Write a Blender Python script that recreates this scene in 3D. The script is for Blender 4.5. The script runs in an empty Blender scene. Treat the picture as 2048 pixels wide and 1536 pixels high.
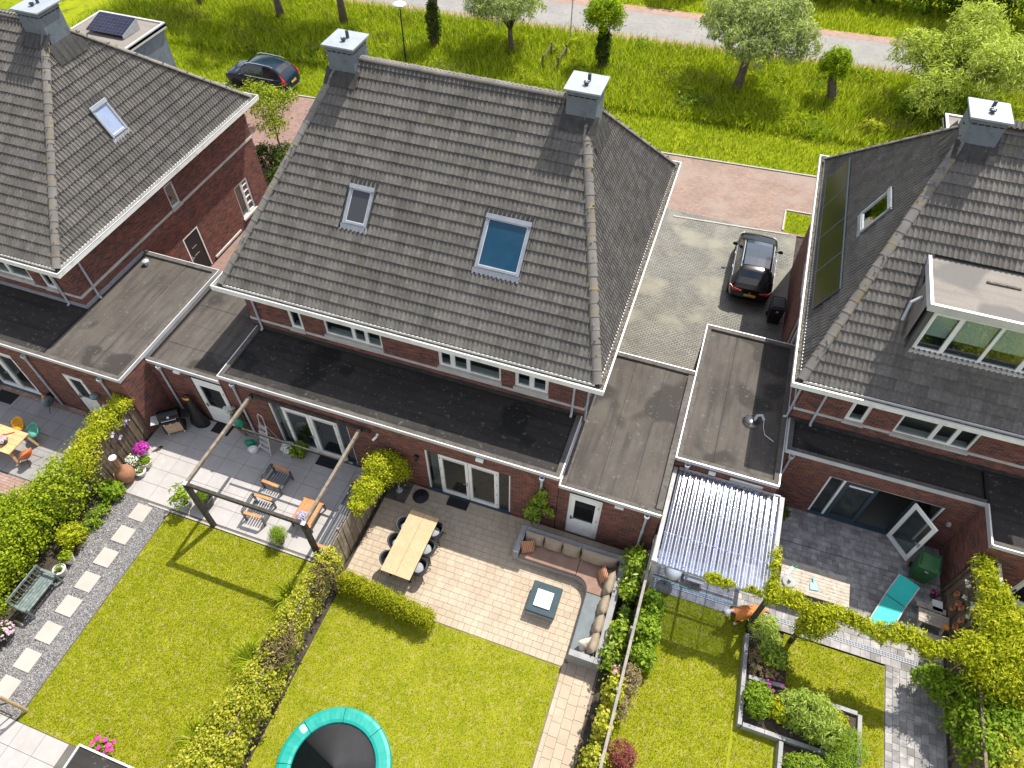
import bpy, math, random
import numpy as np
from mathutils import Vector, Matrix

R_ = math.radians
rnd = random.Random(11)
npr = np.random.RandomState(5)
scene = bpy.context.scene
col = scene.collection

# ------------------------------------------------------------------ camera, sky, sun, exposure
cam_d = bpy.data.cameras.new("drone_camera")
cam_d.sensor_width = 36.0
cam_d.lens = 24.583
cam_d.clip_start = 0.1
cam_d.clip_end = 2000
cam = bpy.data.objects.new("drone_camera", cam_d)
col.objects.link(cam)
_r = Vector((0.94443522, 0.32861095, 0.00754743))
_u = Vector((-0.26015847, 0.73327307, 0.62819437))
_f = Vector((-0.20089722, 0.59525242, -0.77801984))
M3 = Matrix((_r, _u, -_f)).transposed()
cam.matrix_world = Matrix.Translation((0, 0, 22)) @ M3.to_4x4()
scene.camera = cam
CAM = np.array([0, 0, 22.0])

SUN_TO = Vector((0.60, 1.74, 2.87)).normalized()
world = bpy.data.worlds.new("World")
scene.world = world
world.use_nodes = True
wn = world.node_tree
wn.nodes.clear()
wo = wn.nodes.new("ShaderNodeOutputWorld")
wb = wn.nodes.new("ShaderNodeBackground")
ws = wn.nodes.new("ShaderNodeTexSky")
ws.sky_type = 'NISHITA'
ws.sun_disc = False
ws.sun_elevation = math.asin(SUN_TO.z)
ws.sun_rotation = math.atan2(SUN_TO.x, SUN_TO.y)
ws.air_density = 1.0
ws.dust_density = 1.6
ws.ozone_density = 1.0
wb.inputs['Strength'].default_value = 0.15
# fair weather cloud over the whole sky
wt = wn.nodes.new("ShaderNodeTexCoord"); wz = wn.nodes.new("ShaderNodeTexNoise"); wz.inputs['Scale'].default_value = 2.6; wz.inputs['Detail'].default_value = 6; wz.inputs['Roughness'].default_value = .55
wr = wn.nodes.new("ShaderNodeMapRange"); wr.inputs['From Min'].default_value = .40; wr.inputs['From Max'].default_value = .60
wm = wn.nodes.new("ShaderNodeMix"); wm.data_type = 'RGBA'; wm.inputs[7].default_value = (5.2, 4.95, 4.7, 1)
wsep = wn.nodes.new("ShaderNodeSeparateXYZ"); wn.links.new(wt.outputs['Generated'], wsep.inputs[0])
wh = wn.nodes.new("ShaderNodeMapRange"); wh.inputs['From Min'].default_value = .55; wh.inputs['From Max'].default_value = .95; wh.inputs['To Min'].default_value = 1.0; wh.inputs['To Max'].default_value = .35; wn.links.new(wsep.outputs[2], wh.inputs['Value'])
wmul = wn.nodes.new("ShaderNodeMath"); wmul.operation = 'MULTIPLY'
wn.links.new(wt.outputs['Generated'], wz.inputs['Vector']); wn.links.new(wz.outputs[0], wr.inputs['Value']); wn.links.new(wr.outputs[0], wmul.inputs[0]); wn.links.new(wh.outputs[0], wmul.inputs[1]); wn.links.new(wmul.outputs[0], wm.inputs[0]); wn.links.new(ws.outputs[0], wm.inputs[6])
wn.links.new(wm.outputs[2], wb.inputs[0])
wn.links.new(wb.outputs[0], wo.inputs[0])

sun_d = bpy.data.lights.new("sun", 'SUN')
sun_d.energy = 4.1
sun_d.angle = R_(0.55)
sun_d.color = (1.0, 0.955, 0.88)
sun = bpy.data.objects.new("sun", sun_d)
col.objects.link(sun)
sun.rotation_euler = (-SUN_TO).to_track_quat('-Z', 'Y').to_euler()
sun.location = (20, 40, 60)

scene.view_settings.view_transform = 'Standard'
scene.view_settings.look = 'None'
scene.view_settings.gamma = 1.0
scene.view_settings.use_curve_mapping = False
scene.view_settings.exposure = 0.84
scene.render.engine = 'CYCLES'
scene.cycles.max_bounces = 6
scene.cycles.diffuse_bounces = 3
scene.cycles.glossy_bounces = 3
scene.cycles.transparent_max_bounces = 12
scene.cycles.transmission_bounces = 3
scene.cycles.caustics_reflective = False
scene.cycles.caustics_refractive = False

# ------------------------------------------------------------------ mesh builder
class MB:
    def __init__(s):
        s.v = []; s.f = []; s.m = []
    def add(s, verts, faces, m=0):
        o = len(s.v)
        s.v.extend([tuple(p) for p in verts])
        for f in faces:
            s.f.append(tuple(i + o for i in f)); s.m.append(m)
        return s
    def box(s, x0, x1, y0, y1, z0, z1, m=0):
        v = [(x0, y0, z0), (x1, y0, z0), (x1, y1, z0), (x0, y1, z0), (x0, y0, z1), (x1, y0, z1), (x1, y1, z1), (x0, y1, z1)]
        return s.add(v, [(0, 3, 2, 1), (4, 5, 6, 7), (0, 1, 5, 4), (1, 2, 6, 5), (2, 3, 7, 6), (3, 0, 4, 7)], m)
    def tbox(s, T, x0, x1, y0, y1, z0, z1, m=0):
        v = [T @ Vector(p) for p in ((x0, y0, z0), (x1, y0, z0), (x1, y1, z0), (x0, y1, z0), (x0, y0, z1), (x1, y0, z1), (x1, y1, z1), (x0, y1, z1))]
        return s.add(v, [(0, 3, 2, 1), (4, 5, 6, 7), (0, 1, 5, 4), (1, 2, 6, 5), (2, 3, 7, 6), (3, 0, 4, 7)], m)
    def bar(s, p0, p1, w, h, m=0, up=(0, 0, 1)):
        p0 = Vector(p0); p1 = Vector(p1); d = (p1 - p0); L = d.length; d.normalize()
        up = Vector(up)
        if abs(d.dot(up)) > .98: up = Vector((1, 0, 0))
        sx = d.cross(up).normalized(); sz = sx.cross(d)
        T = Matrix((( d.x, sx.x, sz.x, p0.x), (d.y, sx.y, sz.y, p0.y), (d.z, sx.z, sz.z, p0.z), (0, 0, 0, 1)))
        # orientation fix: sx = d x up gives a left-handed frame with (d, sx, sz)
        return s.tbox(T, 0, L, w / 2, -w / 2, -h / 2, h / 2, m)
    def tube(s, pts, rs, n=8, m=0, cap=True):
        pts = [Vector(p) for p in pts]
        if not hasattr(rs, '__len__'): rs = [rs] * len(pts)
        o = len(s.v); prev = None
        for i, p in enumerate(pts):
            d = (pts[min(i + 1, len(pts) - 1)] - pts[max(i - 1, 0)]).normalized()
            if prev is None:
                a = d.cross(Vector((0, 0, 1)))
                if a.length < .05: a = d.cross(Vector((1, 0, 0)))
            else:
                a = prev - d * prev.dot(d)
                if a.length < 1e-4: a = d.orthogonal()
            a.normalize(); prev = a; b = d.cross(a)
            for k in range(n):
                t = 2 * math.pi * k / n
                s.v.append(tuple(p + (a * math.cos(t) + b * math.sin(t)) * rs[i]))
        for i in range(len(pts) - 1):
            for k in range(n):
                k2 = (k + 1) % n
                s.f.append((o + i * n + k, o + i * n + k2, o + (i + 1) * n + k2, o + (i + 1) * n + k)); s.m.append(m)
        if cap:
            s.f.append(tuple(o + k for k in reversed(range(n)))); s.m.append(m)
            e = o + (len(pts) - 1) * n
            s.f.append(tuple(e + k for k in range(n))); s.m.append(m)
        return s
    def lathe(s, c, prof, n=16, m=0, T=None):
        c = Vector(c); o = len(s.v)
        for r, z in prof:
            for k in range(n):
                t = 2 * math.pi * k / n
                p = Vector((r * math.cos(t), r * math.sin(t), z))
                s.v.append(tuple((T @ p if T else p) + c))
        for i in range(len(prof) - 1):
            for k in range(n):
                k2 = (k + 1) % n
                s.f.append((o + i * n + k, o + i * n + k2, o + (i + 1) * n + k2, o + (i + 1) * n + k)); s.m.append(m)
        if prof[0][0] > 1e-4:
            s.f.append(tuple(o + k for k in reversed(range(n)))); s.m.append(m)
        if prof[-1][0] > 1e-4:
            e = o + (len(prof) - 1) * n
            s.f.append(tuple(e + k for k in range(n))); s.m.append(m)
        return s
    def prism(s, poly, z0, z1, m=0):
        n = len(poly)
        v = [(x, y, z0) for x, y in poly] + [(x, y, z1) for x, y in poly]
        f = [tuple(reversed(range(n))), tuple(range(n, 2 * n))] + [(i, (i + 1) % n, n + (i + 1) % n, n + i) for i in range(n)]
        return s.add(v, f, m)
    def quad(s, a, b, c, d, m=0):
        return s.add([a, b, c, d], [(0, 1, 2, 3)], m)
    def ball(s, c, rx, ry, rz, n=12, k=8, m=0, T=None):
        prof = []
        o = len(s.v); c = Vector(c)
        for i in range(k + 1):
            a = -math.pi / 2 + math.pi * i / k
            for j in range(n):
                t = 2 * math.pi * j / n
                p = Vector((rx * math.cos(a) * math.cos(t), ry * math.cos(a) * math.sin(t), rz * math.sin(a)))
                s.v.append(tuple((T @ p if T else p) + c))
        for i in range(k):
            for j in range(n):
                j2 = (j + 1) % n
                s.f.append((o + i * n + j, o + i * n + j2, o + (i + 1) * n + j2, o + (i + 1) * n + j)); s.m.append(m)
        return s
    def mesh(s, name, mats, smooth=False):
        me = bpy.data.meshes.new(name)
        me.from_pydata(s.v, [], s.f)
        mats = mats if isinstance(mats, (list, tuple)) else [mats]
        for mt in mats: me.materials.append(mt)
        if len(mats) > 1: me.polygons.foreach_set('material_index', s.m)
        if smooth: me.polygons.foreach_set('use_smooth', [True] * len(me.polygons))
        box_uv(me)
        me.update()
        return me

def box_uv(me):
    n = len(me.loops)
    if n == 0: return
    co = np.empty(len(me.vertices) * 3); me.vertices.foreach_get('co', co); co = co.reshape(-1, 3)
    vi = np.empty(n, int); me.loops.foreach_get('vertex_index', vi)
    pn = np.empty(len(me.polygons) * 3); me.polygons.foreach_get('normal', pn); pn = np.abs(pn.reshape(-1, 3))
    tot = np.empty(len(me.polygons), int); me.polygons.foreach_get('loop_total', tot)
    ln = np.repeat(pn, tot, axis=0); p = co[vi]
    uv = np.where((ln[:, 2] > .7)[:, None], p[:, :2], np.where((ln[:, 0] > ln[:, 1])[:, None], p[:, 1:3], p[:, [0, 2]]))
    lay = me.uv_layers.new(name="UVMap")
    lay.data.foreach_set('uv', uv.astype(np.float32).ravel())

def link(name, me, parent=None, pinv=None, T=None, kind=None):
    o = bpy.data.objects.new(name, me)
    col.objects.link(o)
    if parent is not None:
        o.parent = parent
        if pinv is not None: o.matrix_parent_inverse = pinv
    if T is not None: o.matrix_local = T if pinv is None else T
    if kind: o['kind'] = kind
    return o

def thing(name, label, cat, loc=(0, 0, 0), rz=0.0, group=None):
    o = bpy.data.objects.new(name, None)
    o.empty_display_size = .1
    col.objects.link(o)
    o.location = loc; o.rotation_euler = (0, 0, rz)
    o['label'] = label; o['category'] = cat
    if group: o['group'] = group
    o['_inv'] = [c for row in (Matrix.Translation(loc) @ Matrix.Rotation(rz, 4, 'Z')).inverted() for c in row]
    return o

def inv(root):
    a = list(root['_inv']); return Matrix((a[0:4], a[4:8], a[8:12], a[12:16]))

def part(name, mb, mat, root, smooth=False, wld=True, bevel=0, kind=None, parent=None):
    """a part of root; wld: its mesh is given in world coordinates (else in root's own)"""
    me = mb if isinstance(mb, bpy.types.Mesh) else mb.mesh(name, mat, smooth)
    if wld and parent is None: me.transform(inv(root))
    elif wld: me.transform(inv(root))
    o = link(name, me, parent or root)
    if bevel:
        b = o.modifiers.new("bevel", 'BEVEL'); b.width = bevel; b.segments = 2; b.limit_method = 'ANGLE'; b.angle_limit = R_(40)
    if kind: o['kind'] = kind
    return o

def tag(o, label, cat, group=None):
    o['label'] = label; o['category'] = cat
    if group: o['group'] = group
    return o

def single(name, mb, mat, label, cat, loc=(0, 0, 0), group=None, smooth=False, bevel=0, wld=True):
    me = mb.mesh(name, mat, smooth)
    if wld: me.transform(Matrix.Translation(loc).inverted())
    o = link(name, me); o.location = loc
    if bevel:
        b = o.modifiers.new("bevel", 'BEVEL'); b.width = bevel; b.segments = 2; b.limit_method = 'ANGLE'; b.angle_limit = R_(40)
    return tag(o, label, cat, group)

def struct(name, mb, mat, kind='structure'):
    o = link(name, mb.mesh(name, mat)); o['kind'] = kind
    return o

KIDS = {}
def dup(root, loc, rz, label=None, kids=None):
    r = root.copy(); col.objects.link(r); r.location = loc; r.rotation_euler = (0, 0, rz)
    if label: r['label'] = label
    def rec(src, dst):
        for ch in [c for c in col.objects if c.parent == src]:
            c = ch.copy(); col.objects.link(c); c.parent = dst
            rec(ch, c)
    rec(root, r)
    return r

# ------------------------------------------------------------------ materials
def nt(name):
    m = bpy.data.materials.new(name); m.use_nodes = True
    t = m.node_tree; t.nodes.clear()
    out = t.nodes.new('ShaderNodeOutputMaterial')
    def N(ty, **kw):
        n = t.nodes.new(ty)
        for k, v in kw.items():
            if k.startswith('_'): setattr(n, k[1:], v)
            else: n.inputs[k.replace('__', ' ')].default_value = v
        return n
    def L(a, b): t.links.new(a, b)
    return m, N, L, out

def c4(c): return (c[0], c[1], c[2], 1.0)

def noise_fac(N, L, vec, scale, detail=4, lo=.35, hi=.65, rough=.55):
    n = N('ShaderNodeTexNoise', Scale=scale, Detail=detail, Roughness=rough); L(vec, n.inputs['Vector'])
    mr = N('ShaderNodeMapRange'); mr.inputs['From Min'].default_value = lo; mr.inputs['From Max'].default_value = hi
    L(n.outputs[0], mr.inputs['Value'])
    return mr.outputs[0]

def mixc(N, L, fac, a, b, mode='MIX'):
    n = N('ShaderNodeMix', _data_type='RGBA', _blend_type=mode)
    if hasattr(fac, 'node'): L(fac, n.inputs[0])
    else: n.inputs[0].default_value = fac
    for i, x in ((6, a), (7, b)):
        if hasattr(x, 'node'): L(x, n.inputs[i])
        else: n.inputs[i].default_value = c4(x)
    return n.outputs[2]

def pbr(name, c1, c2=None, scale=2.0, rough=.6, metal=0.0, spec=.4, c3=None, s3=14.0, bump=0.0, bscale=60.0, rand=0.0, coat=0.0, lo=.35, hi=.65, island=0.0):
    """mixed noise colours in world space, optional per-object / per-island brightness variation"""
    m, N, L, out = nt(name)
    b = N('ShaderNodeBsdfPrincipled', Roughness=rough, Metallic=metal)
    b.inputs['Specular IOR Level'].default_value = spec
    b.inputs['Coat Weight'].default_value = coat
    b.inputs['Coat Roughness'].default_value = .05
    g = N('ShaderNodeNewGeometry')
    colr = None
    if c2 is not None:
        f = noise_fac(N, L, g.outputs['Position'], scale, lo=lo, hi=hi)
        colr = mixc(N, L, f, c1, c2)
    if c3 is not None:
        f3 = noise_fac(N, L, g.outputs['Position'], s3, detail=3, lo=.5, hi=.72)
        colr = mixc(N, L, f3, colr if colr is not None else c1, c3)
    for amt, src in ((rand, 'obj'), (island, 'isl')):
        if amt:
            sock = N('ShaderNodeObjectInfo').outputs['Random'] if src == 'obj' else g.outputs['Random Per Island']
            mr = N('ShaderNodeMapRange'); mr.inputs['To Min'].default_value = 1 - amt; mr.inputs['To Max'].default_value = 1 + amt
            L(sock, mr.inputs['Value'])
            cmb = N('ShaderNodeCombineColor')
            for i in range(3): L(mr.outputs[0], cmb.inputs[i])
            colr = mixc(N, L, 1.0, colr if colr is not None else c1, cmb.outputs[0], 'MULTIPLY')
    if colr is None: b.inputs['Base Color'].default_value = c4(c1)
    else: L(colr, b.inputs['Base Color'])
    if bump:
        n = N('ShaderNodeTexNoise', Scale=bscale, Detail=3); L(g.outputs['Position'], n.inputs['Vector'])
        bp = N('ShaderNodeBump', Strength=bump, Distance=.02); L(n.outputs[0], bp.inputs['Height']); L(bp.outputs[0], b.inputs['Normal'])
    L(b.outputs[0], out.inputs[0])
    return m

def brick_mat(name, bw, bh, cols, mortar, msize=.008, bump=.5, offset=.5, rough=.85, rot=0.0, stain=None, rotz=None):
    m, N, L, out = nt(name)
    uv = N('ShaderNodeUVMap')
    vec = uv.outputs[0]
    if rot:
        mp = N('ShaderNodeMapping'); mp.inputs['Rotation'].default_value = (0, 0, rot); L(vec, mp.inputs['Vector']); vec = mp.outputs[0]
    br = N('ShaderNodeTexBrick', Scale=1.0); br.offset = offset
    br.inputs['Mortar Size'].default_value = msize
    br.inputs['Mortar Smooth'].default_value = .2
    br.inputs['Bias'].default_value = 0.0
    br.inputs['Brick Width'].default_value = bw
    br.inputs['Row Height'].default_value = bh
    br.inputs['Color1'].default_value = (0, 0, 0, 1); br.inputs['Color2'].default_value = (1, 1, 1, 1)
    br.inputs['Mortar'].default_value = (.5, .5, .5, 1)
    L(vec, br.inputs['Vector'])
    rp = N('ShaderNodeValToRGB'); rp.color_ramp.interpolation = 'LINEAR'
    el = rp.color_ramp.elements
    while len(el) < len(cols): el.new(.5)
    for i, c in enumerate(cols):
        el[i].position = i / (len(cols) - 1); el[i].color = c4(c)
    L(br.outputs['Color'], rp.inputs[0])
    g = N('ShaderNodeNewGeometry')
    f = noise_fac(N, L, g.outputs['Position'], .9, lo=.3, hi=.7)
    cc = mixc(N, L, f, rp.outputs[0], (.75, .75, .75), 'MULTIPLY')
    f2 = noise_fac(N, L, g.outputs['Position'], 38, detail=2, lo=.35, hi=.75)
    cc = mixc(N, L, f2, cc, (.7, .7, .7), 'MULTIPLY')
    cm = mixc(N, L, br.outputs['Fac'], cc, mortar)
    if stain:
        f3 = noise_fac(N, L, g.outputs['Position'], .55, lo=.5, hi=.66)
        cm = mixc(N, L, f3, cm, stain)
    b = N('ShaderNodeBsdfPrincipled', Roughness=rough); b.inputs['Specular IOR Level'].default_value = .25
    L(cm, b.inputs['Base Color'])
    iv = N('ShaderNodeMath', _operation='SUBTRACT'); iv.inputs[0].default_value = 1.0; L(br.outputs['Fac'], iv.inputs[1])
    bp = N('ShaderNodeBump', Strength=bump, Distance=.01); L(iv.outputs[0], bp.inputs['Height']); L(bp.outputs[0], b.inputs['Normal'])
    L(b.outputs[0], out.inputs[0])
    return m

def leaf_mat(name, cols, trans=.42, rough=.55, spec=.12):
    m, N, L, out = nt(name)
    g = N('ShaderNodeNewGeometry')
    rp = N('ShaderNodeValToRGB'); el = rp.color_ramp.elements
    while len(el) < len(cols): el.new(.5)
    for i, c in enumerate(cols):
        el[i].position = i / (len(cols) - 1); el[i].color = c4(c)
    L(g.outputs['Random Per Island'], rp.inputs[0])
    f = noise_fac(N, L, g.outputs['Position'], 2.2, lo=.3, hi=.7)
    cc = mixc(N, L, f, rp.outputs[0], (.82, .88, .8), 'MULTIPLY')
    b = N('ShaderNodeBsdfPrincipled', Roughness=rough); b.inputs['Specular IOR Level'].default_value = spec
    L(cc, b.inputs['Base Color'])
    tr = N('ShaderNodeBsdfTranslucent')
    ct = mixc(N, L, 1.0, cc, (1.25, 1.3, .7), 'MULTIPLY'); L(ct, tr.inputs['Color'])
    mx = N('ShaderNodeMixShader', Fac=trans); L(b.outputs[0], mx.inputs[1]); L(tr.outputs[0], mx.inputs[2])
    L(mx.outputs[0], out.inputs[0])
    return m

def schlick(N, L, add):
    """reflectance of a thin pane, the same from both of its sides"""
    g = N('ShaderNodeNewGeometry'); d = N('ShaderNodeVectorMath', _operation='DOT_PRODUCT'); L(g.outputs['Normal'], d.inputs[0]); L(g.outputs['Incoming'], d.inputs[1])
    a = N('ShaderNodeMath', _operation='ABSOLUTE'); L(d.outputs['Value'], a.inputs[0])
    s = N('ShaderNodeMath', _operation='SUBTRACT'); s.inputs[0].default_value = 1.0; L(a.outputs[0], s.inputs[1])
    p = N('ShaderNodeMath', _operation='POWER'); p.inputs[1].default_value = 5.0; L(s.outputs[0], p.inputs[0])
    m = N('ShaderNodeMath', _operation='MULTIPLY_ADD'); m.use_clamp = True; m.inputs[1].default_value = .9; m.inputs[2].default_value = .04 + add; L(p.outputs[0], m.inputs[0])
    return m

def glass_mat(name, tint=(.8, .86, .86), gl=.05, rough=.02, refl=(1, 1, 1)):
    m, N, L, out = nt(name)
    t = N('ShaderNodeBsdfTransparent', Color=c4(tint)); gs = N('ShaderNodeBsdfGlossy', Roughness=rough, Color=c4(refl))
    ad = schlick(N, L, gl)
    mx = N('ShaderNodeMixShader'); L(ad.outputs[0], mx.inputs[0]); L(t.outputs[0], mx.inputs[1]); L(gs.outputs[0], mx.inputs[2])
    L(mx.outputs[0], out.inputs[0])
    return m

M = {}
M['brick'] = brick_mat('dark_red_brick', .216, .0625, [(.055, .033, .036), (.20, .056, .038), (.28, .082, .052), (.085, .042, .042), (.33, .115, .07)], (.17, .14, .125), msize=.007, bump=.5)
def tile_mat():
    m, N, L, out = nt('weathered_roof_tile')
    g = N('ShaderNodeNewGeometry'); P = g.outputs['Position']
    c = mixc(N, L, noise_fac(N, L, P, .8, lo=.3, hi=.7), (.112, .104, .094), (.140, .130, .117))
    c = mixc(N, L, noise_fac(N, L, P, 9, detail=3, lo=.5, hi=.72), c, (.175, .165, .148))
    mp = N('ShaderNodeMapping'); mp.inputs['Scale'].default_value = (3.5, .5, .5); L(P, mp.inputs['Vector'])
    c = mixc(N, L, noise_fac(N, L, mp.outputs[0], 1.1, detail=4, lo=.52, hi=.78), c, (.095, .090, .080))
    c = mixc(N, L, noise_fac(N, L, P, 24, detail=2, lo=.70, hi=.76), c, (.27, .26, .21))
    c = mixc(N, L, noise_fac(N, L, P, 1.7, detail=5, lo=.62, hi=.80), c, (.13, .125, .075))
    for sock in (N('ShaderNodeObjectInfo').outputs['Random'], g.outputs['Random Per Island']):
        mr = N('ShaderNodeMapRange'); mr.inputs['To Min'].default_value = .84; mr.inputs['To Max'].default_value = 1.16; L(sock, mr.inputs['Value'])
        cb = N('ShaderNodeCombineColor'); [L(mr.outputs[0], cb.inputs[i]) for i in range(3)]
        c = mixc(N, L, 1.0, c, cb.outputs[0], 'MULTIPLY')
    b = N('ShaderNodeBsdfPrincipled', Roughness=.85); b.inputs['Specular IOR Level'].default_value = .15; L(c, b.inputs['Base Color'])
    n = N('ShaderNodeTexNoise', Scale=90, Detail=3); L(P, n.inputs['Vector']); bp = N('ShaderNodeBump', Strength=.3, Distance=.02); L(n.outputs[0], bp.inputs['Height']); L(bp.outputs[0], b.inputs['Normal'])
    L(b.outputs[0], out.inputs[0]); return m
M['tile'] = tile_mat()
M['tile_ridge'] = pbr('ridge_tile', (.135, .126, .115), (.18, .168, .155), scale=1.6, rough=.75, c3=(.22, .175, .08), s3=4.5, rand=.1, bump=.2, bscale=70)
M['deck'] = pbr('roof_underlay', (.02, .02, .02), rough=.9)
M['lead'] = pbr('lead_flashing', (.022, .022, .021), (.045, .042, .035), scale=4, rough=.6, bump=.3, bscale=12)
M['zinc'] = pbr('zinc_flashing', (.30, .32, .34), (.38, .39, .40), scale=5, rough=.45, metal=.3)
M['white'] = pbr('white_painted_wood', (.76, .76, .73), (.83, .83, .80), scale=3, rough=.4, spec=.5)
M['fascia'] = pbr('fascia_white', (.74, .74, .70), (.82, .82, .78), scale=1.2, rough=.45, c3=(.62, .61, .55), s3=3)
M['concrete'] = pbr('concrete_band', (.42, .40, .36), (.52, .50, .46), scale=3, rough=.8, bump=.15)
M['chimney'] = pbr('chimney_cladding', (.13, .155, .18), (.16, .185, .21), scale=2, rough=.55, c3=(.10, .12, .14), s3=5)
M['chimcap'] = pbr('chimney_cap_metal', (.26, .29, .31), (.31, .34, .36), scale=3, rough=.5, metal=.1)
M['pipe'] = pbr('grey_pvc_pipe', (.36, .38, .41), (.44, .46, .49), scale=3, rough=.5)
M['alu'] = pbr('aluminium_trim', (.52, .52, .52), (.62, .62, .62), scale=2, rough=.4, metal=.25)
M['debris'] = pbr('gutter_debris', (.03, .026, .02), (.055, .045, .03), scale=20, rough=1, c3=(.45, .42, .36), s3=45)
M['glass'] = glass_mat('window_glass')
M['darkglass'] = pbr('dark_glass', (.008, .009, .01), rough=.06, spec=.6)
M['blueglass'] = pbr('roof_window_glass', (.006, .045, .085), (.008, .055, .10), scale=3, rough=.06, spec=.5)  # blue of the reflected sky put into the pane's base colour
M['greyglass'] = pbr('screened_roof_glass', (.045, .045, .05), rough=.25, spec=.5)
M['skyglass'] = pbr('pale_blind_glass', (.23, .29, .42), (.27, .33, .46), scale=2, rough=.12, spec=.5)
M['greenglass'] = glass_mat('clear_roof_glass', (.55, .62, .58), gl=.25)
M['skyframe'] = pbr('roof_window_frame', (.24, .26, .29), (.30, .32, .35), scale=4, rough=.45, metal=.3)
M['blind'] = pbr('pale_roller_blind', (.55, .62, .55), rough=.8)
M['interior'] = pbr('room_interior', (.22, .19, .16), rough=.9)
M['oak'] = pbr('oak_floor', (.26, .16, .09), (.33, .21, .12), scale=6, rough=.5)
M['darkfloor'] = pbr('dark_floor', (.09, .09, .085), rough=.5)
M['curtain'] = pbr('grey_curtain', (.35, .34, .32), rough=.9)
M['doorblack'] = pbr('black_door', (.012, .014, .016), rough=.35)
M['bluegrey'] = pbr('dark_blue_grey_paint', (.035, .055, .075), rough=.4)
M['steel'] = pbr('steel', (.55, .55, .55), rough=.3, metal=.9)
M['black'] = pbr('black_plastic', (.012, .012, .013), (.018, .018, .018), scale=6, rough=.5)
M['rubber'] = pbr('black_rubber_mat', (.010, .010, .011), (.02, .02, .02), scale=30, rough=.85, bump=.4, bscale=120)

def bitumen(name, a, b, streak, puddle, px=.55):
    m, N, L, out = nt(name)
    g = N('ShaderNodeNewGeometry')
    f1 = noise_fac(N, L, g.outputs['Position'], .8, lo=.3, hi=.7)
    cc = mixc(N, L, f1, a, b)
    mp = N('ShaderNodeMapping'); mp.inputs['Scale'].default_value = (.35, 3.2, 1) if px > 0 else (3.2, .35, 1); L(g.outputs['Position'], mp.inputs['Vector'])
    f2 = noise_fac(N, L, mp.outputs[0], 1.3, lo=.45, hi=.75)
    cc = mixc(N, L, f2, cc, streak)
    f3 = noise_fac(N, L, g.outputs['Position'], .42, detail=2, lo=.56, hi=.60)
    cc = mixc(N, L, f3, cc, puddle)
    f4 = noise_fac(N, L, g.outputs['Position'], 60, detail=2, lo=.3, hi=.7)
    cc = mixc(N, L, f4, cc, (.75, .75, .75), 'MULTIPLY')
    f5 = noise_fac(N, L, g.outputs['Position'], 7, detail=6, lo=.60, hi=.80)
    cc = mixc(N, L, f5, cc, (.15, .133, .11))
    rr = N('ShaderNodeMapRange'); rr.inputs['To Min'].default_value = .9; rr.inputs['To Max'].default_value = .8; L(f3, rr.inputs['Value'])
    bs = N('ShaderNodeBsdfPrincipled'); bs.inputs['Specular IOR Level'].default_value = .3
    L(cc, bs.inputs['Base Color']); L(rr.outputs[0], bs.inputs['Roughness'])
    n = N('ShaderNodeTexNoise', Scale=90, Detail=2); L(g.outputs['Position'], n.inputs['Vector'])
    bp = N('ShaderNodeBump', Strength=.3, Distance=.01); L(n.outputs[0], bp.inputs['Height']); L(bp.outputs[0], bs.inputs['Normal'])
    L(bs.outputs[0], out.inputs[0])
    return m
M['bitum'] = bitumen('weathered_roofing_felt', (.078, .068, .058), (.112, .099, .083), (.05, .044, .039), (.04, .035, .03), px=0)
M['bitumd'] = bitumen('dark_roofing_felt', (.028, .026, .024), (.042, .038, .034), (.02, .019, .018), (.012, .012, .011))
M['bitumk'] = pbr('felt_upstand', (.075, .067, .058), (.11, .098, .085), scale=2.5, rough=.85, c3=(.05, .045, .04), s3=6)

# ------------------------------------------------------------------ building helpers
def holes_wall(mb, O, U, Nn, W, H, holes, depth=.12, m=0):
    """wall rectangle from O along U (width W) and up (height H), facing Nn, with rectangular openings (u0,u1,z0,z1) and their reveals"""
    O = Vector(O); U = Vector(U); Nn = Vector(Nn); Zv = Vector((0, 0, 1))
    us = sorted({0, W, *[h[0] for h in holes], *[h[1] for h in holes]}); zs = sorted({0, H, *[h[2] for h in holes], *[h[3] for h in holes]})
    us = [u for u in us if 0 <= u <= W]; zs = [z for z in zs if 0 <= z <= H]
    P = lambda u, z, d=0: O + U * u + Zv * z - Nn * d
    flip = U.cross(Zv).dot(Nn) < 0
    def q(a, b, c, d):
        mb.quad(a, d, c, b, m) if flip else mb.quad(a, b, c, d, m)
    for i in range(len(us) - 1):
        for j in range(len(zs) - 1):
            uc = (us[i] + us[i + 1]) / 2; zc = (zs[j] + zs[j + 1]) / 2
            if any(h[0] < uc < h[1] and h[2] < zc < h[3] for h in holes): continue
            q(P(us[i], zs[j]), P(us[i + 1], zs[j]), P(us[i + 1], zs[j + 1]), P(us[i], zs[j + 1]))
    for u0, u1, z0, z1 in holes:
        q(P(u0, z0), P(u0, z0, depth), P(u0, z1, depth), P(u0, z1))
        q(P(u1, z0, depth), P(u1, z0), P(u1, z1), P(u1, z1, depth))
        q(P(u0, z1), P(u0, z1, depth), P(u1, z1, depth), P(u1, z1))
        q(P(u0, z0, depth), P(u0, z0), P(u1, z0), P(u1, z0, depth))

def frameT(O, U, Nn):
    O = Vector(O); U = Vector(U); Nn = Vector(Nn)
    # local x along the wall, local y INTO the wall, local z up
    I = -Nn
    return Matrix(((U.x, I.x, 0, O.x), (U.y, I.y, 0, O.y), (U.z, I.z, 1, O.z), (0, 0, 0, 1)))

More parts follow.
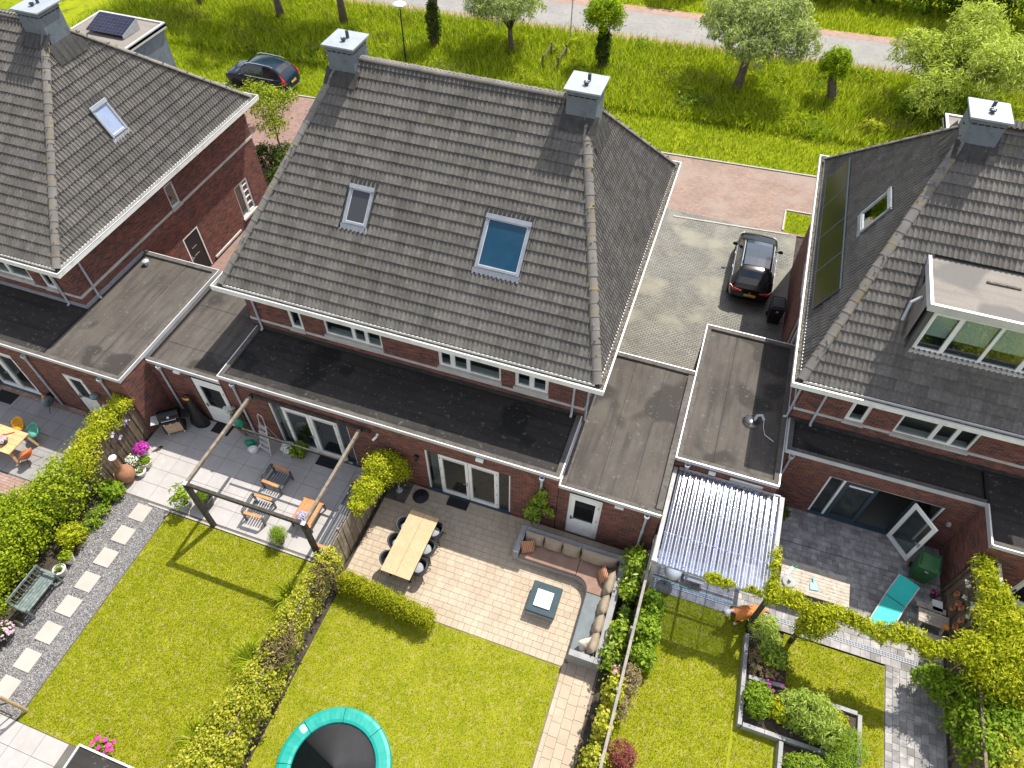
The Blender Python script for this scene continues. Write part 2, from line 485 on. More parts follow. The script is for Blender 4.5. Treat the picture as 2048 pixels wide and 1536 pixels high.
def window(root, O, U, Nn, w, h, splits=(), fw=.065, sash=.05, recess=.05, mat='white', glass='glass', sill=.1, sashes=None, room=.7, shelf=True, blind=None, name='window'):
    T = frameT(O, U, Nn)
    # local frames may be mirrored; the box builder does not mind
    fr = MB()
    y0, y1 = recess, recess + .07
    fr.tbox(T, 0, fw, y0, y1, 0, h); fr.tbox(T, w - fw, w, y0, y1, 0, h)
    fr.tbox(T, fw, w - fw, y0, y1, 0, fw); fr.tbox(T, fw, w - fw, y0, y1, h - fw, h)
    xs = [0] + [s * w for s in splits] + [w]
    for x in xs[1:-1]: fr.tbox(T, x - fw * .5, x + fw * .5, y0, y1, fw, h - fw)
    panes = []
    for i in range(len(xs) - 1):
        a = xs[i] + (fw if i == 0 else fw * .5); b = xs[i + 1] - (fw if i == len(xs) - 2 else fw * .5)
        s = sash if (sashes is None or sashes[i]) else .012
        ys0, ys1 = y0 - .014, y1 - .02
        fr.tbox(T, a, a + s, ys0, ys1, fw, h - fw); fr.tbox(T, b - s, b, ys0, ys1, fw, h - fw)
        fr.tbox(T, a + s, b - s, ys0, ys1, fw, fw + s); fr.tbox(T, a + s, b - s, ys0, ys1, h - fw - s, h - fw)
        panes.append((a + s, b - s, fw + s, h - fw - s))
    wf = part(name, fr, M[mat], root)
    for a, b, z0, z1 in panes:
        pm = MB(); pm.tbox(T, a, b, y1 - .045, y1 - .035, z0, z1)
        part('pane', pm, M[glass], root, parent=wf)
        if blind:
            bm = MB(); bm.tbox(T, a, b, y1 + .06, y1 + .065, z0 + (z1 - z0) * (1 - blind), z1)
            part('blind', bm, M['blind'], root, parent=wf)
    if sill:
        sm = MB(); sm.tbox(T, -.03, w + .03, -.07, recess + .01, -sill, .012)
        part('sill', sm, M['concrete'], root, parent=wf)
    if room:
        rm = MB(); R = room
        P = lambda x, y, z: T @ Vector((x, y, z))
        a, b = -.25, w + .25
        rm.quad(P(a, y1, -.3), P(b, y1, -.3), P(b, R, -.3), P(a, R, -.3)); rm.quad(P(a, R, -.3), P(b, R, -.3), P(b, R, h + .2), P(a, R, h + .2))
        rm.quad(P(a, y1, -.3), P(a, R, -.3), P(a, R, h + .2), P(a, y1, h + .2)); rm.quad(P(b, y1, -.3), P(b, R, -.3), P(b, R, h + .2), P(b, y1, h + .2))
        rm.quad(P(a, y1, h + .2), P(b, y1, h + .2), P(b, R, h + .2), P(a, R, h + .2))
        part('room', rm, M['interior'], root, parent=wf)
        if shelf:
            sh = MB(); sh.tbox(T, .02, w - .02, y1, y1 + .24, -.02, .03)
            part('window_board', sh, M['white'], root, parent=wf)
    return wf, T

def french_doors(root, O, U, Nn, w, h, leaves, mat='white', floor='oak', curtain=True, lower=0.0, room_d=3.2, skip=(), leafmat=None, vent=True):
    """a glazed front: outer frame, fixed side lights, two hinged leaves given as (x0,x1)"""
    T = frameT(O, U, Nn); fr = MB(); f = .06; y0, y1 = .05, .13
    fr.tbox(T, 0, f, y0, y1, 0, h); fr.tbox(T, w - f, w, y0, y1, 0, h); fr.tbox(T, f, w - f, y0, y1, h - f, h); 
    xs = sorted({x for l in leaves for x in l})
    for x in (xs[0], xs[-1]): fr.tbox(T, x - .035, x + .035, y0, y1, 0, h - f)
    root_f = part('french_door', fr, M[mat], root)
    st = MB(); st.tbox(T, -.02, w + .02, -.06, y1, -.02, .035)
    part('threshold', st, M['bluegrey'], root, parent=root_f)
    for a, b in ((f, xs[0] - .035), (xs[-1] + .035, w - f)):
        if b - a > .1:
            pm = MB(); pm.tbox(T, a, b, .09, .10, .03, h - f); part('pane', pm, M['glass'], root, parent=root_f)
    for i, (a, b) in enumerate(leaves):
        if i in skip: continue
        lm = MB(); s = .115; ya, yb = y0 - .025, y1 - .03
        lm.tbox(T, a + .01, a + s, ya, yb, .04, h - f); lm.tbox(T, b - s, b - .01, ya, yb, .04, h - f)
        lm.tbox(T, a + s, b - s, ya, yb, .04, .04 + s * 1.35); lm.tbox(T, a + s, b - s, ya, yb, h - f - s, h - f)
        lf = part('door_leaf', lm, M[leafmat or mat], root, parent=root_f)
        pm = MB(); pm.tbox(T, a + s, b - s, .07, .08, .04 + s * 1.35, h - f - s); part('pane', pm, M['glass'], root, parent=root_f)
        hm = MB(); hx = b - .07 if i == 0 else a + .07
        hm.tbox(T, hx - .02, hx + .02, ya - .012, ya, .95, 1.17); hm.tbox(T, hx - (.13 if i == 0 else -.02), hx + (.02 if i == 0 else .13) - .02, ya - .05, ya - .03, 1.08, 1.10)
        if i == 0: part('handle', hm, M['steel'], root, parent=root_f)
        if vent:
            vm = MB(); vm.tbox(T, a + s, b - s, ya - .02, ya + .01, h - f - s - .06, h - f - s + .005); part('vent', vm, M['alu'], root, parent=root_f)
        gm = MB(); hx = a + .03 if i == 0 else b - .03
        for z in (.25, .95, 1.55, h - .3): gm.tbox(T, hx - .015, hx + .015, ya - .012, ya, z, z + .09)
        part('hinge', gm, M['steel'], root, parent=root_f)
    # the room behind
    P = lambda x, y, z: T @ Vector((x, y, z)); a, b, R = -.6, w + .6, room_d
    fl = MB(); fl.quad(P(a, y1, .02), P(b, y1, .02), P(b, R, .02), P(a, R, .02)); part('room_floor', fl, M[floor], root, parent=root_f)
    rm = MB()
    rm.quad(P(a, R, .02), P(b, R, .02), P(b, R, 2.65), P(a, R, 2.65)); rm.quad(P(a, y1, .02), P(a, R, .02), P(a, R, 2.65), P(a, y1, 2.65))
    rm.quad(P(b, y1, .02), P(b, R, .02), P(b, R, 2.65), P(b, y1, 2.65)); rm.quad(P(a, y1, 2.65), P(b, y1, 2.65), P(b, R, 2.65), P(a, R, 2.65))
    part('room', rm, M['interior'], root, parent=root_f)
    if curtain:
        cm = MB()
        for x0, x1 in ((.08, .42),):
            n = 14; pr = None
            for k in range(n + 1):
                x = x0 + (x1 - x0) * k / n; y = y1 + .14 + .035 * math.sin(k * 2.1)
                if pr: cm.quad(P(pr[0], pr[1], .05), P(x, y, .05), P(x, y, 2.45), P(pr[0], pr[1], 2.45))
                pr = (x, y)
        part('curtain', cm, M['curtain'], root, parent=root_f)
    return root_f, T

def back_door(root, O, U, Nn, w, h, top=2.45, mat='white', glassz=(.98, 2.22), handle_left=True, louvre=True, glass='darkglass', panel_top=True):
    T = frameT(O, U, Nn); f = .07; fr = MB()
    fr.tbox(T, 0, f, .03, .13, 0, h); fr.tbox(T, w - f, w, .03, .13, 0, h); fr.tbox(T, f, w - f, .03, .13, h - f, h)
    if panel_top: fr.tbox(T, f, w - f, .045, .12, top, h - f)
    d = part('door', fr, M[mat], root)
    lm = MB(); s = .13; a, b = f + .005, w - f - .005; g0, g1 = glassz
    lm.tbox(T, a, a + s, .02, .10, .02, top - .01); lm.tbox(T, b - s, b, .02, .10, .02, top - .01)
    lm.tbox(T, a + s, b - s, .02, .10, g1, top - .01); lm.tbox(T, a + s, b - s, .02, .10, g0 - .08, g0); lm.tbox(T, a + s, b - s, .02, .10, .02, .14)
    lm.tbox(T, a + s, b - s, .06, .09, .14, g0 - .08)
    part('door_leaf', lm, M[mat], root, parent=d)
    if louvre:
        n = 8
        for k in range(n):
            z = .15 + (g0 - .24) * k / n; lv = MB(); lv.tbox(T, a + s, b - s, .034, .062, z, z + (g0 - .24) / n * .78); part('slat', lv, M[mat], root, parent=d)
    pm = MB(); pm.tbox(T, a + s, b - s, .055, .07, g0, g1); part('pane', pm, M[glass], root, parent=d)
    hm = MB(); hx = a + .06 if handle_left else b - .06
    hm.tbox(T, hx - .02, hx + .02, .005, .02, .95, 1.17); hm.tbox(T, hx - .02, hx + .10, -.03, -.01, 1.07, 1.095); part('handle', hm, M['black'], root, parent=d)
    gm = MB(); hx = b - .02 if handle_left else a + .02
    for z in (.3, 1.2, 2.05): gm.tbox(T, hx - .015, hx + .015, .008, .02, z, z + .1)
    part('hinge', gm, M['steel'], root, parent=d)
    return d

def downpipe(root, x, y, z0, z1, r=.04, hopper=False, out=(0, -1), brackets=True):
    mb = MB(); ox, oy = out
    if hopper:
        mb.tube([(x, y, z0), (x, y, z1 - .12)], r, 10); 
        p = part('downpipe', mb, M['pipe'], root, smooth=False)
        hm = MB(); hm.lathe((x, y, z1 - .22), [(.045, 0), (.05, .04), (.085, .13), (.09, .24), (.07, .24), (.06, .12)], 12); part('hopper', hm, M['pipe'], root, parent=p)
    else:
        mb.tube([(x + ox * .0, y + oy * .0, z0 + .03), (x, y, z1)], r, 10)
        mb.tube([(x, y, z0 + .05), (x + ox * .1, y + oy * .1, z0 + .01)], r * 1.05, 10)
        p = part('downpipe', mb, M['pipe'], root)
    bm = MB()
    for z in ((z0 + z1) * .5 + .3, z0 + .5): bm.lathe((x, y, z), [(r + .004, 0), (r + .012, .005), (r + .012, .04), (r + .004, .045)], 10)
    part('bracket', bm, M['pipe'], root, parent=p)
    return p

def flat_roof(root, x0, x1, y0, y1, z, sheets='x', width=1.0, mat='bitum', edges='lrfb', h=.09, name='flat_roof'):
    """felt roof at z: laid strips, an upstand round the rim and a bright trim on its outer edge. edges: l r f(-y) b(+y)"""
    deck = MB(); deck.box(x0 + .02, x1 - .02, y0 + .02, y1 - .02, z - .22, z - .01)
    d = part(name, deck, M['deck'], root)
    k = 0; a = (y0 if sheets == 'x' else x0) + .08; e = (y1 if sheets == 'x' else x1) - .08
    while a < e - .05:
        b = min(a + width, e); s = MB()
        dz = .007 * (k % 2) + .002
        if sheets == 'x': s.box(x0 + .1, x1 - .1, a + .006, b - .006, z - .01, z + dz)
        else: s.box(a + .006, b - .006, y0 + .1, y1 - .1, z - .01, z + dz)
        part('felt_strip', s, M[mat], root, parent=d); a = b; k += 1
    lt = MB()
    for _ in range(int((x1 - x0) * (y1 - y0) * 5)):
        px_, py_ = rnd.uniform(x0 + .2, x1 - .2), rnd.uniform(y0 + .2, y1 - .2)
        if rnd.random() < .6: py_ = y0 + .19 + abs(rnd.gauss(0, .12)); 
        s_ = rnd.uniform(.008, .028); a_ = rnd.uniform(0, 6.28); cx_, sx_ = math.cos(a_) * s_, math.sin(a_) * s_
        lt.add([(px_ - cx_, py_ - sx_, z + .010), (px_ + sx_ * .5, py_ - cx_ * .5, z + .016), (px_ + cx_, py_ + sx_, z + .010), (px_ - sx_ * .5, py_ + cx_ * .5, z + .018)], [(0, 1, 2, 3)])
    part('leaf_litter', lt, M['debris'], root, parent=d, kind='stuff')
    w = .17
    class TR:
        def box(s, *q):
            m_ = MB(); m_.box(*q); part('roof_trim', m_, M['alu'], root, parent=d)
    tr = TR()
    def rim(xa, xb, ya, yb):
        m_ = MB(); m_.box(xa, xb, ya, yb, z - .015, z + h); part('roof_upstand', m_, M['bitumk'], root, parent=d)
    if 'l' in edges: rim(x0, x0 + w, y0, y1); tr.box(x0 - .02, x0 + .015, y0 - .02, y1 + .02, z - .05, z + h + .012)
    if 'r' in edges: rim(x1 - w, x1, y0, y1); tr.box(x1 - .015, x1 + .02, y0 - .02, y1 + .02, z - .05, z + h + .0125)
    xa, xb = x0 + (w if 'l' in edges else 0), x1 - (w if 'r' in edges else 0)
    ta, tb = x0 + (.027 if 'l' in edges else 0), x1 - (.027 if 'r' in edges else 0)
    if 'f' in edges: rim(xa, xb, y0, y0 + w); tr.box(ta, tb, y0 - .02, y0 + .015, z - .05, z + h + .013)
    if 'b' in edges: rim(xa, xb, y1 - w, y1); tr.box(ta, tb, y1 - .015, y1 + .02, z - .05, z + h + .0135)
    return d

# ---- roof tiles
TW, TG = .30, .345
_pu = [0, .018, .034, .05, .066, .10, .15, .168, .184, .2, .216, .25, .30]
_ph = [.020, .042, .048, .040, .010, .0, .020, .042, .048, .040, .010, .0, .020]

def tile_mesh():
    mb = MB(); n = len(_pu)
    for u, h in zip(_pu, _ph): mb.v.append((u, 0, .046 + h))
    for u, h in zip(_pu, _ph): mb.v.append((u, TG + .01, .002 + h))
    for u, h in zip(_pu, _ph): mb.v.append((u, .004, .002 + h * .3))
    for i in range(n - 1):
        mb.f.append((i, i + 1, n + i + 1, n + i)); mb.m.append(0)
        mb.f.append((2 * n + i, 2 * n + i + 1, i + 1, i)); mb.m.append(0)
    return mb.mesh('roof_tile', M['tile'])
TILE = None

def tile_face(root, roof, O, U, S, W, T, insL, insR, n_parts, skips=(), flat=False):
    """tiles a sloped face. O: eave corner, U along the eave, S up the slope; the face narrows by insL/insR over T"""
    global TILE
    if TILE is None: TILE = tile_mesh()
    O = Vector(O); U = Vector(U); S = Vector(S); Nn = U.cross(S)
    TM = np.array((U, S, Nn)).T
    inner = []; V = []; F = []
    tl = lambda u: T * u / insL if insL > 0 else 1e9
    tr = lambda u: T * (W - u) / insR if insR > 0 else 1e9
    rows = int(math.ceil(T / TG)); cols = int(math.ceil(W / TW)); off = (W - cols * TW) / 2
    pu = np.array(_pu); ph = np.array(_ph); n = len(pu)
    for r in range(rows):
        t0 = r * TG; t1 = min(t0 + TG, T)
        for c in range(cols):
            u0 = off + c * TW; uc = u0 + TW / 2; tc = t0 + TG / 2
            if any(a < uc < b and lo < tc < hi for a, b, lo, hi in skips): continue
            us = np.clip(u0 + pu, 0, W)
            top = np.minimum(t1 + .01, np.minimum([tl(u) for u in us], [tr(u) for u in us]))
            if top.max() <= t0 + .01: continue
            if top.min() >= t1 and u0 >= 0 and u0 + TW <= W:
                inner.append((u0, t0, r))
            else:
                top = np.maximum(top, t0)
                k = (top - t0) / TG
                A = np.stack([us, np.full(n, t0), .046 + ph], 1); B = np.stack([us, top, .046 + ph - .044 * k], 1); D = np.stack([us, np.full(n, t0 + .004), .002 + ph * .3], 1)
                o = len(V); V.extend(A); V.extend(B); V.extend(D)
                for i in range(n - 1):
                    F.append((o + i, o + i + 1, o + n + i + 1, o + n + i)); F.append((o + 2 * n + i, o + 2 * n + i + 1, o + i + 1, o + i))
    # nearest to the viewpoint first: those become single tiles
    def dist(q):
        p = O + U * q[0] + S * q[1]; return (Vector(CAM) - p).length
    inner.sort(key=dist)
    iv = inv(root)
    base = Matrix(((U.x, S.x, Nn.x, 0), (U.y, S.y, Nn.y, 0), (U.z, S.z, Nn.z, 0), (0, 0, 0, 1)))
    for u0, t0, r in inner[:n_parts]:
        o = bpy.data.objects.new('roof_tile', TILE); col.objects.link(o); o.parent = roof
        p = O + U * (u0 + rnd.uniform(-.002, .002)) + S * (t0 + rnd.uniform(-.004, .004))
        o.matrix_local = iv @ Matrix.Translation(p) @ base @ Matrix.Rotation(rnd.uniform(-.006, .006), 4, 'Z')
    tv = np.array([v.co[:] for v in TILE.vertices]); tf = [tuple(p.vertices) for p in TILE.polygons]
    for u0, t0, r in inner[n_parts:]:
        o = len(V); V.extend(tv + np.array([u0 + rnd.uniform(-.002, .002), t0 + rnd.uniform(-.004, .004), rnd.uniform(0, .003)]))
        F.extend([tuple(i + o for i in f) for f in tf])
    if V:
        P = np.array(V) @ TM.T + np.array(O)
        mb = MB(); mb.v = [tuple(p) for p in P]; mb.f = F; mb.m = [0] * len(F)
        part('roof_tiles', mb, M['tile'], root, parent=roof, kind='stuff')

def ridge_line(root, roof, a, b, name='ridge_tile', L=.40, r=.15, lift=.02):
    a = Vector(a); b = Vector(b); d = b - a; n = max(1, int(round(d.length / L))); st = d.length / n; d.normalize()
    side = d.cross(Vector((0, 0, 1))).normalized(); up = side.cross(d)
    key = ('ridge', round(st, 3))
    if key not in KIDS:
        mb = MB(); K = 9
        for i, (t, rr) in enumerate(((-.03, r + .012), (.015, r + .012), (.02, r), (st, r - .006))):
            for k in range(K):
                ang = math.pi * (k / (K - 1)) 
                mb.v.append((t, rr * math.cos(ang) * 1.0, rr * math.sin(ang) * (.62 if key[1] > 0 else .7) - .02))
        for i in range(3):
            for k in range(K - 1): mb.f.append((i * K + k, i * K + k + 1, (i + 1) * K + k + 1, (i + 1) * K + k)); mb.m.append(0)
        mb.f.append(tuple(range(K))); mb.m.append(0)
        KIDS[key] = mb.mesh('ridge_tile', M['tile_ridge'])
    iv = inv(root)
    B = Matrix(((d.x, side.x, up.x, 0), (d.y, side.y, up.y, 0), (d.z, side.z, up.z, 0), (0, 0, 0, 1)))
    for k in range(n):
        o = bpy.data.objects.new(name, KIDS[key]); col.objects.link(o); o.parent = roof
        o.matrix_local = iv @ Matrix.Translation(a + d * (st * k) + up * (lift + rnd.uniform(-.004, .004))) @ B @ Matrix.Rotation(rnd.uniform(-.012, .012), 4, 'Z')

def roof_window(root, roof, O, U, S, u0, t0, w, h, glass='blueglass', name='roof_window', lip=.10):
    O = Vector(O); U = Vector(U); S = Vector(S); Nn = U.cross(S)
    p = O + U * u0 + S * t0
    T = Matrix(((U.x, S.x, Nn.x, p.x), (U.y, S.y, Nn.y, p.y), (U.z, S.z, Nn.z, p.z), (0, 0, 0, 1)))
    f = MB(); b = .095
    z0, z1 = -.02, .115
    f.tbox(T, 0, b, 0, h, z0, z1); f.tbox(T, w - b, w, 0, h, z0, z1); f.tbox(T, b, w - b, 0, b, z0, z1 - .012); f.tbox(T, b, w - b, h - b, h, z0, z1)
    f.tbox(T, -.01, w + .01, h - .1, h + .05, z1 + .002, z1 + .035)
    f.tbox(T, b + .02, w - b - .02, .02, .05, z1 - .01, z1 + .01)
    wd = part(name, f, M['skyframe'], root, bevel=.008)
    s = MB(); i = .028
    s.tbox(T, b, b + i, b, h - b, z1 - .055, z1 - .03); s.tbox(T, w - b - i, w - b, b, h - b, z1 - .055, z1 - .03); s.tbox(T, b + i, w - b - i, b, b + i, z1 - .055, z1 - .03); s.tbox(T, b + i, w - b - i, h - b - i, h - b, z1 - .055, z1 - .03)
    part('sash', s, M['alu'], root, parent=wd)
    g = MB(); g.tbox(T, b + i, w - b - i, b + i, h - b - i, z1 - .05, z1 - .04); part('pane', g, M[glass], root, parent=wd)
    fl = MB()
    fl.tbox(T, -.09, w + .09, -.06, h + .30, .012, .05)
    part('flashing', fl, M['lead'], root, parent=wd)
    ap = MB(); n = int((w + .1) / .0375); pv = None
    for k in range(n + 1):
        x = -.05 + (w + .1) * k / n; ph = (x % .15) / .15; zz = .05 + .028 * max(0, math.sin(ph * 2 * math.pi))
        yb = -.20 + (.05 if math.sin(ph * 2 * math.pi) > 0 else 0)
        a, c = T @ Vector((x, 0.0, .075)), T @ Vector((x, yb, zz))
        if pv: ap.quad(pv[1], c, a, pv[0])
        pv = (a, c)
    part('apron', ap, M['zinc'], root, parent=wd)
    return wd

def gutter(root, x0, x1, y0, y1, z0=5.34, z1=5.53, d=.36):
    """box gutter on all four eaves: white fascia boards, a soffit and a dirty channel"""
    for nm, (xa, xb, ya, yb) in (('rear', (x0, x1, y0, y0 + .035)), ('front', (x0, x1, y1 - .035, y1)), ('a', (x0, x0 + .035, y0 + .037, y1 - .037)), ('b', (x1 - .035, x1, y0 + .037, y1 - .037))):
        f = MB(); f.box(xa, xb, ya, yb, z0, z1)
        g = part('gutter', f, M['fascia'], root)
        horizontal = (xb - xa) > (yb - ya)
        ch = MB()
        if horizontal:
            s = 1 if nm == 'rear' else -1
            yo = yb if s > 0 else ya
            ch.box(x0 + .04, x1 - .04, min(yo, yo + s * d), max(yo, yo + s * d), z1 - .12, z1 - .10)
            tr = MB(); tr.box(x0 - .004, x1 + .004, ya - .006, yb + .006, z1 + .001, z1 + .012)
            li = MB(); li.box(x0 + .33, x1 - .33, min(yo + s * .17, yo + s * .19), max(yo + s * .17, yo + s * .19), z1 - .1, z1 - .01)
        else:
            s = 1 if nm == 'a' else -1
            xo = xb if s > 0 else xa
            ch.box(min(xo, xo + s * d), max(xo, xo + s * d), y0 + .04, y1 - .04, z1 - .121, z1 - .101)
            tr = MB(); tr.box(xa - .006, xb + .006, y0 + .03, y1 - .03, z1 + .001, z1 + .0115)
            li = MB(); li.box(min(xo + s * .17, xo + s * .19), max(xo + s * .17, xo + s * .19), y0 + .33, y1 - .33, z1 - .1, z1 + .0)
        part('gutter_channel', ch, M['debris'], root, parent=g)
        part('gutter_trim', tr, M['alu'], root, parent=g)
        part('drip_edge', li, M['fascia'], root, parent=g)
        db = MB()
        L = (x1 - x0) if horizontal else (y1 - y0)
        for k in range(int(L * 5)):
            t = rnd.uniform(.3, L - .3); q = rnd.uniform(.03, .15); sz = rnd.uniform(.012, .035)
            if horizontal: c = (x0 + t, yo + s * q)
            else: c = (xo + s * q, y0 + t)
            db.ball((c[0], c[1], z1 - .10), sz * 1.3, sz, sz * .8, 6, 4)
        part('leaf_litter', db, M['debris'], root, parent=g, kind='stuff')
    so = MB()
    so.box(x0 + .036, x1 - .036, y0 + .036, y0 + .75, z0 + .004, z0 + .03); so.box(x0 + .036, x1 - .036, y1 - .75, y1 - .036, z0 + .004, z0 + .03)
    so.box(x0 + .036, x0 + .75, y0 + .752, y1 - .752, z0 + .005, z0 + .03); so.box(x1 - .75, x1 - .036, y0 + .752, y1 - .752, z0 + .005, z0 + .03)
    part('soffit', so, M['fascia'], root)

def chimney(root, x, y, zb, zt, w=.93, d=.96, slots=True):
    b = MB(); b.box(x - w / 2, x + w / 2, y - d / 2, y + d / 2, zb, zt - .16); b.box(x - w / 2 - .012, x + w / 2 + .012, y - d / 2 - .012, y + d / 2 + .012, zt - .14, zt)
    c = part('chimney', b, M['chimney'], root)
    s = MB()
    for k in range(5):
        for (ax, sg) in (('y', -1), ('y', 1), ('x', -1), ('x', 1)):
            t = (-.5 + (k + .5) / 5) * (w if ax == 'y' else d) * .96
            if ax == 'y': s.box(x + t - .06, x + t + .06, y + sg * (d / 2 + .013) - .002, y + sg * (d / 2 + .013) + .002, zt - .175, zt - .135)
            else: s.box(x + sg * (w / 2 + .013) - .002, x + sg * (w / 2 + .013) + .002, y + t - .06, y + t + .06, zt - .175, zt - .135)
    part('vent_slot', s, M['black'], root, parent=c)
    k = MB(); k.box(x - w / 2 - .1, x + w / 2 + .1, y - d / 2 - .1, y + d / 2 + .1, zt, zt + .06)
    part('chimney_cap', k, M['chimcap'], root, parent=c, bevel=.008)
    f = MB()
    f.lathe((x + .04, y + .1, zt + .06), [(.055, 0), (.055, .22), (.045, .23)], 10); part('flue', f, M['bluegrey'], root, parent=c)
    f = MB(); f.lathe((x + .02, y - .14, zt + .06), [(.06, 0), (.06, .05), (.085, .06), (.085, .11), (.0, .13)], 10); part('flue', f, M['bluegrey'], root, parent=c)
    g = MB(); g.box(x + .01, x + .03, y - .23, y - .05, zt + .19, zt + .2); g.box(x - .07, x + .11, y - .15, y - .13, zt + .191, zt + .201)
    part('flue_grille', g, M['alu'], root, parent=c)
    return c

def hipped_roof(root, x0, x1, y0, y1, zr, ins, tiles, skips=None, z0=5.50, tall=True):
    """hipped roof over the fascia rectangle; returns frames of its faces"""
    a = .27
    xa, xb, ya, yb = x0 + a, x1 - a, y0 + a, y1 - a
    ym = (ya + yb) / 2
    AL = Vector((xa + ins, ym, zr)); AR = Vector((xb - ins, ym, zr))
    deck = MB()
    e = -.03
    v = [(xa, ya, z0 + e), (xb, ya, z0 + e), (xb, yb, z0 + e), (xa, yb, z0 + e), AL + Vector((0, 0, e)), AR + Vector((0, 0, e))]
    deck.add(v, [(0, 1, 5, 4), (1, 2, 5), (2, 3, 4, 5), (3, 0, 4), (0, 3, 2, 1)])
    roof = part('roof', deck, M['deck'], root)
    H = zr - z0
    def face(Oc, U, run, W, n, iL, iR, key):
        up = Vector((0, 0, 1)); inn = up.cross(U)
        S = (inn * run + up * H); T = S.length; S.normalize()
        tile_face(root, roof, Oc, U, S, W, T, iL, iR, n, (skips or {}).get(key, ()))
        return Vector(Oc), U, S, T
    F = {}
    F['rear'] = face(Vector((xa, ya, z0)), Vector((1, 0, 0)), ym - ya, xb - xa, tiles.get('rear', 0), ins, ins, 'rear')
    F['right'] = face(Vector((xb, ya, z0)), Vector((0, 1, 0)), ins, yb - ya, tiles.get('right', 0), (yb - ya) / 2, (yb - ya) / 2, 'right')
    F['front'] = face(Vector((xb, yb, z0)), Vector((-1, 0, 0)), yb - ym, xb - xa, tiles.get('front', 0), ins, ins, 'front')
    F['left'] = face(Vector((xa, yb, z0)), Vector((0, -1, 0)), ins, yb - ya, tiles.get('left', 0), (yb - ya) / 2, (yb - ya) / 2, 'left')
    ridge_line(root, roof, AL, AR)
    for c, ap in (((xa, ya, z0), AL), ((xb, ya, z0), AR), ((xb, yb, z0), AR), ((xa, yb, z0), AL)):
        ridge_line(root, roof, Vector(c) + Vector((0, 0, .03)), ap, name='hip_tile')
    return roof, F, AL, AR

def chimney_flashing(root, x, y, zt, w, d, F, ins_dir):
    """lead sheets dressed over the tiles below the stack"""
    mb = MB()
    O, U, S, T = F['rear']; Nn = U.cross(S)
    yb = y - d / 2
    t = (yb - O.y) / S.y
    def pt(xx, tt, n=.052): return O + U * (xx - O.x) + S * tt + Nn * n
    n = 14; prev = None
    for k in range(n + 1):
        xx = x - w / 2 - .12 + (w + .24) * k / n
        nn = .10 + .02 * math.sin(k * 2.4)
        q = (pt(xx, t + .15, .09), pt(xx, t - .42, nn))
        if prev: mb.quad(prev[1], q[1], q[0], prev[0])
        prev = q
    O2, U2, S2, T2 = F[ins_dir]; N2 = U2.cross(S2)
    def p2(yy, tt, nn): 
        u = (yy - O2.y) * U2.y
        return O2 + U2 * u + S2 * tt + N2 * nn
    tt = (abs((x + (w / 2 if ins_dir == 'right' else -w / 2)) - O2.x)) / abs(S2.x)
    prev = None
    for k in range(n + 1):
        yy = y - d / 2 - .25 + (d + .5) * k / n
        nn = .10 + .02 * math.sin(k * 2.4)
        q = (p2(yy, tt + .2, .09), p2(yy, tt - .45, nn))
        if prev:
            if ins_dir == 'right': mb.quad(prev[1], q[1], q[0], prev[0])
            else: mb.quad(q[1], prev[1], prev[0], q[0])
        prev = q
    part('chimney_flashing', mb, M['lead'], root)

# ------------------------------------------------------------------ ground and paving
def grid_noise_sheet(mb, x0, x1, y0, y1, z, nx, ny, amp=0.0):
    o = len(mb.v)
    for j in range(ny + 1):
        for i in range(nx + 1):
            mb.v.append((x0 + (x1 - x0) * i / nx, y0 + (y1 - y0) * j / ny, z + amp * rnd.uniform(-1, 1)))
    for j in range(ny):
        for i in range(nx):
            a = o + j * (nx + 1) + i; mb.f.append((a, a + 1, a + nx + 2, a + nx + 1)); mb.m.append(0)

M['soil'] = pbr('dark_soil', (.035, .028, .02), (.07, .055, .04), scale=6, rough=1, bump=.4, bscale=30)
M['sand'] = pbr('joint_sand', (.14, .11, .085), (.18, .145, .11), scale=3, rough=1)
M['sandgrey'] = pbr('joint_sand_grey', (.10, .09, .08), (.13, .12, .105), scale=3, rough=1)
M['turf'] = pbr('turf_soil', (.19, .215, .010), (.25, .255, .018), scale=1.3, rough=1, spec=.0, c3=(.30, .27, .07), s3=5)
M['vergeg'] = pbr('verge_soil', (.17, .21, .012), (.25, .27, .016), scale=.5, rough=1, spec=.0, c3=(.09, .13, .012), s3=1.5)
M['gravel_bed'] = pbr('gravel_bed', (.10, .097, .094), (.17, .165, .16), scale=18, rough=1)

g = MB(); g.box(-400, 400, -200, 600, -1.0, -.08); struct('ground', g, M['soil'])

def lane(y, k): return lambda x: y + k * x
def strip(name, ya, yb, z, mat, x0=-70, x1=60, kind='structure'):
    mb = MB(); n = 2
    mb.add([(x0, ya(x0), z), (x1, ya(x1), z), (x1, yb(x1), z), (x0, yb(x0), z), (x0, ya(x0), z - .06), (x1, ya(x1), z - .06), (x1, yb(x1), z - .06), (x0, yb(x0), z - .06)],
           [(0, 1, 2, 3), (0, 4, 5, 1), (2, 6, 7, 3)])
    return struct(name, mb, mat)
SK = math.atan(.068)
M['pinkbrick'] = brick_mat('pink_clay_paving', .20, .10, [(.30, .19, .145), (.38, .265, .205), (.34, .24, .19), (.29, .21, .18)], (.15, .115, .09), msize=.011, bump=.4, rot=-SK, stain=(.26, .205, .17))
M['pinkroad'] = brick_mat('pink_road_strip', .20, .10, [(.34, .20, .15), (.42, .27, .21), (.38, .25, .20)], (.28, .2, .16), msize=.006, bump=.2, rot=-SK)
M['greypave'] = brick_mat('grey_concrete_paving', .21, .105, [(.20, .195, .17), (.27, .262, .23), (.235, .228, .20)], (.07, .066, .05), msize=.013, bump=.6, stain=(.235, .225, .175))
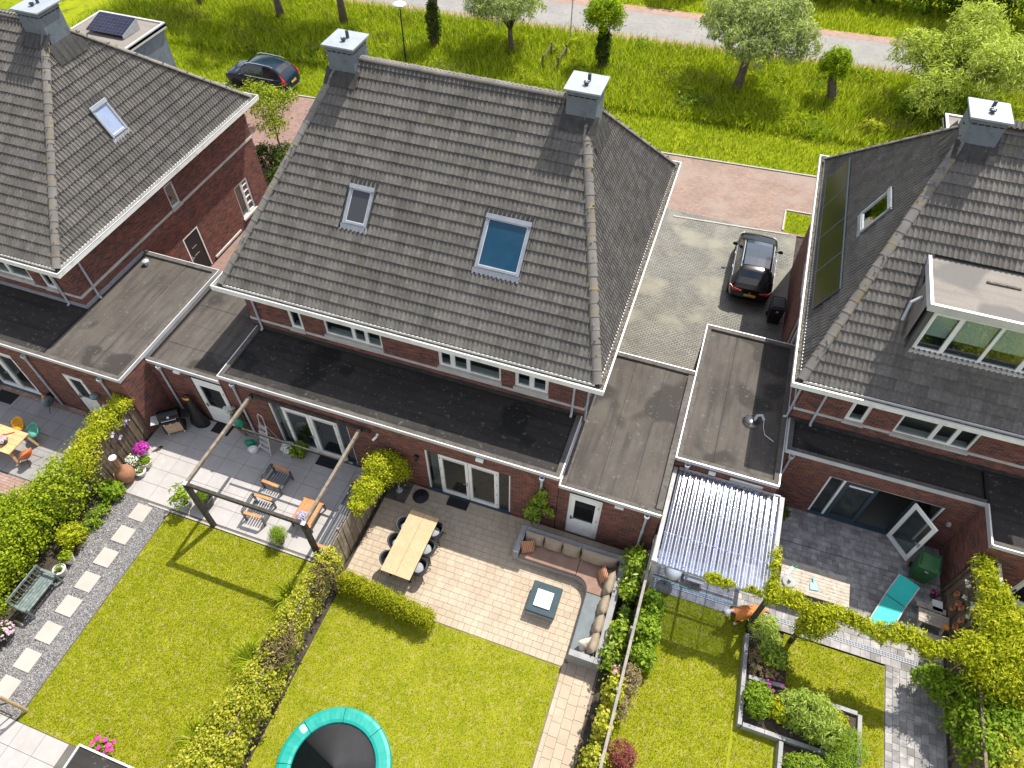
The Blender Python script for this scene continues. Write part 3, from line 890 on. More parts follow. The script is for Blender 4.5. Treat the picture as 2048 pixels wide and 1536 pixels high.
M['redpave'] = brick_mat('reddish_paving', .20, .10, [(.23, .14, .12), (.32, .2, .165), (.27, .18, .155)], (.2, .15, .12), msize=.008, bump=.3)
M['asphalt'] = pbr('pale_asphalt', (.215, .205, .19), (.255, .245, .228), scale=.6, rough=.9, c3=(.19, .183, .17), s3=3, bump=.3, bscale=60)
M['kerb'] = pbr('kerb_concrete', (.30, .28, .25), (.38, .36, .32), scale=2, rough=.9)

strip('verge', lane(35.5, .068), lane(48.1, .072), -.05, M['vergeg'])
strip('road_edge_strip', lane(48.1, .072), lane(49.0, .072), -.028, M['pinkroad'])
strip('road', lane(49.0, .072), lane(52.6, .068), -.024, M['asphalt'])
strip('road_far_strip', lane(52.6, .068), lane(53.5, .066), -.02, M['pinkroad'])
strip('far_verge', lane(53.5, .066), lane(90, .066), -.03, M['vergeg'])
strip('lane', lane(29.95, .085), lane(35.3, .068), -.016, M['pinkbrick'])
kb = MB()
for x0 in range(-60, 50):
    kb.bar((x0 + .005, 35.36 + .068 * x0, -.02), (x0 + .995, 35.36 + .068 * (x0 + 1), -.02), .1, .12)
struct('kerb', kb, M['kerb'])
g = MB(); g.box(-2.3, 4.4, 17.2, 30.3, -.07, -.005); struct('driveway', g, M['greypave'])
kb = MB(); kb.bar((-1.6, 29.80, -.01), (4.0, 30.28, -.01), .1, .07); struct('driveway_kerb', kb, M['kerb'])
g = MB(); g.box(-21.2, -14.6, 16, 30.0, -.07, -.008); struct('side_driveway', g, M['redpave'])
g = MB(); g.box(-36, -15.5, 22, 33.4, -.08, -.012); struct('front_pavement', g, M['redpave'])
# patch of rough grass beside the drive
g = MB(); g.box(3.75, 5.4, 30.45, 32.1, -.07, -.002); struct('grass_patch', g, M['vergeg'])
kb = MB(); kb.bar((3.7, 30.5, 0), (3.7, 32.2, 0), .08, .1); kb.bar((3.7, 32.2, 0), (5.4, 32.3, 0), .08, .1); struct('patch_kerb', kb, M['kerb'])

# lawns
def sheet(name, x0, x1, y0, y1, z, mat, nx=8, ny=8, amp=0.0):
    mb = MB(); grid_noise_sheet(mb, x0, x1, y0, y1, z, nx, ny, amp); return struct(name, mb, mat)
sheet('lawn_by_pergola', -15.07, -8.75, .2, 7.33, .012, M['turf'], 20, 30, .008); sheet('lawn_by_shed', -12.38, -8.75, -3, .2, .012, M['turf'], 8, 8, .008)
sheet('lawn_by_trampoline', -8.15, -.62, -4, 6.86, .012, M['turf'], 24, 30, .008)
sheet('lawn_by_dog', 1.25, 4.55, -3, 10.3, .012, M['turf'], 10, 30, .008)
sheet('lawn_by_planter', 5.7, 8.72, 8.45, 10.15, .012, M['turf'], 10, 8, .008)
sheet('lawn_past_planter', 4.5, 8.72, -3, 8.45, .010, M['turf'], 10, 20, .008)
sheet('neighbour_lawn', -31, -19.2, -2, 5.9, .012, M['turf'], 10, 10, .008)
sheet('far_neighbour_lawn', 11.4, 20, -2, 10.4, .012, M['turf'], 10, 10, .008)
sheet('planting_bed', -19.4, -17.0, -1, 9.6, .02, M['soil'], 10, 30, .03)
sheet('hedge_bed', -8.7, -8.15, -3, 7.2, .015, M['soil'], 4, 30, .01)
sheet('fence_bed', .5, 1.3, -3, 9.7, .014, M['soil'], 4, 30, .01)

# pavers as single stones
def paver_mesh(name, w, l, h, ch, mat):
    mb = MB(); x, y = w / 2, l / 2
    mb.add([(-x, -y, 0), (x, -y, 0), (x, y, 0), (-x, y, 0), (-x, -y, h - ch), (x, -y, h - ch), (x, y, h - ch), (-x, y, h - ch),
            (-x + ch, -y + ch, h), (x - ch, -y + ch, h), (x - ch, y - ch, h), (-x + ch, y - ch, h)],
           [(0, 1, 5, 4), (1, 2, 6, 5), (2, 3, 7, 6), (3, 0, 4, 7), (4, 5, 9, 8), (5, 6, 10, 9), (6, 7, 11, 10), (7, 4, 8, 11), (8, 9, 10, 11)])
    return mb.mesh(name, mat)

def lay(parent, name, cells, mat, h=.035, gap=.006, ch=.005, limit=300, dz=.0025, tilt=.004):
    """cells: (cx,cy,w,l). The nearest become objects, the rest one joined mesh"""
    cells = sorted(cells, key=lambda c: (c[0] - CAM[0]) ** 2 + (c[1] - CAM[1]) ** 2 - 40 * c[2] * c[3])
    cache = {}
    rest = MB()
    for i, (cx, cy, w, l) in enumerate(cells):
        key = (round(w, 3), round(l, 3))
        if key not in cache: cache[key] = paver_mesh(name, w - gap, l - gap, h, ch, mat)
        me = cache[key]
        T = Matrix.Translation((cx, cy, rnd.uniform(-dz, dz))) @ Matrix.Rotation(rnd.uniform(-tilt, tilt), 4, 'X') @ Matrix.Rotation(rnd.uniform(-tilt, tilt), 4, 'Y') @ Matrix.Rotation(rnd.uniform(-tilt, tilt), 4, 'Z')
        if i < limit:
            o = bpy.data.objects.new(name, me); col.objects.link(o); o.parent = parent; o.matrix_local = T
        else:
            o0 = len(rest.v); rest.v.extend([tuple(T @ v.co) for v in me.vertices])
            for p in me.polygons: rest.f.append(tuple(k + o0 for k in p.vertices)); rest.m.append(0)
    if rest.v:
        o = link(name + 's', rest.mesh(name + 's', mat), parent); o['kind'] = 'stuff'

def bond(x0, x1, y0, y1, row, lens, along='x', inside=None, seed=1):
    r = random.Random(seed); cells = []
    a0, a1, b0, b1 = (x0, x1, y0, y1) if along == 'x' else (y0, y1, x0, x1)
    b = b0
    while b < b1 - row * .3:
        bb = min(b + row, b1)
        a = a0 - r.uniform(0, .12)
        first = True
        while a < a1 - .03:
            L = r.choice(lens); e = a + L
            if a1 - e < .08: e = a1
            s = max(a, a0); e = min(e, a1)
            if e - s > .04:
                c = ((s + e) / 2, (b + bb) / 2, e - s, bb - b)
                if along != 'x': c = (c[1], c[0], c[3], c[2])
                c = tuple(round(q, 3) for q in c)
                if inside is None or inside(c[0], c[1]): cells.append(c)
            a = e
        b = bb
    return cells

M['paver_sand'] = pbr('sand_coloured_paver', (.36, .29, .21), (.41, .34, .25), scale=1.2, rough=.85, spec=.2, rand=.06, island=.06, bump=.3, bscale=45, c3=(.36, .29, .215), s3=5)
M['paver_grey'] = pbr('mottled_grey_paver', (.20, .19, .185), (.30, .285, .27), scale=2.0, rough=.85, rand=.24, island=.24, bump=.3, bscale=45, c3=(.36, .34, .315), s3=4)
M['slab'] = pbr('pale_grey_slab', (.325, .305, .287), (.355, .335, .317), scale=1.5, rough=.8, rand=.035, island=.03, c3=(.37, .35, .335), s3=4)
M['slab2'] = pbr('stepping_slab', (.36, .325, .285), (.40, .36, .315), scale=2, rough=.85, rand=.04, bump=.15)

# sandy patio of the middle garden, and its path
p = MB(); p.box(-8.28, .52, 6.85, 11.24, -.05, .018); p.box(-.62, .52, -2, 6.85, -.05, .018)
patio = struct('patio', p, M['sand'])
cells = bond(-8.25, .5, 7.12, 11.22, .205, (.2, .3, .3, .3), seed=3)
cells += bond(-8.25, -.6, 6.87, 7.12, .25, (.2, .2), seed=4)
lay(patio, 'paver', cells, M['paver_sand'])
pth = MB(); pth.box(-.64, .5, -2, 6.9, -.045, .0175)
path = struct('garden_path', pth, M['sand'])
cells = bond(-.46, .45, -1.0, 7.1, .3, (.4, .3, .3, .4), along='y', seed=6) + bond(-.6, -.46, -1, 7.0, .14, (.5, .5), along='y', seed=5)
lay(path, 'paver', cells, M['paver_sand'], limit=200)

# slab terrace under the pergola
p = MB(); p.box(-17.75, -8.5, 7.42, 11.24, -.05, .015); terr = struct('terrace', p, M['sandgrey'])
cells = []
x = -17.72
while x < -8.6:
    w = min(.8, -8.52 - x); y = 7.5
    while y < 11.2:
        l = min(.6, 11.22 - y)
        if w > .1 and l > .05: cells.append((round(x + w / 2, 3), round(y + l / 2, 3), round(w, 3), round(l, 3)))
        y += .6
    x += .8
lay(terr, 'slab', cells, M['slab'], gap=.008)
kb = MB(); x = -16.0
while x < -8.7:
    kb.box(x + .004, min(x + 1, -8.7) - .004, 7.36, 7.42, -.05, .045); x += 1
struct('terrace_edging', kb, M['kerb'])

# gravel path with stepping stones
g = MB(); grid_noise_sheet(g, -17.15, -15.1, .2, 7.42, .012, 20, 60, .01)
gp = struct('gravel_path', g, M['gravel_bed'])
def pebbles(parent, x0, x1, y0, y1, n, mat, r=(.012, .03), z=.015, avoid=()):
    mb = MB(); V = []; F = []
    o = np.array([(1, 0, 0), (-1, 0, 0), (0, 1, 0), (0, -1, 0), (0, 0, 1), (0, 0, -1)], float)
    fs = [(0, 2, 4), (2, 1, 4), (1, 3, 4), (3, 0, 4)]
    k = 0
    while k < n:
        x, y = rnd.uniform(x0, x1), rnd.uniform(y0, y1)
        k += 1
        if any(a < x < b and c < y < d for a, b, c, d in avoid): continue
        s = rnd.uniform(*r); a = rnd.uniform(0, 6.28); sc = np.array((s * rnd.uniform(.8, 1.4), s, s * .7))
        q = o * sc; q = np.stack([q[:, 0] * math.cos(a) - q[:, 1] * math.sin(a), q[:, 0] * math.sin(a) + q[:, 1] * math.cos(a), q[:, 2]], 1) + (x, y, z + s * .2)
        b0 = len(V); V.extend(map(tuple, q)); F.extend([tuple(i + b0 for i in f) for f in fs])
    mb.v = V; mb.f = F; mb.m = [0] * len(F)
    ob = link('gravel', mb.mesh('gravel', mat), parent); ob['kind'] = 'stuff'
M['pebble'] = pbr('grey_pebbles', (.235, .225, .22), rough=.85, spec=.15, island=.8)
steps = [(-16.03, y) for y in (6.99, 6.09, 5.21, 4.31, 3.45, 2.55, 1.66, .82)]
pebbles(gp, -17.15, -15.12, .2, 7.4, 26000, M['pebble'], r=(.008, .021), avoid=[(-16.33, -15.72, y - .3, y + .3) for _, y in steps])
lay(gp, 'stepping_stone', [(x, y, .6, .6) for x, y in steps], M['slab2'], h=.05, gap=0, ch=.008)
kb = MB(); y = .25
while y < 6.4: kb.box(-15.115, -15.085, y + .004, y + .996, -.05, .02); y += 1
struct('gravel_edging', kb, M['sandgrey'])
p = MB(); p.box(-24, -12.4, -2.5, .19, -.05, .012); t2 = struct('lower_terrace', p, M['sandgrey'])
cells = [(round(-19.6 + .8 * i + .4, 3), round(.18 - .6 * j - .3, 3), .8, .6) for i in range(8) for j in range(4)]
lay(t2, 'slab', cells, M['slab'], gap=.008)
# neighbour's terrace on the far left
p = MB(); p.box(-31, -18.2, 5.95, 9.99, -.05, .01); t3 = struct('neighbour_terrace', p, M['sandgrey'])
M['slab3'] = pbr('dark_grey_slab', (.23, .22, .21), (.27, .26, .25), scale=1.5, rough=.8, rand=.04, island=.03)
cells = [(round(-30.9 + .6 * i + .3, 3), round(6.75 + .6 * j + .3, 3), .6, .6) for i in range(21) for j in range(5) if 6.75 + .6 * j < 9.6]
lay(t3, 'slab', [c for c in cells if c[0] > -25], M['slab3'], gap=.007)
M['paver_red'] = pbr('red_brown_paver', (.24, .15, .12), (.31, .21, .17), scale=3, rough=.9, rand=.15, island=.15)
cells = bond(-24.9, -18.3, 6.0, 6.72, .1, (.2, .2), seed=9) + bond(-24.9, -20.8, 9.76, 9.97, .1, (.2, .2), seed=10)
lay(t3, 'paver', cells, M['paver_red'], gap=.005)

# grey mottled patio and path of the garden with the dog
p = MB(); p.box(1.2, 10.45, 10.2, 14.84, -.05, .012)
pg = struct('grey_patio', p, M['sandgrey'])
lens = (.2, .3, .3, .2, .4)
cells = bond(1.2, 10.42, 10.62, 13.44, .2, (.2, .3, .3, .2), seed=21) + bond(4.4, 10.42, 13.44, 14.82, .2, (.2, .3, .3), seed=22) + bond(1.5, 9.6, 10.2, 10.45, .25, (.3, .3), seed=23)
lay(pg, 'paver', cells, M['paver_grey'])
p = MB(); p.box(8.72, 10.45, -2, 10.2, -.05, .0118); pp_ = struct('grey_path', p, M['sandgrey'])
cells = bond(8.74, 10.42, 5.4, 10.2, .2, (.3, .3, .2), along='y', seed=24)
lay(pp_, 'paver', cells, M['paver_grey'])
# slotted drain between patio and lawn
for xa, xb in ((1.5, 10.0),):
    d = MB(); d.box(xa, xb, 10.46, 10.475, 0, .05); d.box(xa, xb, 10.595, 10.61, 0, .05); d.box(xa, xb, 10.53, 10.54, 0, .05)
    x = xa
    while x < xb: d.box(x, x + .016, 10.476, 10.594, .028, .044); x += .045
    b_ = MB(); b_.box(1.5, 10.0, 10.462, 10.608, -.02, .004); single('drain_channel', d, M['pipe'], 'long slotted metal drain between the grey patio and the lawn', 'drain', (5.5, 10.53, 0))

# ------------------------------------------------------------------ the houses
def house_walls(root, x0, x1, y0, y1, ztop, holes):
    """four brick walls; holes = {'rear': [...], 'right': ...} in wall coordinates"""
    for key, O, U, Nn, W in (('rear', (x0, y0, 0), (1, 0, 0), (0, -1, 0), x1 - x0), ('right', (x1, y0, 0), (0, 1, 0), (1, 0, 0), y1 - y0),
                             ('front', (x1, y1, 0), (-1, 0, 0), (0, 1, 0), x1 - x0), ('left', (x0, y1, 0), (0, -1, 0), (-1, 0, 0), y1 - y0)):
        mb = MB(); holes_wall(mb, O, U, Nn, W, ztop, holes.get(key, []))
        part('wall', mb, M['brick'], root)

def band(root, segs, z0=3.58, z1=3.69):
    mb = MB()
    for x0, x1, y0, y1 in segs: mb.box(x0, x1, y0, y1, z0, z1)
    part('stone_band', mb, M['concrete'], root)

# ---- the pair of houses in the middle
HX0, HX1, HY0, HY1 = -15.34, -1.55, 13.22, 25.9
house = thing('semi_detached_house', 'pair of brick houses under one hipped grey tile roof with two chimneys and two skylights', 'house', ((HX0 + HX1) / 2, 19.5, 0))
wx0, wx1, wy0, wy1 = HX0 + .62, HX1 - .62, HY0 + .62, HY1 - .62
win_rear = [(-13.05, -12.5, 3.68, 4.75), (-11.62, -9.39, 3.86, 4.85), (-7.31, -5.06, 3.84, 4.85), (-4.58, -3.42, 3.86, 4.85)]
holes = {'rear': [(a - wx0, b - wx0, c, d) for a, b, c, d in win_rear] + [(-14.3 - wx0, -2.4 - wx0, .0, 2.9)]}
house_walls(house, wx0, wx1, wy0, wy1, 5.37, holes)
for (a, b, c, d), sp, sa in zip(win_rear, [(), (.5, .74), (.23, .49), (.5,)], [[1], [0, 1, 0], [1, 1, 0], [1, 1]]):
    window(house, (a, wy0, c), (1, 0, 0), (0, -1, 0), b - a, d - c, sp, sashes=sa)
band(house, [(wx0 - .03, wx1 + .03, wy0 - .025, wy0 - .001), (wx1 + .001, wx1 + .03, wy0, wy1), (wx0 - .03, wx0 - .001, wy0, wy1)])
gutter(house, HX0, HX1, HY0, HY1)
INS = 2.55
skips = {'rear': []}
ya = HY0 + .27; sl = math.hypot((HY1 - HY0) / 2 - .27, 11.0 - 5.50); cosS = ((HY1 - HY0) / 2 - .27) / sl
def tt(y): return (y - ya) / cosS
xa = HX0 + .27
sky = [(-11.18, 15.66, .86, 1.25, 'greyglass'), (-6.47, 15.38, 1.47, 1.66, 'blueglass')]
for x, y, w, h, gl in sky: skips['rear'].append((x - xa - .04, x - xa + w + .04, tt(y) - .02, tt(y) + h + .02))
roof, F, AL, AR = hipped_roof(house, HX0, HX1, HY0, HY1, 11.0, INS, {'rear': 300}, skips)
for x, y, w, h, gl in sky: roof_window(house, roof, F['rear'][0], F['rear'][1], F['rear'][2], x - xa, tt(y), w, h, gl)
for cx, side in ((-4.38, 'right'), (-12.36, 'left')):
    chimney(house, cx, 19.58, 9.6, 11.47); chimney_flashing(house, cx, 19.58, 11.47, .93, .96, F, side)
downpipe(house, -14.35, wy0 - .06, 3.2, 5.34); downpipe(house, -2.55, wy0 - .06, 3.2, 5.34); downpipe(house, wx1 + .06, wy0 + .12, 2.82, 5.34, out=(1, 0))
# rear extension with the two garden fronts
EX0, EX1, EY0 = -14.58, -2.2, 11.26
ext = MB()
fd1, fd2 = (-12.85, -9.72, .02, 2.52), (-6.88, -3.82, .02, 2.54)
holes_wall(ext, (EX0, EY0, 0), (1, 0, 0), (0, -1, 0), EX1 - EX0, 3.2, [(a - EX0, b - EX0, c, d) for a, b, c, d in (fd1, fd2)])
part('extension_wall', ext, M['brick'], house)
sw = MB(); sw.quad((EX0, EY0, 2.8), (EX0, wy0, 2.8), (EX0, wy0, 3.2), (EX0, EY0, 3.2)); sw.quad((EX1, EY0, 2.6), (EX1, wy0, 2.6), (EX1, wy0, 3.2), (EX1, EY0, 3.2)); part('extension_side', sw, M['bitumk'], house)
french_doors(house, (fd1[0], EY0, .02), (1, 0, 0), (0, -1, 0), fd1[1] - fd1[0], 2.5, [(.52, 1.58), (1.58, 2.64)], floor='darkfloor')
french_doors(house, (fd2[0], EY0, .02), (1, 0, 0), (0, -1, 0), fd2[1] - fd2[0], 2.52, [(.52, 1.56), (1.56, 2.60)], floor='oak')
flat_roof(house, EX0, EX1, EY0, wy0 - .003, 3.18, 'x', 1.0, 'bitumd', edges='lrf', name='extension_roof')
fl = MB(); fl.box(wx0 + .0, wx1 + .0, wy0 - .03, wy0 - .004, 3.18, 3.36); part('wall_flashing', fl, M['lead'], house)
downpipe(house, -2.75, EY0 - .07, .0, 3.1, hopper=True)
downpipe(house, -14.0, EY0 - .07, .0, 3.12, hopper=True)

def coach_lamp(x, y, z, label, grp=None):
    t = thing('wall_lamp', label, 'wall lamp', (x, y, z), 0, grp)
    b = MB(); b.box(-.06, .06, -.02, 0, -.1, .12); part('bracket', b, M['black'], t, wld=False)
    s = MB(); s.lathe((0, -.1, 0), [(.0, .16), (.085, .1), (.085, .09), (.07, .08), (.055, -.1), (.0, -.1)], 6); part('lantern', s, M['black'], t, wld=False)
    g_ = MB(); g_.lathe((0, -.1, -.085), [(.048, -.02), (.055, .12)], 6); part('lamp_glass', g_, M['alu'], t, wld=False)
    return t
coach_lamp(-7.17, EY0, 1.98, 'small black lantern on the brick wall beside the umbrella foot')
t = thing('security_camera', 'small white outdoor camera at the pergola corner on the wall', 'camera', (-8.55, EY0, 2.62))
b = MB(); b.lathe((0, -.02, 0), [(.05, -.02), (.05, .02)], 10, T=Matrix.Rotation(R_(90), 4, 'X')); b.bar((0, 0, 0), (0, -.1, -.02), .03, .03); part('mount', b, M['white'], t, wld=False)
b = MB(); b.tube([(0, -.08, -.02), (-.08, -.24, -.07)], .04, 10); part('housing', b, M['white'], t, wld=False)
b = MB(); b.box(-4.98, -4.72, EY0 - .1, EY0 - .001, 2.95, 3.07); single('floodlight', b, M['white'], 'flat white floodlight above the double doors facing the sandy patio', 'floodlight', (-4.85, EY0, 3), bevel=.01)
b = MB(); b.box(-.36, -.08, EY0 - .06, EY0 - .001, 2.62, 2.70); single('wall_light', b, M['white'], 'thin white light strip under the garage eave beside the glazed back door', 'wall light', (-.2, EY0, 2.66))
b = MB(); b.box(-16.55, -16.3, EY0 - .08, EY0 - .001, 2.72, 2.80); single('wall_light', b, M['white'], 'small white light under the eave above the barbecue corner', 'wall light', (-16.4, EY0, 2.7))

# ---- garages beside the pair
def garage(x0, x1, y0, y1, z, label, sheets, holes=(), edges='lrfb', mat='bitum', back=None, width=1.0):
    t = thing('garage', label, 'garage', ((x0 + x1) / 2, (y0 + y1) / 2, 0))
    mb = MB(); holes_wall(mb, (x0, y0, 0), (1, 0, 0), (0, -1, 0), x1 - x0, z - .02, [(a - x0, b - x0, c, d) for a, b, c, d in holes]); part('wall', mb, M['brick'], t)
    for O, U, Nn, W in (((x1, y0, 0), (0, 1, 0), (1, 0, 0), y1 - y0), ((x1, y1, 0), (-1, 0, 0), (0, 1, 0), x1 - x0), ((x0, y1, 0), (0, -1, 0), (-1, 0, 0), y1 - y0)):
        mb = MB(); holes_wall(mb, O, U, Nn, W, z - .02, []); part('wall', mb, M['brick'], t)
    flat_roof(t, x0, x1, y0, y1, z, sheets, width, mat, edges)
    return t
g1 = garage(-17.68, -14.62, EY0, 16.0, 2.84, 'brick garage with a brown felt roof beside the barbecue', 'x', [(-15.97, -14.66, 0, 2.8)], edges='fb')
back_door(g1, (-15.95, EY0, .02), (1, 0, 0), (0, -1, 0), 1.28, 2.76, handle_left=True, glass='darkglass')
downpipe(g1, -17.15, EY0 - .07, 0, 2.82, hopper=True)
g2 = garage(-2.18, 1.06, EY0, 17.35, 2.80, 'brick garage with a brown felt roof behind the corner sofa', 'y', [(-1.82, -.74, 0, 2.76)], edges='lfb', width=1.08)
up = MB(); up.box(.86, 1.06, EY0 + .18, 17.1, 2.78, 2.93); part('parapet_wall', up, M['bitumk'], g2)
back_door(g2, (-1.82, EY0, .02), (1, 0, 0), (0, -1, 0), 1.08, 2.74)
downpipe(g2, .66, EY0 - .07, 0, 2.74, hopper=True)
vm = MB()
for k in range(6): vm.box(-.02 + k * .06, .01 + k * .06, EY0 - .004, EY0 - .001, 2.2, 2.29)
part('air_vent', vm, M['debris'], g2)
vm = MB()
for k in range(6): vm.box(-.3 + k * .06, -.27 + k * .06, EY0 - .004, EY0 - .001, .32, .41)
part('air_vent', vm, M['black'], g2)
g3 = garage(1.09, 4.34, 13.47, 19.75, 2.88, 'brick garage with a half shaded felt roof behind the clear corrugated canopy', 'y', [(2.9, 3.95, 0, 2.72)], width=1.08, edges='lrfb')
back_door(g3, (2.9, 13.47, .02), (1, 0, 0), (0, -1, 0), 1.05, 2.7)
downpipe(g3, 1.5, 13.40, 0, 2.8, hopper=True)
b = MB(); b.box(2.2, 2.42, 13.37, 13.468, 2.66, 2.74); single('wall_light', b, M['white'], 'white light on the garage wall above the clear canopy sheets', 'wall light', (2.3, 13.45, 2.7))

# ---- the house at the left
LX1, LY0 = -20.58, 11.93; LX0, LY1 = LX1 - 13.79, LY0 + 12.68
hl = thing('hip_roof_house', 'red brick house beside the blue car with a white gutter and a black side door', 'house', (-27.5, 18.3, 0))
lwx1, lwy0, lwy1 = LX1 - .65, LY0 + .65, LY1 - .5
wl = [(-21.25, 18.15, 18.72, 3.68, 4.75), (-21.25, 21.86, 22.95, .45, 2.2), (-21.25, 17.95, 18.98, .0, 2.2)]
hol = {'right': [(y0 - lwy0, y1 - lwy0, z0, z1) for _, y0, y1, z0, z1 in wl], 'rear': [(-22.75 - LX0 - .65, -22.2 - LX0 - .65, 3.7, 4.75), (-25.4 - LX0 - .65, -23.25 - LX0 - .65, 3.8, 4.75)]}
house_walls(hl, LX0 + .65, lwx1, lwy0, lwy1, 5.37, hol)
window(hl, (lwx1, 18.15, 3.68), (0, 1, 0), (1, 0, 0), .57, 1.07, sashes=[0])
window(hl, (-22.75, lwy0, 3.7), (1, 0, 0), (0, -1, 0), .55, 1.05)
window(hl, (-25.4, lwy0, 3.8), (1, 0, 0), (0, -1, 0), 2.15, .95, (.5,), sashes=[0, 1])
wf, T = window(hl, (lwx1, 21.86, .45), (0, 1, 0), (1, 0, 0), 1.09, 1.75, (.5,), sashes=[0, 1], sill=.08)
gb = MB()
for z in (.45, .78, 1.1, 1.42): gb.tbox(T, .58, 1.0, .04, .075, z, z + .05)
part('glazing_bar', gb, M['white'], hl, parent=wf)
T = frameT((lwx1, 17.95, 0), (0, 1, 0), (1, 0, 0))
fr = MB(); fr.tbox(T, 0, .06, .0, .1, 0, 2.2); fr.tbox(T, .97, 1.03, .0, .1, 0, 2.2); fr.tbox(T, .06, .97, .0, .1, 2.14, 2.2); dd = part('door', fr, M['white'], hl)
lf = MB(); lf.tbox(T, .06, .97, .03, .08, .02, 2.14); part('door_leaf', lf, M['doorblack'], hl, parent=dd)
lf = MB()
for z in (1.05, 1.45): lf.tbox(T, .3, .62, .012, .03, z, z + .02)
lf.tbox(T, .1, .13, -.01, .03, .95, 1.15); lf.tbox(T, .1, .24, -.03, -.01, 1.05, 1.07); part('handle', lf, M['steel'], hl, parent=dd)
band(hl, [(LX0 + .6, lwx1 + .03, lwy0 - .025, lwy0 - .001), (lwx1 + .001, lwx1 + .03, lwy0, 18.1), (lwx1 + .001, lwx1 + .03, 18.8, lwy1)])
pl = MB(); pl.box(lwx1 + .001, lwx1 + .06, 19.3, 21.4, .1, .2); part('stone_ledge', pl, M['concrete'], hl)
gutter(hl, LX0, LX1, LY0, LY1)
skl = {'right': [(17.32 - LY0 - .27 - .04, 17.32 - LY0 - .27 + .86, 2.9 * 1.0 - .92, 2.9 * 1.0 + .28)]}
r2, F2, AL2, AR2 = hipped_roof(hl, LX0, LX1, LY0, LY1, 10.95, INS, {'rear': 160, 'right': 140}, skl)
roof_window(hl, r2, F2['right'][0], F2['right'][1], F2['right'][2], 17.32 - LY0 - .27, 2.02, .82, 1.16, 'skyglass')
chimney(hl, -23.5, 18.33, 9.6, 11.42); chimney_flashing(hl, -23.5, 18.33, 11.4, .93, .96, F2, 'right')
downpipe(hl, -22.0, lwy0 - .06, 3.1, 5.34); downpipe(hl, lwx1 + .06, 13.2, 3.1, 5.34, out=(1, 0))
LE0, LEX = 10.0, -17.73
le = MB(); holes_wall(le, (-28.5, LE0, 0), (1, 0, 0), (0, -1, 0), LEX + 28.5, 3.12, [(-20.68 + 28.5, -19.74 + 28.5, 0, 2.4), (-25.2 + 28.5, -22.9 + 28.5, .02, 2.5)]); part('extension_wall', le, M['brick'], hl)
le = MB(); holes_wall(le, (LEX, LE0, 0), (0, 1, 0), (1, 0, 0), 16.0 - LE0, 3.12, []); part('extension_wall', le, M['brick'], hl)
le = MB(); holes_wall(le, (LEX, 16.0, 0), (-1, 0, 0), (0, 1, 0), 3.45, 3.12, []); part('extension_wall', le, M['brick'], hl)
back_door(hl, (-20.68, LE0, .02), (1, 0, 0), (0, -1, 0), .94, 2.36, top=2.28, glassz=(1.02, 2.16), handle_left=True, panel_top=False)
french_doors(hl, (-25.2, LE0, .02), (1, 0, 0), (0, -1, 0), 2.3, 2.48, [(.3, 1.3), (1.3, 2.27)], floor='darkfloor', curtain=False)
d_ = flat_roof(hl, -21.22, LEX, LE0, 16.0, 3.08, 'y', 1.0, 'bitum', edges='rfb', name='garage_roof')
d_ = flat_roof(hl, -28.4, -21.225, LE0, lwy0 - .003, 3.078, 'x', 1.0, 'bitumd', edges='f', name='extension_roof')
fl = MB(); fl.box(lwx1 + .001, lwx1 + .03, lwy0, 15.9, 3.08, 3.26); fl.box(-28, lwx1 + .02, lwy0 - .03, lwy0 - .001, 3.08, 3.26); part('wall_flashing', fl, M['zinc'], hl)
vp = MB(); vp.lathe((-20.7, 15.4, 3.08), [(.09, 0), (.09, .12), (.13, .13), (.13, .2), (0, .26)], 12); part('roof_vent', vp, M['pipe'], hl)
downpipe(hl, -22.2 + .28, LE0 - .07, 0, 2.95, hopper=True); downpipe(hl, -18.6, LE0 - .07, 0, 2.98, hopper=True)
# zinc strip clad side facing the lower garage roof
cl = MB(); y = EY0 + .02
while y < 15.9: cl.box(LEX + .001, LEX + .018, y, min(y + .95, 15.95), 2.86, 3.06); y += .96
part('zinc_cladding', cl, M['zinc'], hl)
# front dormer with a solar panel
def dormer(root, x0, x1, y0, y1, z, zlow, front_dir, win=None):
    b = MB(); b.box(x0 + .12, x1 - .12, y0 + (.12 if front_dir < 0 else 0), y1 - (.12 if front_dir > 0 else 0), zlow, z - .02)
    d = part('dormer', b, M['chimney'], root)
    r = MB(); r.box(x0, x1, y0, y1, z - .1, z); part('dormer_roof', r, M['bitumg'], root, parent=d)
    t = MB(); w = .09
    t.box(x0, x0 + w, y0, y1, z - .18, z + .05); t.box(x1 - w, x1, y0, y1, z - .18, z + .051)
    if front_dir < 0: t.box(x0 + w, x1 - w, y0, y0 + w, z - .18, z + .052)
    else: t.box(x0 + w, x1 - w, y1 - w, y1, z - .18, z + .052)
    part('dormer_trim', t, M['alu'], root, parent=d)
    return d
M['bitumg'] = bitumen('pale_roofing_felt', (.23, .205, .175), (.26, .235, .205), (.20, .18, .155), (.15, .14, .13), px=.5)
dormer(hl, -26.6, -23.35, 20.9, 23.55, 8.7, 6.2, 1)
M['pv'] = brick_mat('solar_cells', .16, .16, [(.012, .014, .035), (.02, .022, .05)], (.06, .065, .09), msize=.006, bump=0, offset=0, rough=.18)
pv = MB(); T = Matrix.Translation((-25.75, 21.75, 8.82)) @ Matrix.Rotation(R_(16), 4, 'X')
pv.tbox(T, 0, 1.75, 0, 1.05, .0, .04); o_ = part('solar_panel', pv, M['pv'], hl)
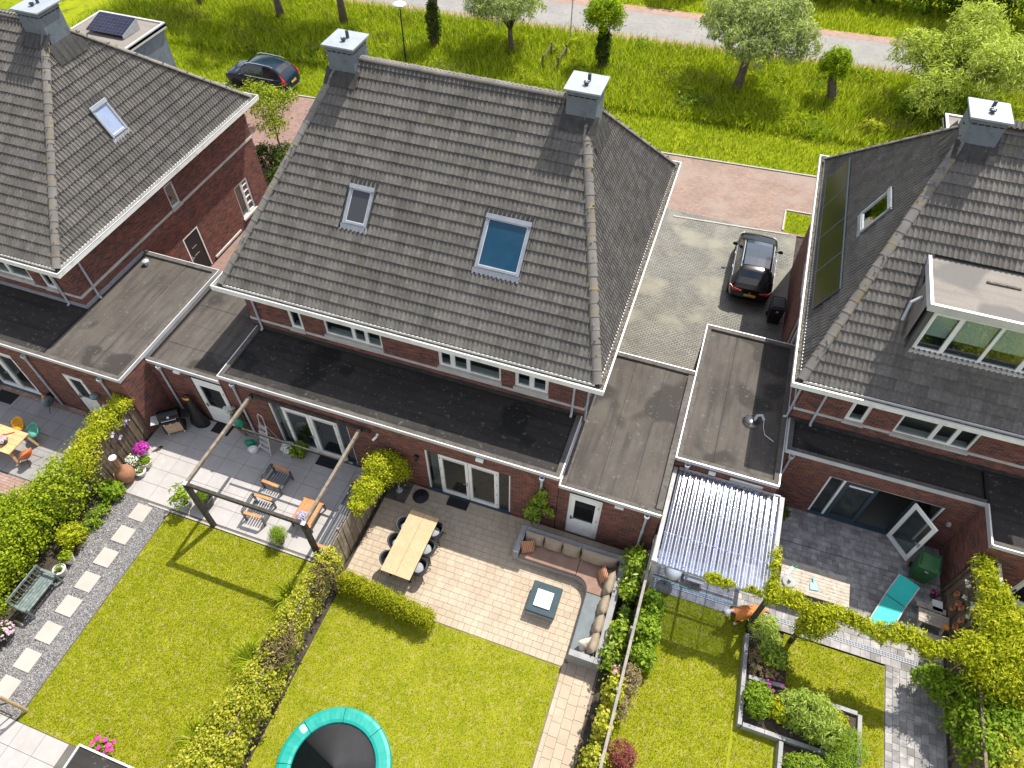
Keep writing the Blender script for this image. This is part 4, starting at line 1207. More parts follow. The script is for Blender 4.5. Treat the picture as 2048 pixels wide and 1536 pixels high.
sp = MB(); sp.add([(-24.0, 21.75, 8.72), (-24.0, 22.76, 8.72), (-24.0, 22.76, 9.12), (-24.0, 21.75, 8.84), (-23.97, 21.75, 8.72), (-23.97, 22.76, 8.72), (-23.97, 22.76, 9.12), (-23.97, 21.75, 8.84)], [(0, 1, 2, 3), (7, 6, 5, 4), (0, 4, 5, 1), (1, 5, 6, 2), (2, 6, 7, 3), (3, 7, 4, 0)])
sp.box(-25.75, -24.0, 22.72, 22.75, 8.71, 9.1)
part('panel_stand', sp, M['zinc'], hl, parent=o_)

# ---- the house at the right
RX0, RY0 = 3.77, 15.5; RX1, RY1 = RX0 + 13.79, RY0 + 12.9
hr = thing('dormer_house', 'red brick house with a boxy dormer, solar panels and a wide garden door standing open', 'house', (10.7, 22, 0))
rwx0, rwy0, rwy1 = RX0 + .6, RY0 + .72, RY1 - .6
wr = [(5.9, 6.5, 3.68, 4.75), (7.38, 9.66, 3.66, 4.75), (12.2, 14.2, 3.66, 4.75)]
hol = {'rear': [(a - rwx0, b - rwx0, c, d) for a, b, c, d in wr] + [(4.7 - rwx0, 12 - rwx0, 0, 2.9)], 'left': [(rwy1 - 24.6, rwy1 - 22.6, 2.9, 4.6), (rwy1 - 21.9, rwy1 - 20.4, .9, 2.9)]}
house_walls(hr, rwx0, RX1 - .6, rwy0, rwy1, 5.37, hol)
for (a, b, c, d), sp_, sa in zip(wr, [(), (.48, .74), (.5,)], [[1], [0, 1, 0], [1, 1]]):
    window(hr, (a, rwy0, c), (1, 0, 0), (0, -1, 0), b - a, d - c, sp_, sashes=sa)
window(hr, (rwx0, 24.6, 2.9), (0, -1, 0), (-1, 0, 0), 2.0, 1.7, (.5,), sashes=[0, 1])
window(hr, (rwx0, 21.9, .9), (0, -1, 0), (-1, 0, 0), 1.5, 2.0, (.5,), sashes=[0, 1])
band(hr, [(rwx0 - .03, RX1 - .55, rwy0 - .025, rwy0 - .001), (rwx0 - .03, rwx0 - .001, rwy0, rwy1)])
gutter(hr, RX0, RX1, RY0, RY1)
ymR = (RY0 + RY1) / 2
DX0, DY0, DZ = 6.45, 16.85, 8.45
slR = math.hypot((RY1 - RY0) / 2 - .27, 11.05 - 5.50); cR = ((RY1 - RY0) / 2 - .27) / slR
skr = {'rear': [(DX0 + .12 - RX0 - .27, DX0 + 5.6 - RX0 - .27, (DY0 + .25 - RY0 - .27) / cR, (19.0 - RY0 - .27) / cR)],
       'left': [(RY1 - .27 - 22.0, RY1 - .27 - 20.82, 2.1, 3.3)]}
r3, F3, AL3, AR3 = hipped_roof(hr, RX0, RX1, RY0, RY1, 11.05, INS, {'rear': 170, 'left': 130}, skr)
roof_window(hr, r3, F3['left'][0], F3['left'][1], F3['left'][2], RY1 - .27 - 21.97, 2.12, 1.12, 1.22, 'greenglass')
chimney(hr, 6.82, ymR, 9.6, 11.5); chimney_flashing(hr, 6.82, ymR, 11.5, .93, .96, F3, 'left')
# four solar panels along the eave of the side slope
O, U, S, T_ = F3['left']; Nn = U.cross(S)
M['pvblack'] = brick_mat('black_solar_cells', .157, .157, [(.018, .017, .014), (.024, .022, .017)], (.012, .012, .012), msize=.003, bump=0, offset=0, rough=.14)
for k in range(4):
    pb = MB(); u0 = RY1 - .27 - 26.2 + k * 1.9; q = O + U * u0 + S * .28 + Nn * .12
    T = Matrix(((U.x, S.x, Nn.x, q.x), (U.y, S.y, Nn.y, q.y), (U.z, S.z, Nn.z, q.z), (0, 0, 0, 1)))
    pb.tbox(T, .03, 1.86, .03, 1.17, 0, .03); po = part('solar_panel', pb, M['pvblack'], hr)
    f = MB(); f.tbox(T, 0, 1.89, 0, .03, -.01, .034); f.tbox(T, 0, 1.89, 1.17, 1.2, -.01, .034); f.tbox(T, 0, .03, .03, 1.17, -.01, .034); f.tbox(T, 1.86, 1.89, .03, 1.17, -.01, .034)
    part('panel_frame', f, M['bluegrey'], hr, parent=po)
# box dormer over the garden side
db_ = MB(); db_.box(DX0 + .14, DX0 + 5.6, DY0 + .14, 19.2, 5.7, DZ - .1)
mb = MB()
holes_wall(mb, (DX0 + .12, DY0 + .12, 5.9), (1, 0, 0), (0, -1, 0), 5.5, DZ - .1 - 5.9, [(.14, 4.9, .72, 2.26)])
holes_wall(mb, (DX0 + .12, 19.2, 5.9), (0, -1, 0), (-1, 0, 0), 19.2 - DY0 - .12, DZ - .1 - 5.9, [])
M['dormerclad'] = pbr('dark_dormer_cladding', (.075, .078, .075), (.10, .10, .098), scale=2, rough=.6)
dm = part('dormer', mb, M['dormerclad'], hr)
r_ = MB(); r_.box(DX0 + .09, DX0 + 5.7, DY0 + .09, 19.15, DZ - .12, DZ - .01); part('dormer_roof', r_, M['bitumg'], hr, parent=dm)
t_ = MB(); t_.box(DX0, DX0 + .085, DY0, 19.1, DZ - .2, DZ + .05); t_.box(DX0 + .0855, DX0 + 5.7, DY0, DY0 + .085, DZ - .2, DZ + .049); part('dormer_trim', t_, M['alu'], hr, parent=dm)
wf, T = window(hr, (DX0 + .26, DY0 + .12, 6.62), (1, 0, 0), (0, -1, 0), 4.76, 1.54, (.17, .385, .60, .8), sashes=[1, 0, 0, 1, 0], mat='white', sill=.08, room=1.2, blind=.68)
sd = MB(); sd.box(DX0 + .0, DX0 + 5.6, DY0 - .3, DY0 + .1, 6.28, 6.3); 
dp = MB(); dp.tube([(DX0 - .02, 17.6, DZ - .35), (DX0 - .25, 17.5, DZ - .55), (DX0 - .27, 17.3, 7.35)], .045, 10); part('dormer_pipe', dp, M['pipe'], hr)
fm = MB(); fm.box(8.0, 8.9, 18.35, 18.42, DZ - .01, DZ + .035); part('moss_strip', fm, M['debris'], hr)
dormer(hr, 7.15, 10.7, 24.5, 27.3, 8.6, 6.2, 1)
# extension with open garden door
X0 = 4.39
de = MB(); holes_wall(de, (X0, 14.85, 0), (1, 0, 0), (0, -1, 0), 10.42 - X0, 3.05, [(6.03 - X0, 9.62 - X0, .02, 2.34)]); part('extension_wall', de, M['brick'], hr)
de = MB(); holes_wall(de, (X0, rwy0, 0), (0, -1, 0), (-1, 0, 0), rwy0 - 14.85, 3.05, []); part('extension_wall', de, M['brick'], hr)
flat_roof(hr, X0, 10.42, 14.85, rwy0 - .003, 3.02, 'x', 1.0, 'bitumd', edges='lf', name='extension_roof')
fl = MB(); fl.box(rwx0, 17, rwy0 - .03, rwy0 - .001, 3.0, 3.2); part('wall_flashing', fl, M['lead'], hr)
T = frameT((6.05, 14.85, .02), (1, 0, 0), (0, -1, 0))
fr = MB(); W_ = 3.55; H_ = 2.3
fr.tbox(T, 0, .06, .05, .13, 0, H_); fr.tbox(T, W_ - .06, W_, .05, .13, 0, H_); fr.tbox(T, .06, W_ - .06, .05, .13, H_ - .06, H_); fr.tbox(T, .46, .54, .045, .13, 0, H_ - .06)
fo = part('french_door', fr, M['white'], hr)
lm = MB(); a, b, s = .55, 1.56, .13
lm.tbox(T, a, a + s, .03, .11, .03, H_ - .06); lm.tbox(T, b - s, b, .03, .11, .03, H_ - .06); lm.tbox(T, a + s, b - s, .03, .11, .03, .2); lm.tbox(T, a + s, b - s, .03, .11, H_ - .19, H_ - .06); part('door_leaf', lm, M['bluegrey'], hr, parent=fo)
vm = MB(); vm.tbox(T, a + s, b - s, .01, .04, H_ - .26, H_ - .19); part('vent', vm, M['white'], hr, parent=fo)
for xa_, xb_, za, zb in ((a + s, b - s, .2, H_ - .19), (.06, .46, .04, H_ - .06), (2.72, W_ - .06, .04, H_ - .06)):
    pm = MB(); pm.tbox(T, xa_, xb_, .075, .085, za, zb); part('pane', pm, M['glass'], hr, parent=fo)
st = MB(); st.tbox(T, -.02, W_ + .02, -.06, .13, -.02, .04); st.tbox(T, 2.64, 2.72, .05, .13, .04, H_ - .06); part('threshold', st, M['bluegrey'], hr, parent=fo)
rm = MB(); rm.quad((5.5, 14.98, .03), (10.2, 14.98, .03), (10.2, 18.5, .03), (5.5, 18.5, .03)); part('room_floor', rm, M['darkfloor'], hr, parent=fo)
rm = MB(); rm.quad((5.5, 18.5, 0), (10.2, 18.5, 0), (10.2, 18.5, 2.6), (5.5, 18.5, 2.6)); rm.quad((5.5, 14.98, 0), (5.5, 18.5, 0), (5.5, 18.5, 2.6), (5.5, 14.98, 2.6)); rm.quad((10.2, 14.98, 0), (10.2, 18.5, 0), (10.2, 18.5, 2.6), (10.2, 14.98, 2.6)); rm.quad((5.5, 14.98, 2.6), (10.2, 14.98, 2.6), (10.2, 18.5, 2.6), (5.5, 18.5, 2.6)); part('room', rm, M['interior'], hr, parent=fo)
# the leaf that stands open, hinged at x=8.65
ang = R_(-52)
T2 = Matrix.Translation((8.70, 14.78, .05)) @ Matrix.Rotation(ang, 4, 'Z')
lm = MB(); w_, s = 1.02, .13
lm.tbox(T2, 0, s, 0, .06, 0, 2.2); lm.tbox(T2, w_ - s, w_, 0, .06, 0, 2.2); lm.tbox(T2, s, w_ - s, 0, .06, 0, .2); lm.tbox(T2, s, w_ - s, 0, .06, 2.06, 2.2)
lo_ = part('door_leaf', lm, M['white'], hr, parent=fo)
lo_['label'] = 'white glazed garden door leaf standing open'
pm = MB(); pm.tbox(T2, s, w_ - s, .025, .035, .2, 2.06); part('pane', pm, M['glass'], hr, parent=fo)
hm = MB(); hm.tbox(T2, w_ - .09, w_ - .04, -.012, 0, .95, 1.17); hm.tbox(T2, w_ - .2, w_ - .06, -.06, -.04, 1.08, 1.105); part('handle', hm, M['steel'], hr, parent=fo)
# neighbour's deeper extension at the picture edge
nx = MB(); holes_wall(nx, (10.42, 14.85, 0), (0, -1, 0), (-1, 0, 0), 1.45, 3.1, []); holes_wall(nx, (10.42, 13.4, 0), (1, 0, 0), (0, -1, 0), 6.5, 3.1, [(1.55, 2.6, .02, 2.3)]); part('extension_wall', nx, M['brick'], hr)
back_door(hr, (11.97, 13.4, .02), (1, 0, 0), (0, -1, 0), 1.05, 2.28, top=2.2, glassz=(.5, 2.05), panel_top=False, louvre=False)
flat_roof(hr, 10.425, 17, 13.4, rwy0 - .003, 3.07, 'x', 1.0, 'bitumd', edges='f', name='extension_roof')
lt = MB(); lt.box(10.4, 10.45, 13.38, 14.83, 3.0, 3.19); part('roof_trim', lt, M['alu'], hr)
downpipe(hr, 4.62, 14.78, 0, 2.95, hopper=True); downpipe(hr, 5.05, rwy0 - .06, 3.1, 5.34); downpipe(hr, 4.3, rwy0 + .1, 2.95, 5.34, out=(-1, 0))
b = MB(); b.box(9.95, 10.05, 14.75, 14.848, 1.55, 1.68); single('socket_box', b, M['alu'], 'small grey outdoor socket beside the open garden door', 'socket', (10, 14.85, 1.6))
# satellite dish lying on the garage roof
t = thing('roof_hood', 'round clear dish with a bent grey pipe on the shaded garage roof', 'roof hood', (3.3, 15.75, 2.89))
b = MB(); b.lathe((-.1, 0, .0), [(.29, .03), (.25, .08), (.12, .12), (.0, .13)], 20); part('dish', b, glass_mat('clear_dome', (.75, .75, .75), .05, .2), t, wld=False, smooth=True)
b = MB(); b.tube([(.0, .05, .05), (.05, .22, .16), (.2, .25, .2), (.3, .15, .1)], .05, 8); part('elbow', b, M['pipe'], t, wld=False)
b = MB(); b.tube([(.3, .15, .1), (.32, -.1, .04), (.4, -.4, .04), (.7, -.6, .06)], .012, 6); part('cable', b, M['alu'], t, wld=False)

# ------------------------------------------------------------------ foliage
def rand_dirs(n):
    v = npr.normal(size=(n, 3)); return v / np.linalg.norm(v, axis=1, keepdims=True)

def leaf_obj(name, P, Nrm, size, aspect, mat, parent=None, root=None, spread=.8, jitter=.35, droop=0.0, kind=None, along=None):
    """one mesh of separate folded leaves at points P with rough facing Nrm"""
    n = len(P)
    nn = Nrm + rand_dirs(n) * spread; nn /= np.linalg.norm(nn, axis=1, keepdims=True)
    tg = (rand_dirs(n) if along is None else along + rand_dirs(n) * .5); tg -= nn * (tg * nn).sum(1, keepdims=True)
    tg[:, 2] -= droop
    tg /= np.maximum(np.linalg.norm(tg, axis=1, keepdims=True), 1e-6)
    bt = np.cross(nn, tg)
    L = size * (1 + jitter * npr.uniform(-1, 1, (n, 1))); W = L * aspect
    a = P - tg * L * .5; c = P + tg * L * .5
    b = P + bt * W * .5 + nn * L * .10 - tg * L * .05; d = P - bt * W * .5 + nn * L * .10 - tg * L * .05
    V = np.stack([a, b, c, d], 1).reshape(-1, 3)
    i = np.arange(n)[:, None] * 4
    F = np.concatenate([np.concatenate([i, i + 2, i + 1], 1), np.concatenate([i, i + 3, i + 2], 1)], 0)
    me = bpy.data.meshes.new(name)
    me.vertices.add(len(V)); me.vertices.foreach_set('co', V.astype(np.float32).ravel())
    me.loops.add(len(F) * 3); me.loops.foreach_set('vertex_index', F.astype(np.int32).ravel())
    me.polygons.add(len(F)); me.polygons.foreach_set('loop_start', np.arange(0, len(F) * 3, 3, dtype=np.int32)); 
    me.update(calc_edges=True)
    me.materials.append(mat)
    if root is not None: me.transform(inv(root))
    o = link(name, me, parent or root)
    if kind: o['kind'] = kind
    return o

def blob_pts(blobs, n, shell=.55, clump=14, cr=.16, flat=0.0):
    """points in clumps on ellipsoid blobs (cx,cy,cz,rx,ry,rz)"""
    B = np.array(blobs, float); w = (B[:, 3] * B[:, 4] * B[:, 5]) ** (2 / 3); w /= w.sum()
    m = max(1, n // clump)
    k = npr.choice(len(B), m, p=w); d = rand_dirs(m); d[:, 2] = np.where(d[:, 2] < -.5, -d[:, 2], d[:, 2])
    rr = shell + (1.05 - shell) * npr.uniform(0, 1, (m, 1)) ** .6
    C = B[k, :3] + d * B[k, 3:] * rr
    kk = np.repeat(np.arange(m), clump)
    rad = cr * B[k, 3:].mean(1)
    P = C[kk] + npr.normal(size=(len(kk), 3)) * (rad[kk][:, None] * .55)
    Nn = d[kk] * .8 + np.array([0, 0, .6])
    ok = P[:, 2] > .03
    return P[ok], Nn[ok]

LM = {}
LM['hedge'] = leaf_mat('hedge_leaves', [(.06, .11, .006), (.19, .27, .008), (.36, .42, .014), (.50, .52, .05)])
LM['ivy'] = leaf_mat('variegated_ivy_leaves', [(.10, .14, .010), (.30, .33, .014), (.50, .47, .04), (.66, .57, .14)])
LM['gold'] = leaf_mat('golden_leaves', [(.10, .15, .006), (.33, .37, .008), (.53, .52, .016), (.66, .62, .08)])
LM['conifer'] = leaf_mat('conifer_sprays', [(.06, .10, .006), (.24, .27, .008), (.42, .41, .012), (.55, .50, .03)])
LM['willow'] = leaf_mat('willow_leaves', [(.17, .23, .06), (.32, .38, .13), (.48, .53, .24), (.62, .66, .38)])
LM['willow2'] = leaf_mat('bright_willow_leaves', [(.19, .26, .02), (.36, .44, .06), (.54, .59, .14), (.66, .68, .26)])
LM['pollard'] = leaf_mat('pollard_leaves', [(.14, .22, .005), (.30, .41, .01), (.44, .53, .025)])
LM['laurel'] = leaf_mat('laurel_leaves', [(.07, .14, .01), (.19, .29, .015), (.33, .42, .03), (.46, .50, .07)], spec=.35, rough=.35)
LM['dark'] = leaf_mat('dark_green_leaves', [(.03, .06, .01), (.065, .115, .012), (.12, .18, .02)])
LM['red'] = leaf_mat('purple_red_leaves', [(.15, .035, .04), (.30, .08, .075), (.42, .16, .13)])
LM['mid'] = leaf_mat('mid_green_leaves', [(.10, .18, .012), (.23, .34, .02), (.38, .48, .06)])
LM['euph'] = leaf_mat('pale_green_leaves', [(.18, .26, .03), (.38, .47, .07), (.60, .66, .2)])
LM['dry'] = leaf_mat('dry_twigs', [(.16, .11, .05), (.28, .21, .11), (.36, .28, .15)], trans=.1)
LM['magenta'] = leaf_mat('magenta_petals', [(.40, .03, .33), (.55, .05, .45)], trans=.2)
LM['pink'] = leaf_mat('pink_petals', [(.60, .04, .25), (.75, .12, .40)], trans=.2)
LM['whitefl'] = leaf_mat('white_petals', [(.7, .7, .66), (.8, .8, .8)], trans=.2)
LM['lilac'] = leaf_mat('lilac_petals', [(.42, .32, .58), (.62, .56, .75)], trans=.2)
LM['mauve'] = leaf_mat('pale_mauve_petals', [(.55, .36, .45), (.7, .55, .6)], trans=.2)
M['bark'] = pbr('bark', (.09, .07, .05), (.15, .12, .09), scale=5, rough=.95, bump=.6, bscale=22)
M['ivybark'] = pbr('mossy_bark', (.05, .055, .025), (.11, .09, .06), scale=6, rough=.95, bump=.6, bscale=22)

def tree(name, label, x, y, trunk_h, r0, blobs, n, leaf, lsize, lasp, group=None, lean=(0, 0), barkm='bark', shell=.5, droop=0.0, clump=16, cr=.2, limbs=True, cat='tree', spread=.9):
    t = thing(name, label, cat, (x, y, 0), 0, group)
    mb = MB()
    top = Vector((x + lean[0], y + lean[1], trunk_h))
    mb.tube([(x, y, -.1), (x + lean[0] * .25 + .03, y + lean[1] * .25, trunk_h * .35), (x + lean[0] * .6 - .03, y + lean[1] * .6, trunk_h * .7), top], [r0 * 1.3, r0, r0 * .88, r0 * .8], 9)
    if limbs:
        for b in blobs:
            e = Vector(b[:3]); mid = (top + e) / 2 + Vector((rnd.uniform(-.2, .2), rnd.uniform(-.2, .2), .25))
            mb.tube([top - Vector((0, 0, .2)), mid, e + Vector((0, 0, b[5] * .3))], [r0 * .5, r0 * .28, r0 * .07], 6)
            for _ in range(4):
                d = Vector((rnd.uniform(-1, 1), rnd.uniform(-1, 1), rnd.uniform(-.2, 1)))
                mb.tube([mid, (mid + e) / 2 + d * .2, e + Vector((d.x * b[3], d.y * b[4], d.z * b[5])) * .8], [r0 * .2, r0 * .12, r0 * .03], 5)
    part('trunk', mb, M[barkm], t, smooth=True)
    P, Nn = blob_pts(blobs, n, shell, clump, cr)
    leaf_obj('crown', P, Nn, lsize, lasp, LM[leaf], root=t, droop=droop, spread=spread)
    return t

def bush(name, label, cat, blobs, n, leaf, lsize=.08, lasp=.6, group=None, stems=True, shell=.5, clump=10, cr=.2, spread=.8, droop=0.0):
    cx, cy = blobs[0][0], blobs[0][1]
    t = thing(name, label, cat, (cx, cy, 0), 0, group)
    if stems:
        mb = MB()
        for b in blobs:
            for k in range(4):
                mb.tube([(b[0] + rnd.uniform(-.06, .06), b[1] + rnd.uniform(-.06, .06), max(0, b[2] - b[5] * 1.1)), (b[0] + rnd.uniform(-.4, .4) * b[3], b[1] + rnd.uniform(-.4, .4) * b[4], b[2]), (b[0] + rnd.uniform(-.7, .7) * b[3], b[1] + rnd.uniform(-.7, .7) * b[4], b[2] + b[5] * .6)], [.014, .01, .004], 5)
        part('stem', mb, M['bark'], t)
    P, Nn = blob_pts(blobs, n, shell, clump, cr)
    leaf_obj('foliage', P, Nn, lsize, lasp, LM[leaf], root=t, spread=spread, droop=droop)
    return t

# grass: real blades in joined meshes
def blades(name, polys, dens, hmin, hmax, w, mat, z=.015, bend=.5, avoid=(), patch=None):
    """polys: list of (x0,x1,y0,y1)"""
    Ps = []
    for x0, x1, y0, y1 in polys:
        n = int((x1 - x0) * (y1 - y0) * dens); Ps.append(np.stack([npr.uniform(x0, x1, n), npr.uniform(y0, y1, n)], 1))
    P = np.concatenate(Ps)
    for f in avoid: P = P[~f(P[:, 0], P[:, 1])]
    if patch is not None: P = P[patch(P)]
    n = len(P); a = npr.uniform(0, 2 * np.pi, n); h = npr.uniform(hmin, hmax, n)
    if isinstance(w, tuple): wd = npr.uniform(w[0], w[1], n)
    else: wd = np.full(n, w)
    dx, dy = np.cos(a), np.sin(a); be = bend * h * npr.uniform(.3, 1.2, n); ba = npr.uniform(0, 2 * np.pi, n)
    base = np.concatenate([P, np.full((n, 1), z)], 1)
    l = base + np.stack([dx * wd / 2, dy * wd / 2, np.zeros(n)], 1); r = base - np.stack([dx * wd / 2, dy * wd / 2, np.zeros(n)], 1)
    m_ = base + np.stack([np.cos(ba) * be * .35, np.sin(ba) * be * .35, h * .6], 1); 
    ml = m_ + np.stack([dx * wd * .35, dy * wd * .35, np.zeros(n)], 1); mr = m_ - np.stack([dx * wd * .35, dy * wd * .35, np.zeros(n)], 1)
    tp = base + np.stack([np.cos(ba) * be, np.sin(ba) * be, h], 1)
    V = np.stack([l, r, mr, ml, tp], 1).reshape(-1, 3)
    i = np.arange(n)[:, None] * 5
    F = np.concatenate([np.concatenate([i, i + 1, i + 2], 1), np.concatenate([i, i + 2, i + 3], 1), np.concatenate([i + 3, i + 2, i + 4], 1)], 0)
    me = bpy.data.meshes.new(name)
    me.vertices.add(len(V)); me.vertices.foreach_set('co', V.astype(np.float32).ravel())
    me.loops.add(len(F) * 3); me.loops.foreach_set('vertex_index', F.astype(np.int32).ravel())
    me.polygons.add(len(F)); me.polygons.foreach_set('loop_start', np.arange(0, len(F) * 3, 3, dtype=np.int32))
    me.update(calc_edges=True); me.materials.append(mat)
    o = link(name, me); o['kind'] = 'stuff'
    return o
LM['lawn'] = leaf_mat('lawn_blades', [(.16, .205, .006), (.28, .315, .008), (.39, .39, .016), (.52, .48, .08)], trans=.35, spec=.0, rough=.8)
LM['lawn2'] = leaf_mat('dry_lawn_blades', [(.21, .245, .010), (.35, .355, .020), (.47, .435, .06), (.60, .53, .18)], trans=.35, spec=.0, rough=.8)
LM['tall'] = leaf_mat('tall_grass_blades', [(.13, .20, .008), (.29, .37, .012), (.43, .48, .025), (.58, .56, .14)], trans=.45, spec=.0, rough=.7)
circ = lambda cx, cy, r: (lambda x, y: (x - cx) ** 2 + (y - cy) ** 2 < r * r)
blades('grass', [(-15.05, -8.75, .22, 7.32), (-12.35, -8.75, -.5, .22)], 2300, .025, .06, .012, LM['lawn'])
blades('grass', [(-8.12, -.64, -.5, 6.84)], 2100, .02, .05, .012, LM['lawn2'], avoid=[circ(-5.81, 2.08, 1.5)])
blades('grass', [(1.3, 4.52, 1.5, 10.3), (5.7, 8.7, 8.45, 10.14), (7.95, 8.7, 4.5, 8.45), (4.6, 5.7, 3.5, 6.85)], 2100, .025, .06, .012, LM['lawn'])
blades('grass', [(-22, -19.3, 4.0, 5.9), (11.5, 14, 5, 10.3)], 1000, .025, .06, .014, LM['lawn'])
yl = lambda P: (P[:, 1] > 35.5 + .068 * P[:, 0])
yu = lambda P: (P[:, 1] < 48.0 + .072 * P[:, 0])
blades('grass', [(-42, 24, 33, 40.5)], 190, .12, .30, (.025, .05), LM['tall'], z=-.04, patch=lambda P: yl(P) & (P[:, 1] < 39.6 + .068 * P[:, 0]))
blades('grass', [(-44, 24, 36, 49.5)], 170, .3, .8, (.03, .065), LM['tall'], z=-.05, bend=.6, patch=lambda P: (P[:, 1] > 39 + .068 * P[:, 0]) & yu(P))
blades('grass', [(-30, 30, 51, 60)], 110, .15, .45, (.03, .06), LM['tall'], z=-.03, patch=lambda P: P[:, 1] > 53.6 + .066 * P[:, 0])
blades('grass', [(3.8, 5.4, 30.5, 32.1)], 600, .05, .15, (.015, .03), LM['tall'], z=0)
# weedy tussocks in the verge read as low mounds
vb = []
for _ in range(90):
    x = rnd.uniform(-42, 22); y = rnd.uniform(39.5, 47.2) + .07 * x
    vb.append((x, y, .1, rnd.uniform(.4, 1.1), rnd.uniform(.3, .7), rnd.uniform(.25, .6)))
P, Nn = blob_pts(vb, 30000, .6, 10, .2)
o_ = leaf_obj('weeds', P[:18000], Nn[:18000], .22, .22, LM['tall'], kind='stuff', spread=1.0)
vb = []
for _ in range(70):
    x = rnd.uniform(-42, 22); y = rnd.uniform(39.0, 47.2) + .07 * x
    vb.append((x, y, .08, rnd.uniform(.5, 1.3), rnd.uniform(.35, .8), rnd.uniform(.2, .5)))
P, Nn = blob_pts(vb, 17000, .6, 10, .2); leaf_obj('weeds', P, Nn, .2, .25, LM['mid'], kind='stuff', spread=1.0)
vb = [(rnd.uniform(-42, 22), 0, .5, rnd.uniform(.5, 1.6), rnd.uniform(.3, .8), .3) for _ in range(60)]; vb = [(a, rnd.uniform(39.2, 47.0) + .07 * a, c, d, e, f) for a, b, c, d, e, f in vb]
P, Nn = blob_pts(vb, 7000, .3, 6, .3); leaf_obj('seed_heads', P, Nn, .2, .08, LM['dry'], kind='stuff', spread=.6, droop=-1.0)

# ------------------------------------------------------------------ trees on the verge and across the road
def wblobs(x, y, z, R, n, rz=None, seed=0):
    r = random.Random(seed); out = [(x, y, z, R * .62, R * .62, (rz or R) * .75)]
    for k in range(n):
        a = 2 * math.pi * k / n + r.uniform(-.3, .3); d = R * r.uniform(.45, .85); s = R * r.uniform(.28, .52)
        out.append((x + d * math.cos(a), y + d * math.sin(a), z + r.uniform(-.35, .45) * (rz or R), s, s, s * .9))
    return out
tree('willow_tree', 'silvery green willow standing above the lane behind the brick paved drive', -.35, 43.1, 2.4, .26, wblobs(-.1, 43.5, 3.75, 2.9, 10, 2.1, 1), 19000, 'willow', .30, .2, droop=.5, lean=(.25, .3))
tree('willow_tree', 'large bushy willow beside the road behind the house with the dormer', 11.0, 44.9, 1.6, .3, wblobs(11.6, 44.9, 2.7, 3.4, 12, 2.7, 2), 20000, 'willow2', .30, .2, droop=.35, lean=(.3, .1))
tree('willow_tree', 'small willow with a ragged crown between the street lamp and the sign pole', -14.85, 43.0, 1.7, .18, wblobs(-15.4, 43.2, 2.9, 2.6, 9, 1.8, 3), 12000, 'willow', .28, .2, droop=.4, lean=(-.1, .1))
tree('pollard_willow', 'pollarded willow with a round ball head on a thick ivy covered trunk', -8.75, 43.0, 2.5, .3, [(-8.95, 43.1, 3.15, 1.1, 1.1, 1.1)], 6500, 'pollard', .20, .28, barkm='ivybark', lean=(-.2, .1), shell=.3, spread=1.0)
tree('pollard_willow', 'short leaning pollard willow with a small leafy head by the road', 5.2, 43.85, 1.7, .28, [(4.75, 43.9, 2.15, .85, .85, .95)], 4500, 'pollard', .19, .28, barkm='bark', lean=(-.4, 0), shell=.3, spread=1.0)
tree('pollard_willow', 'pollard willow with a dark ivy trunk cut by the top picture edge near the lamp', -19.9, 42.1, 3.3, .3, [(-19.7, 42.2, 4.3, 1.0, 1.0, 1.0)], 5000, 'pollard', .2, .28, barkm='ivybark', lean=(.2, .1), shell=.3, spread=1.0)
for i, (x, y, lx, lab) in enumerate(((-26.8, 42.7, -.4, 'tree with a dark curved trunk rising above the left chimney of the pair'), (-31.2, 41.9, -.5, 'tree with a bare trunk in the grass behind the blue car'), (-37.7, 42.0, -.6, 'tree trunk in the shaded grass above the roof with the small solar panel'))):
    tree('verge_tree', lab, x, y, 4.6, .24, wblobs(x + lx, y + .4, 6.3, 3.4, 9, 1.9, 10 + i), 11000, 'willow', .3, .22, lean=(lx, .3), group='trees along the verge')
# the small ivy on the trunks
for i, (x, y, h) in enumerate(((-8.8, 43.0, 2.6), (-19.85, 42.1, 3.0))):
    P, Nn = blob_pts([(x, y, h * .5, .42, .42, h * .5)], 1600, .8, 8, .15)
    o_ = leaf_obj('ivy', P, Nn, .13, .8, LM['dark'])
    tag(o_, ['dark ivy sleeve around the trunk of the ball headed pollard', 'dark ivy sleeve around the pollard trunk nearest the street lamp'][i], 'ivy')
# bushes and shade trees beyond the road
LM['far'] = LM['dark']
for i in range(13):
    x = -6 + i * 2.6 + rnd.uniform(-.5, .5)
    bush('hedgerow_bush', 'dark bush in the hedgerow beyond the road', 'bush', [(x, 58.6 + .066 * x + rnd.uniform(-.5, .5), 1.2, 1.9, 1.4, 1.7), (x + .8, 59.6 + .066 * x, 2.3, 1.7, 1.5, 1.6)], 2600, 'dark' if i % 3 else 'mid', .3, .5, group='bushes of the hedgerow beyond the road', stems=False, clump=12)
for i, (x, y) in enumerate(((-4.5, 60.5), (1.5, 60.0), (14.5, 58.5), (-16, 59.5), (-24, 58))):
    tree('roadside_tree', 'broad tree beyond the far road edge', x, y, 3.2, .3, wblobs(x, y, 6.0, 2.9, 6, 2.2, 30 + i), 4500, 'mid', .4, .4, group='trees beyond the road')
bush('shrub', 'low shrub standing in for a dark hole in the grass by the ball headed pollard', 'shrub', [(-2.9, 40.3, .2, .8, .6, .4), (-2.2, 40.8, .2, .6, .5, .35)], 1500, 'mid', .2, .3)  # leaf mound added in place of a dark hole in the verge grass
bush('shrub', 'small yellow flowering clump in the verge near the solar panel roof', 'shrub', [(7.6, 41.1, .35, .7, .5, .4)], 900, 'gold', .12, .5)
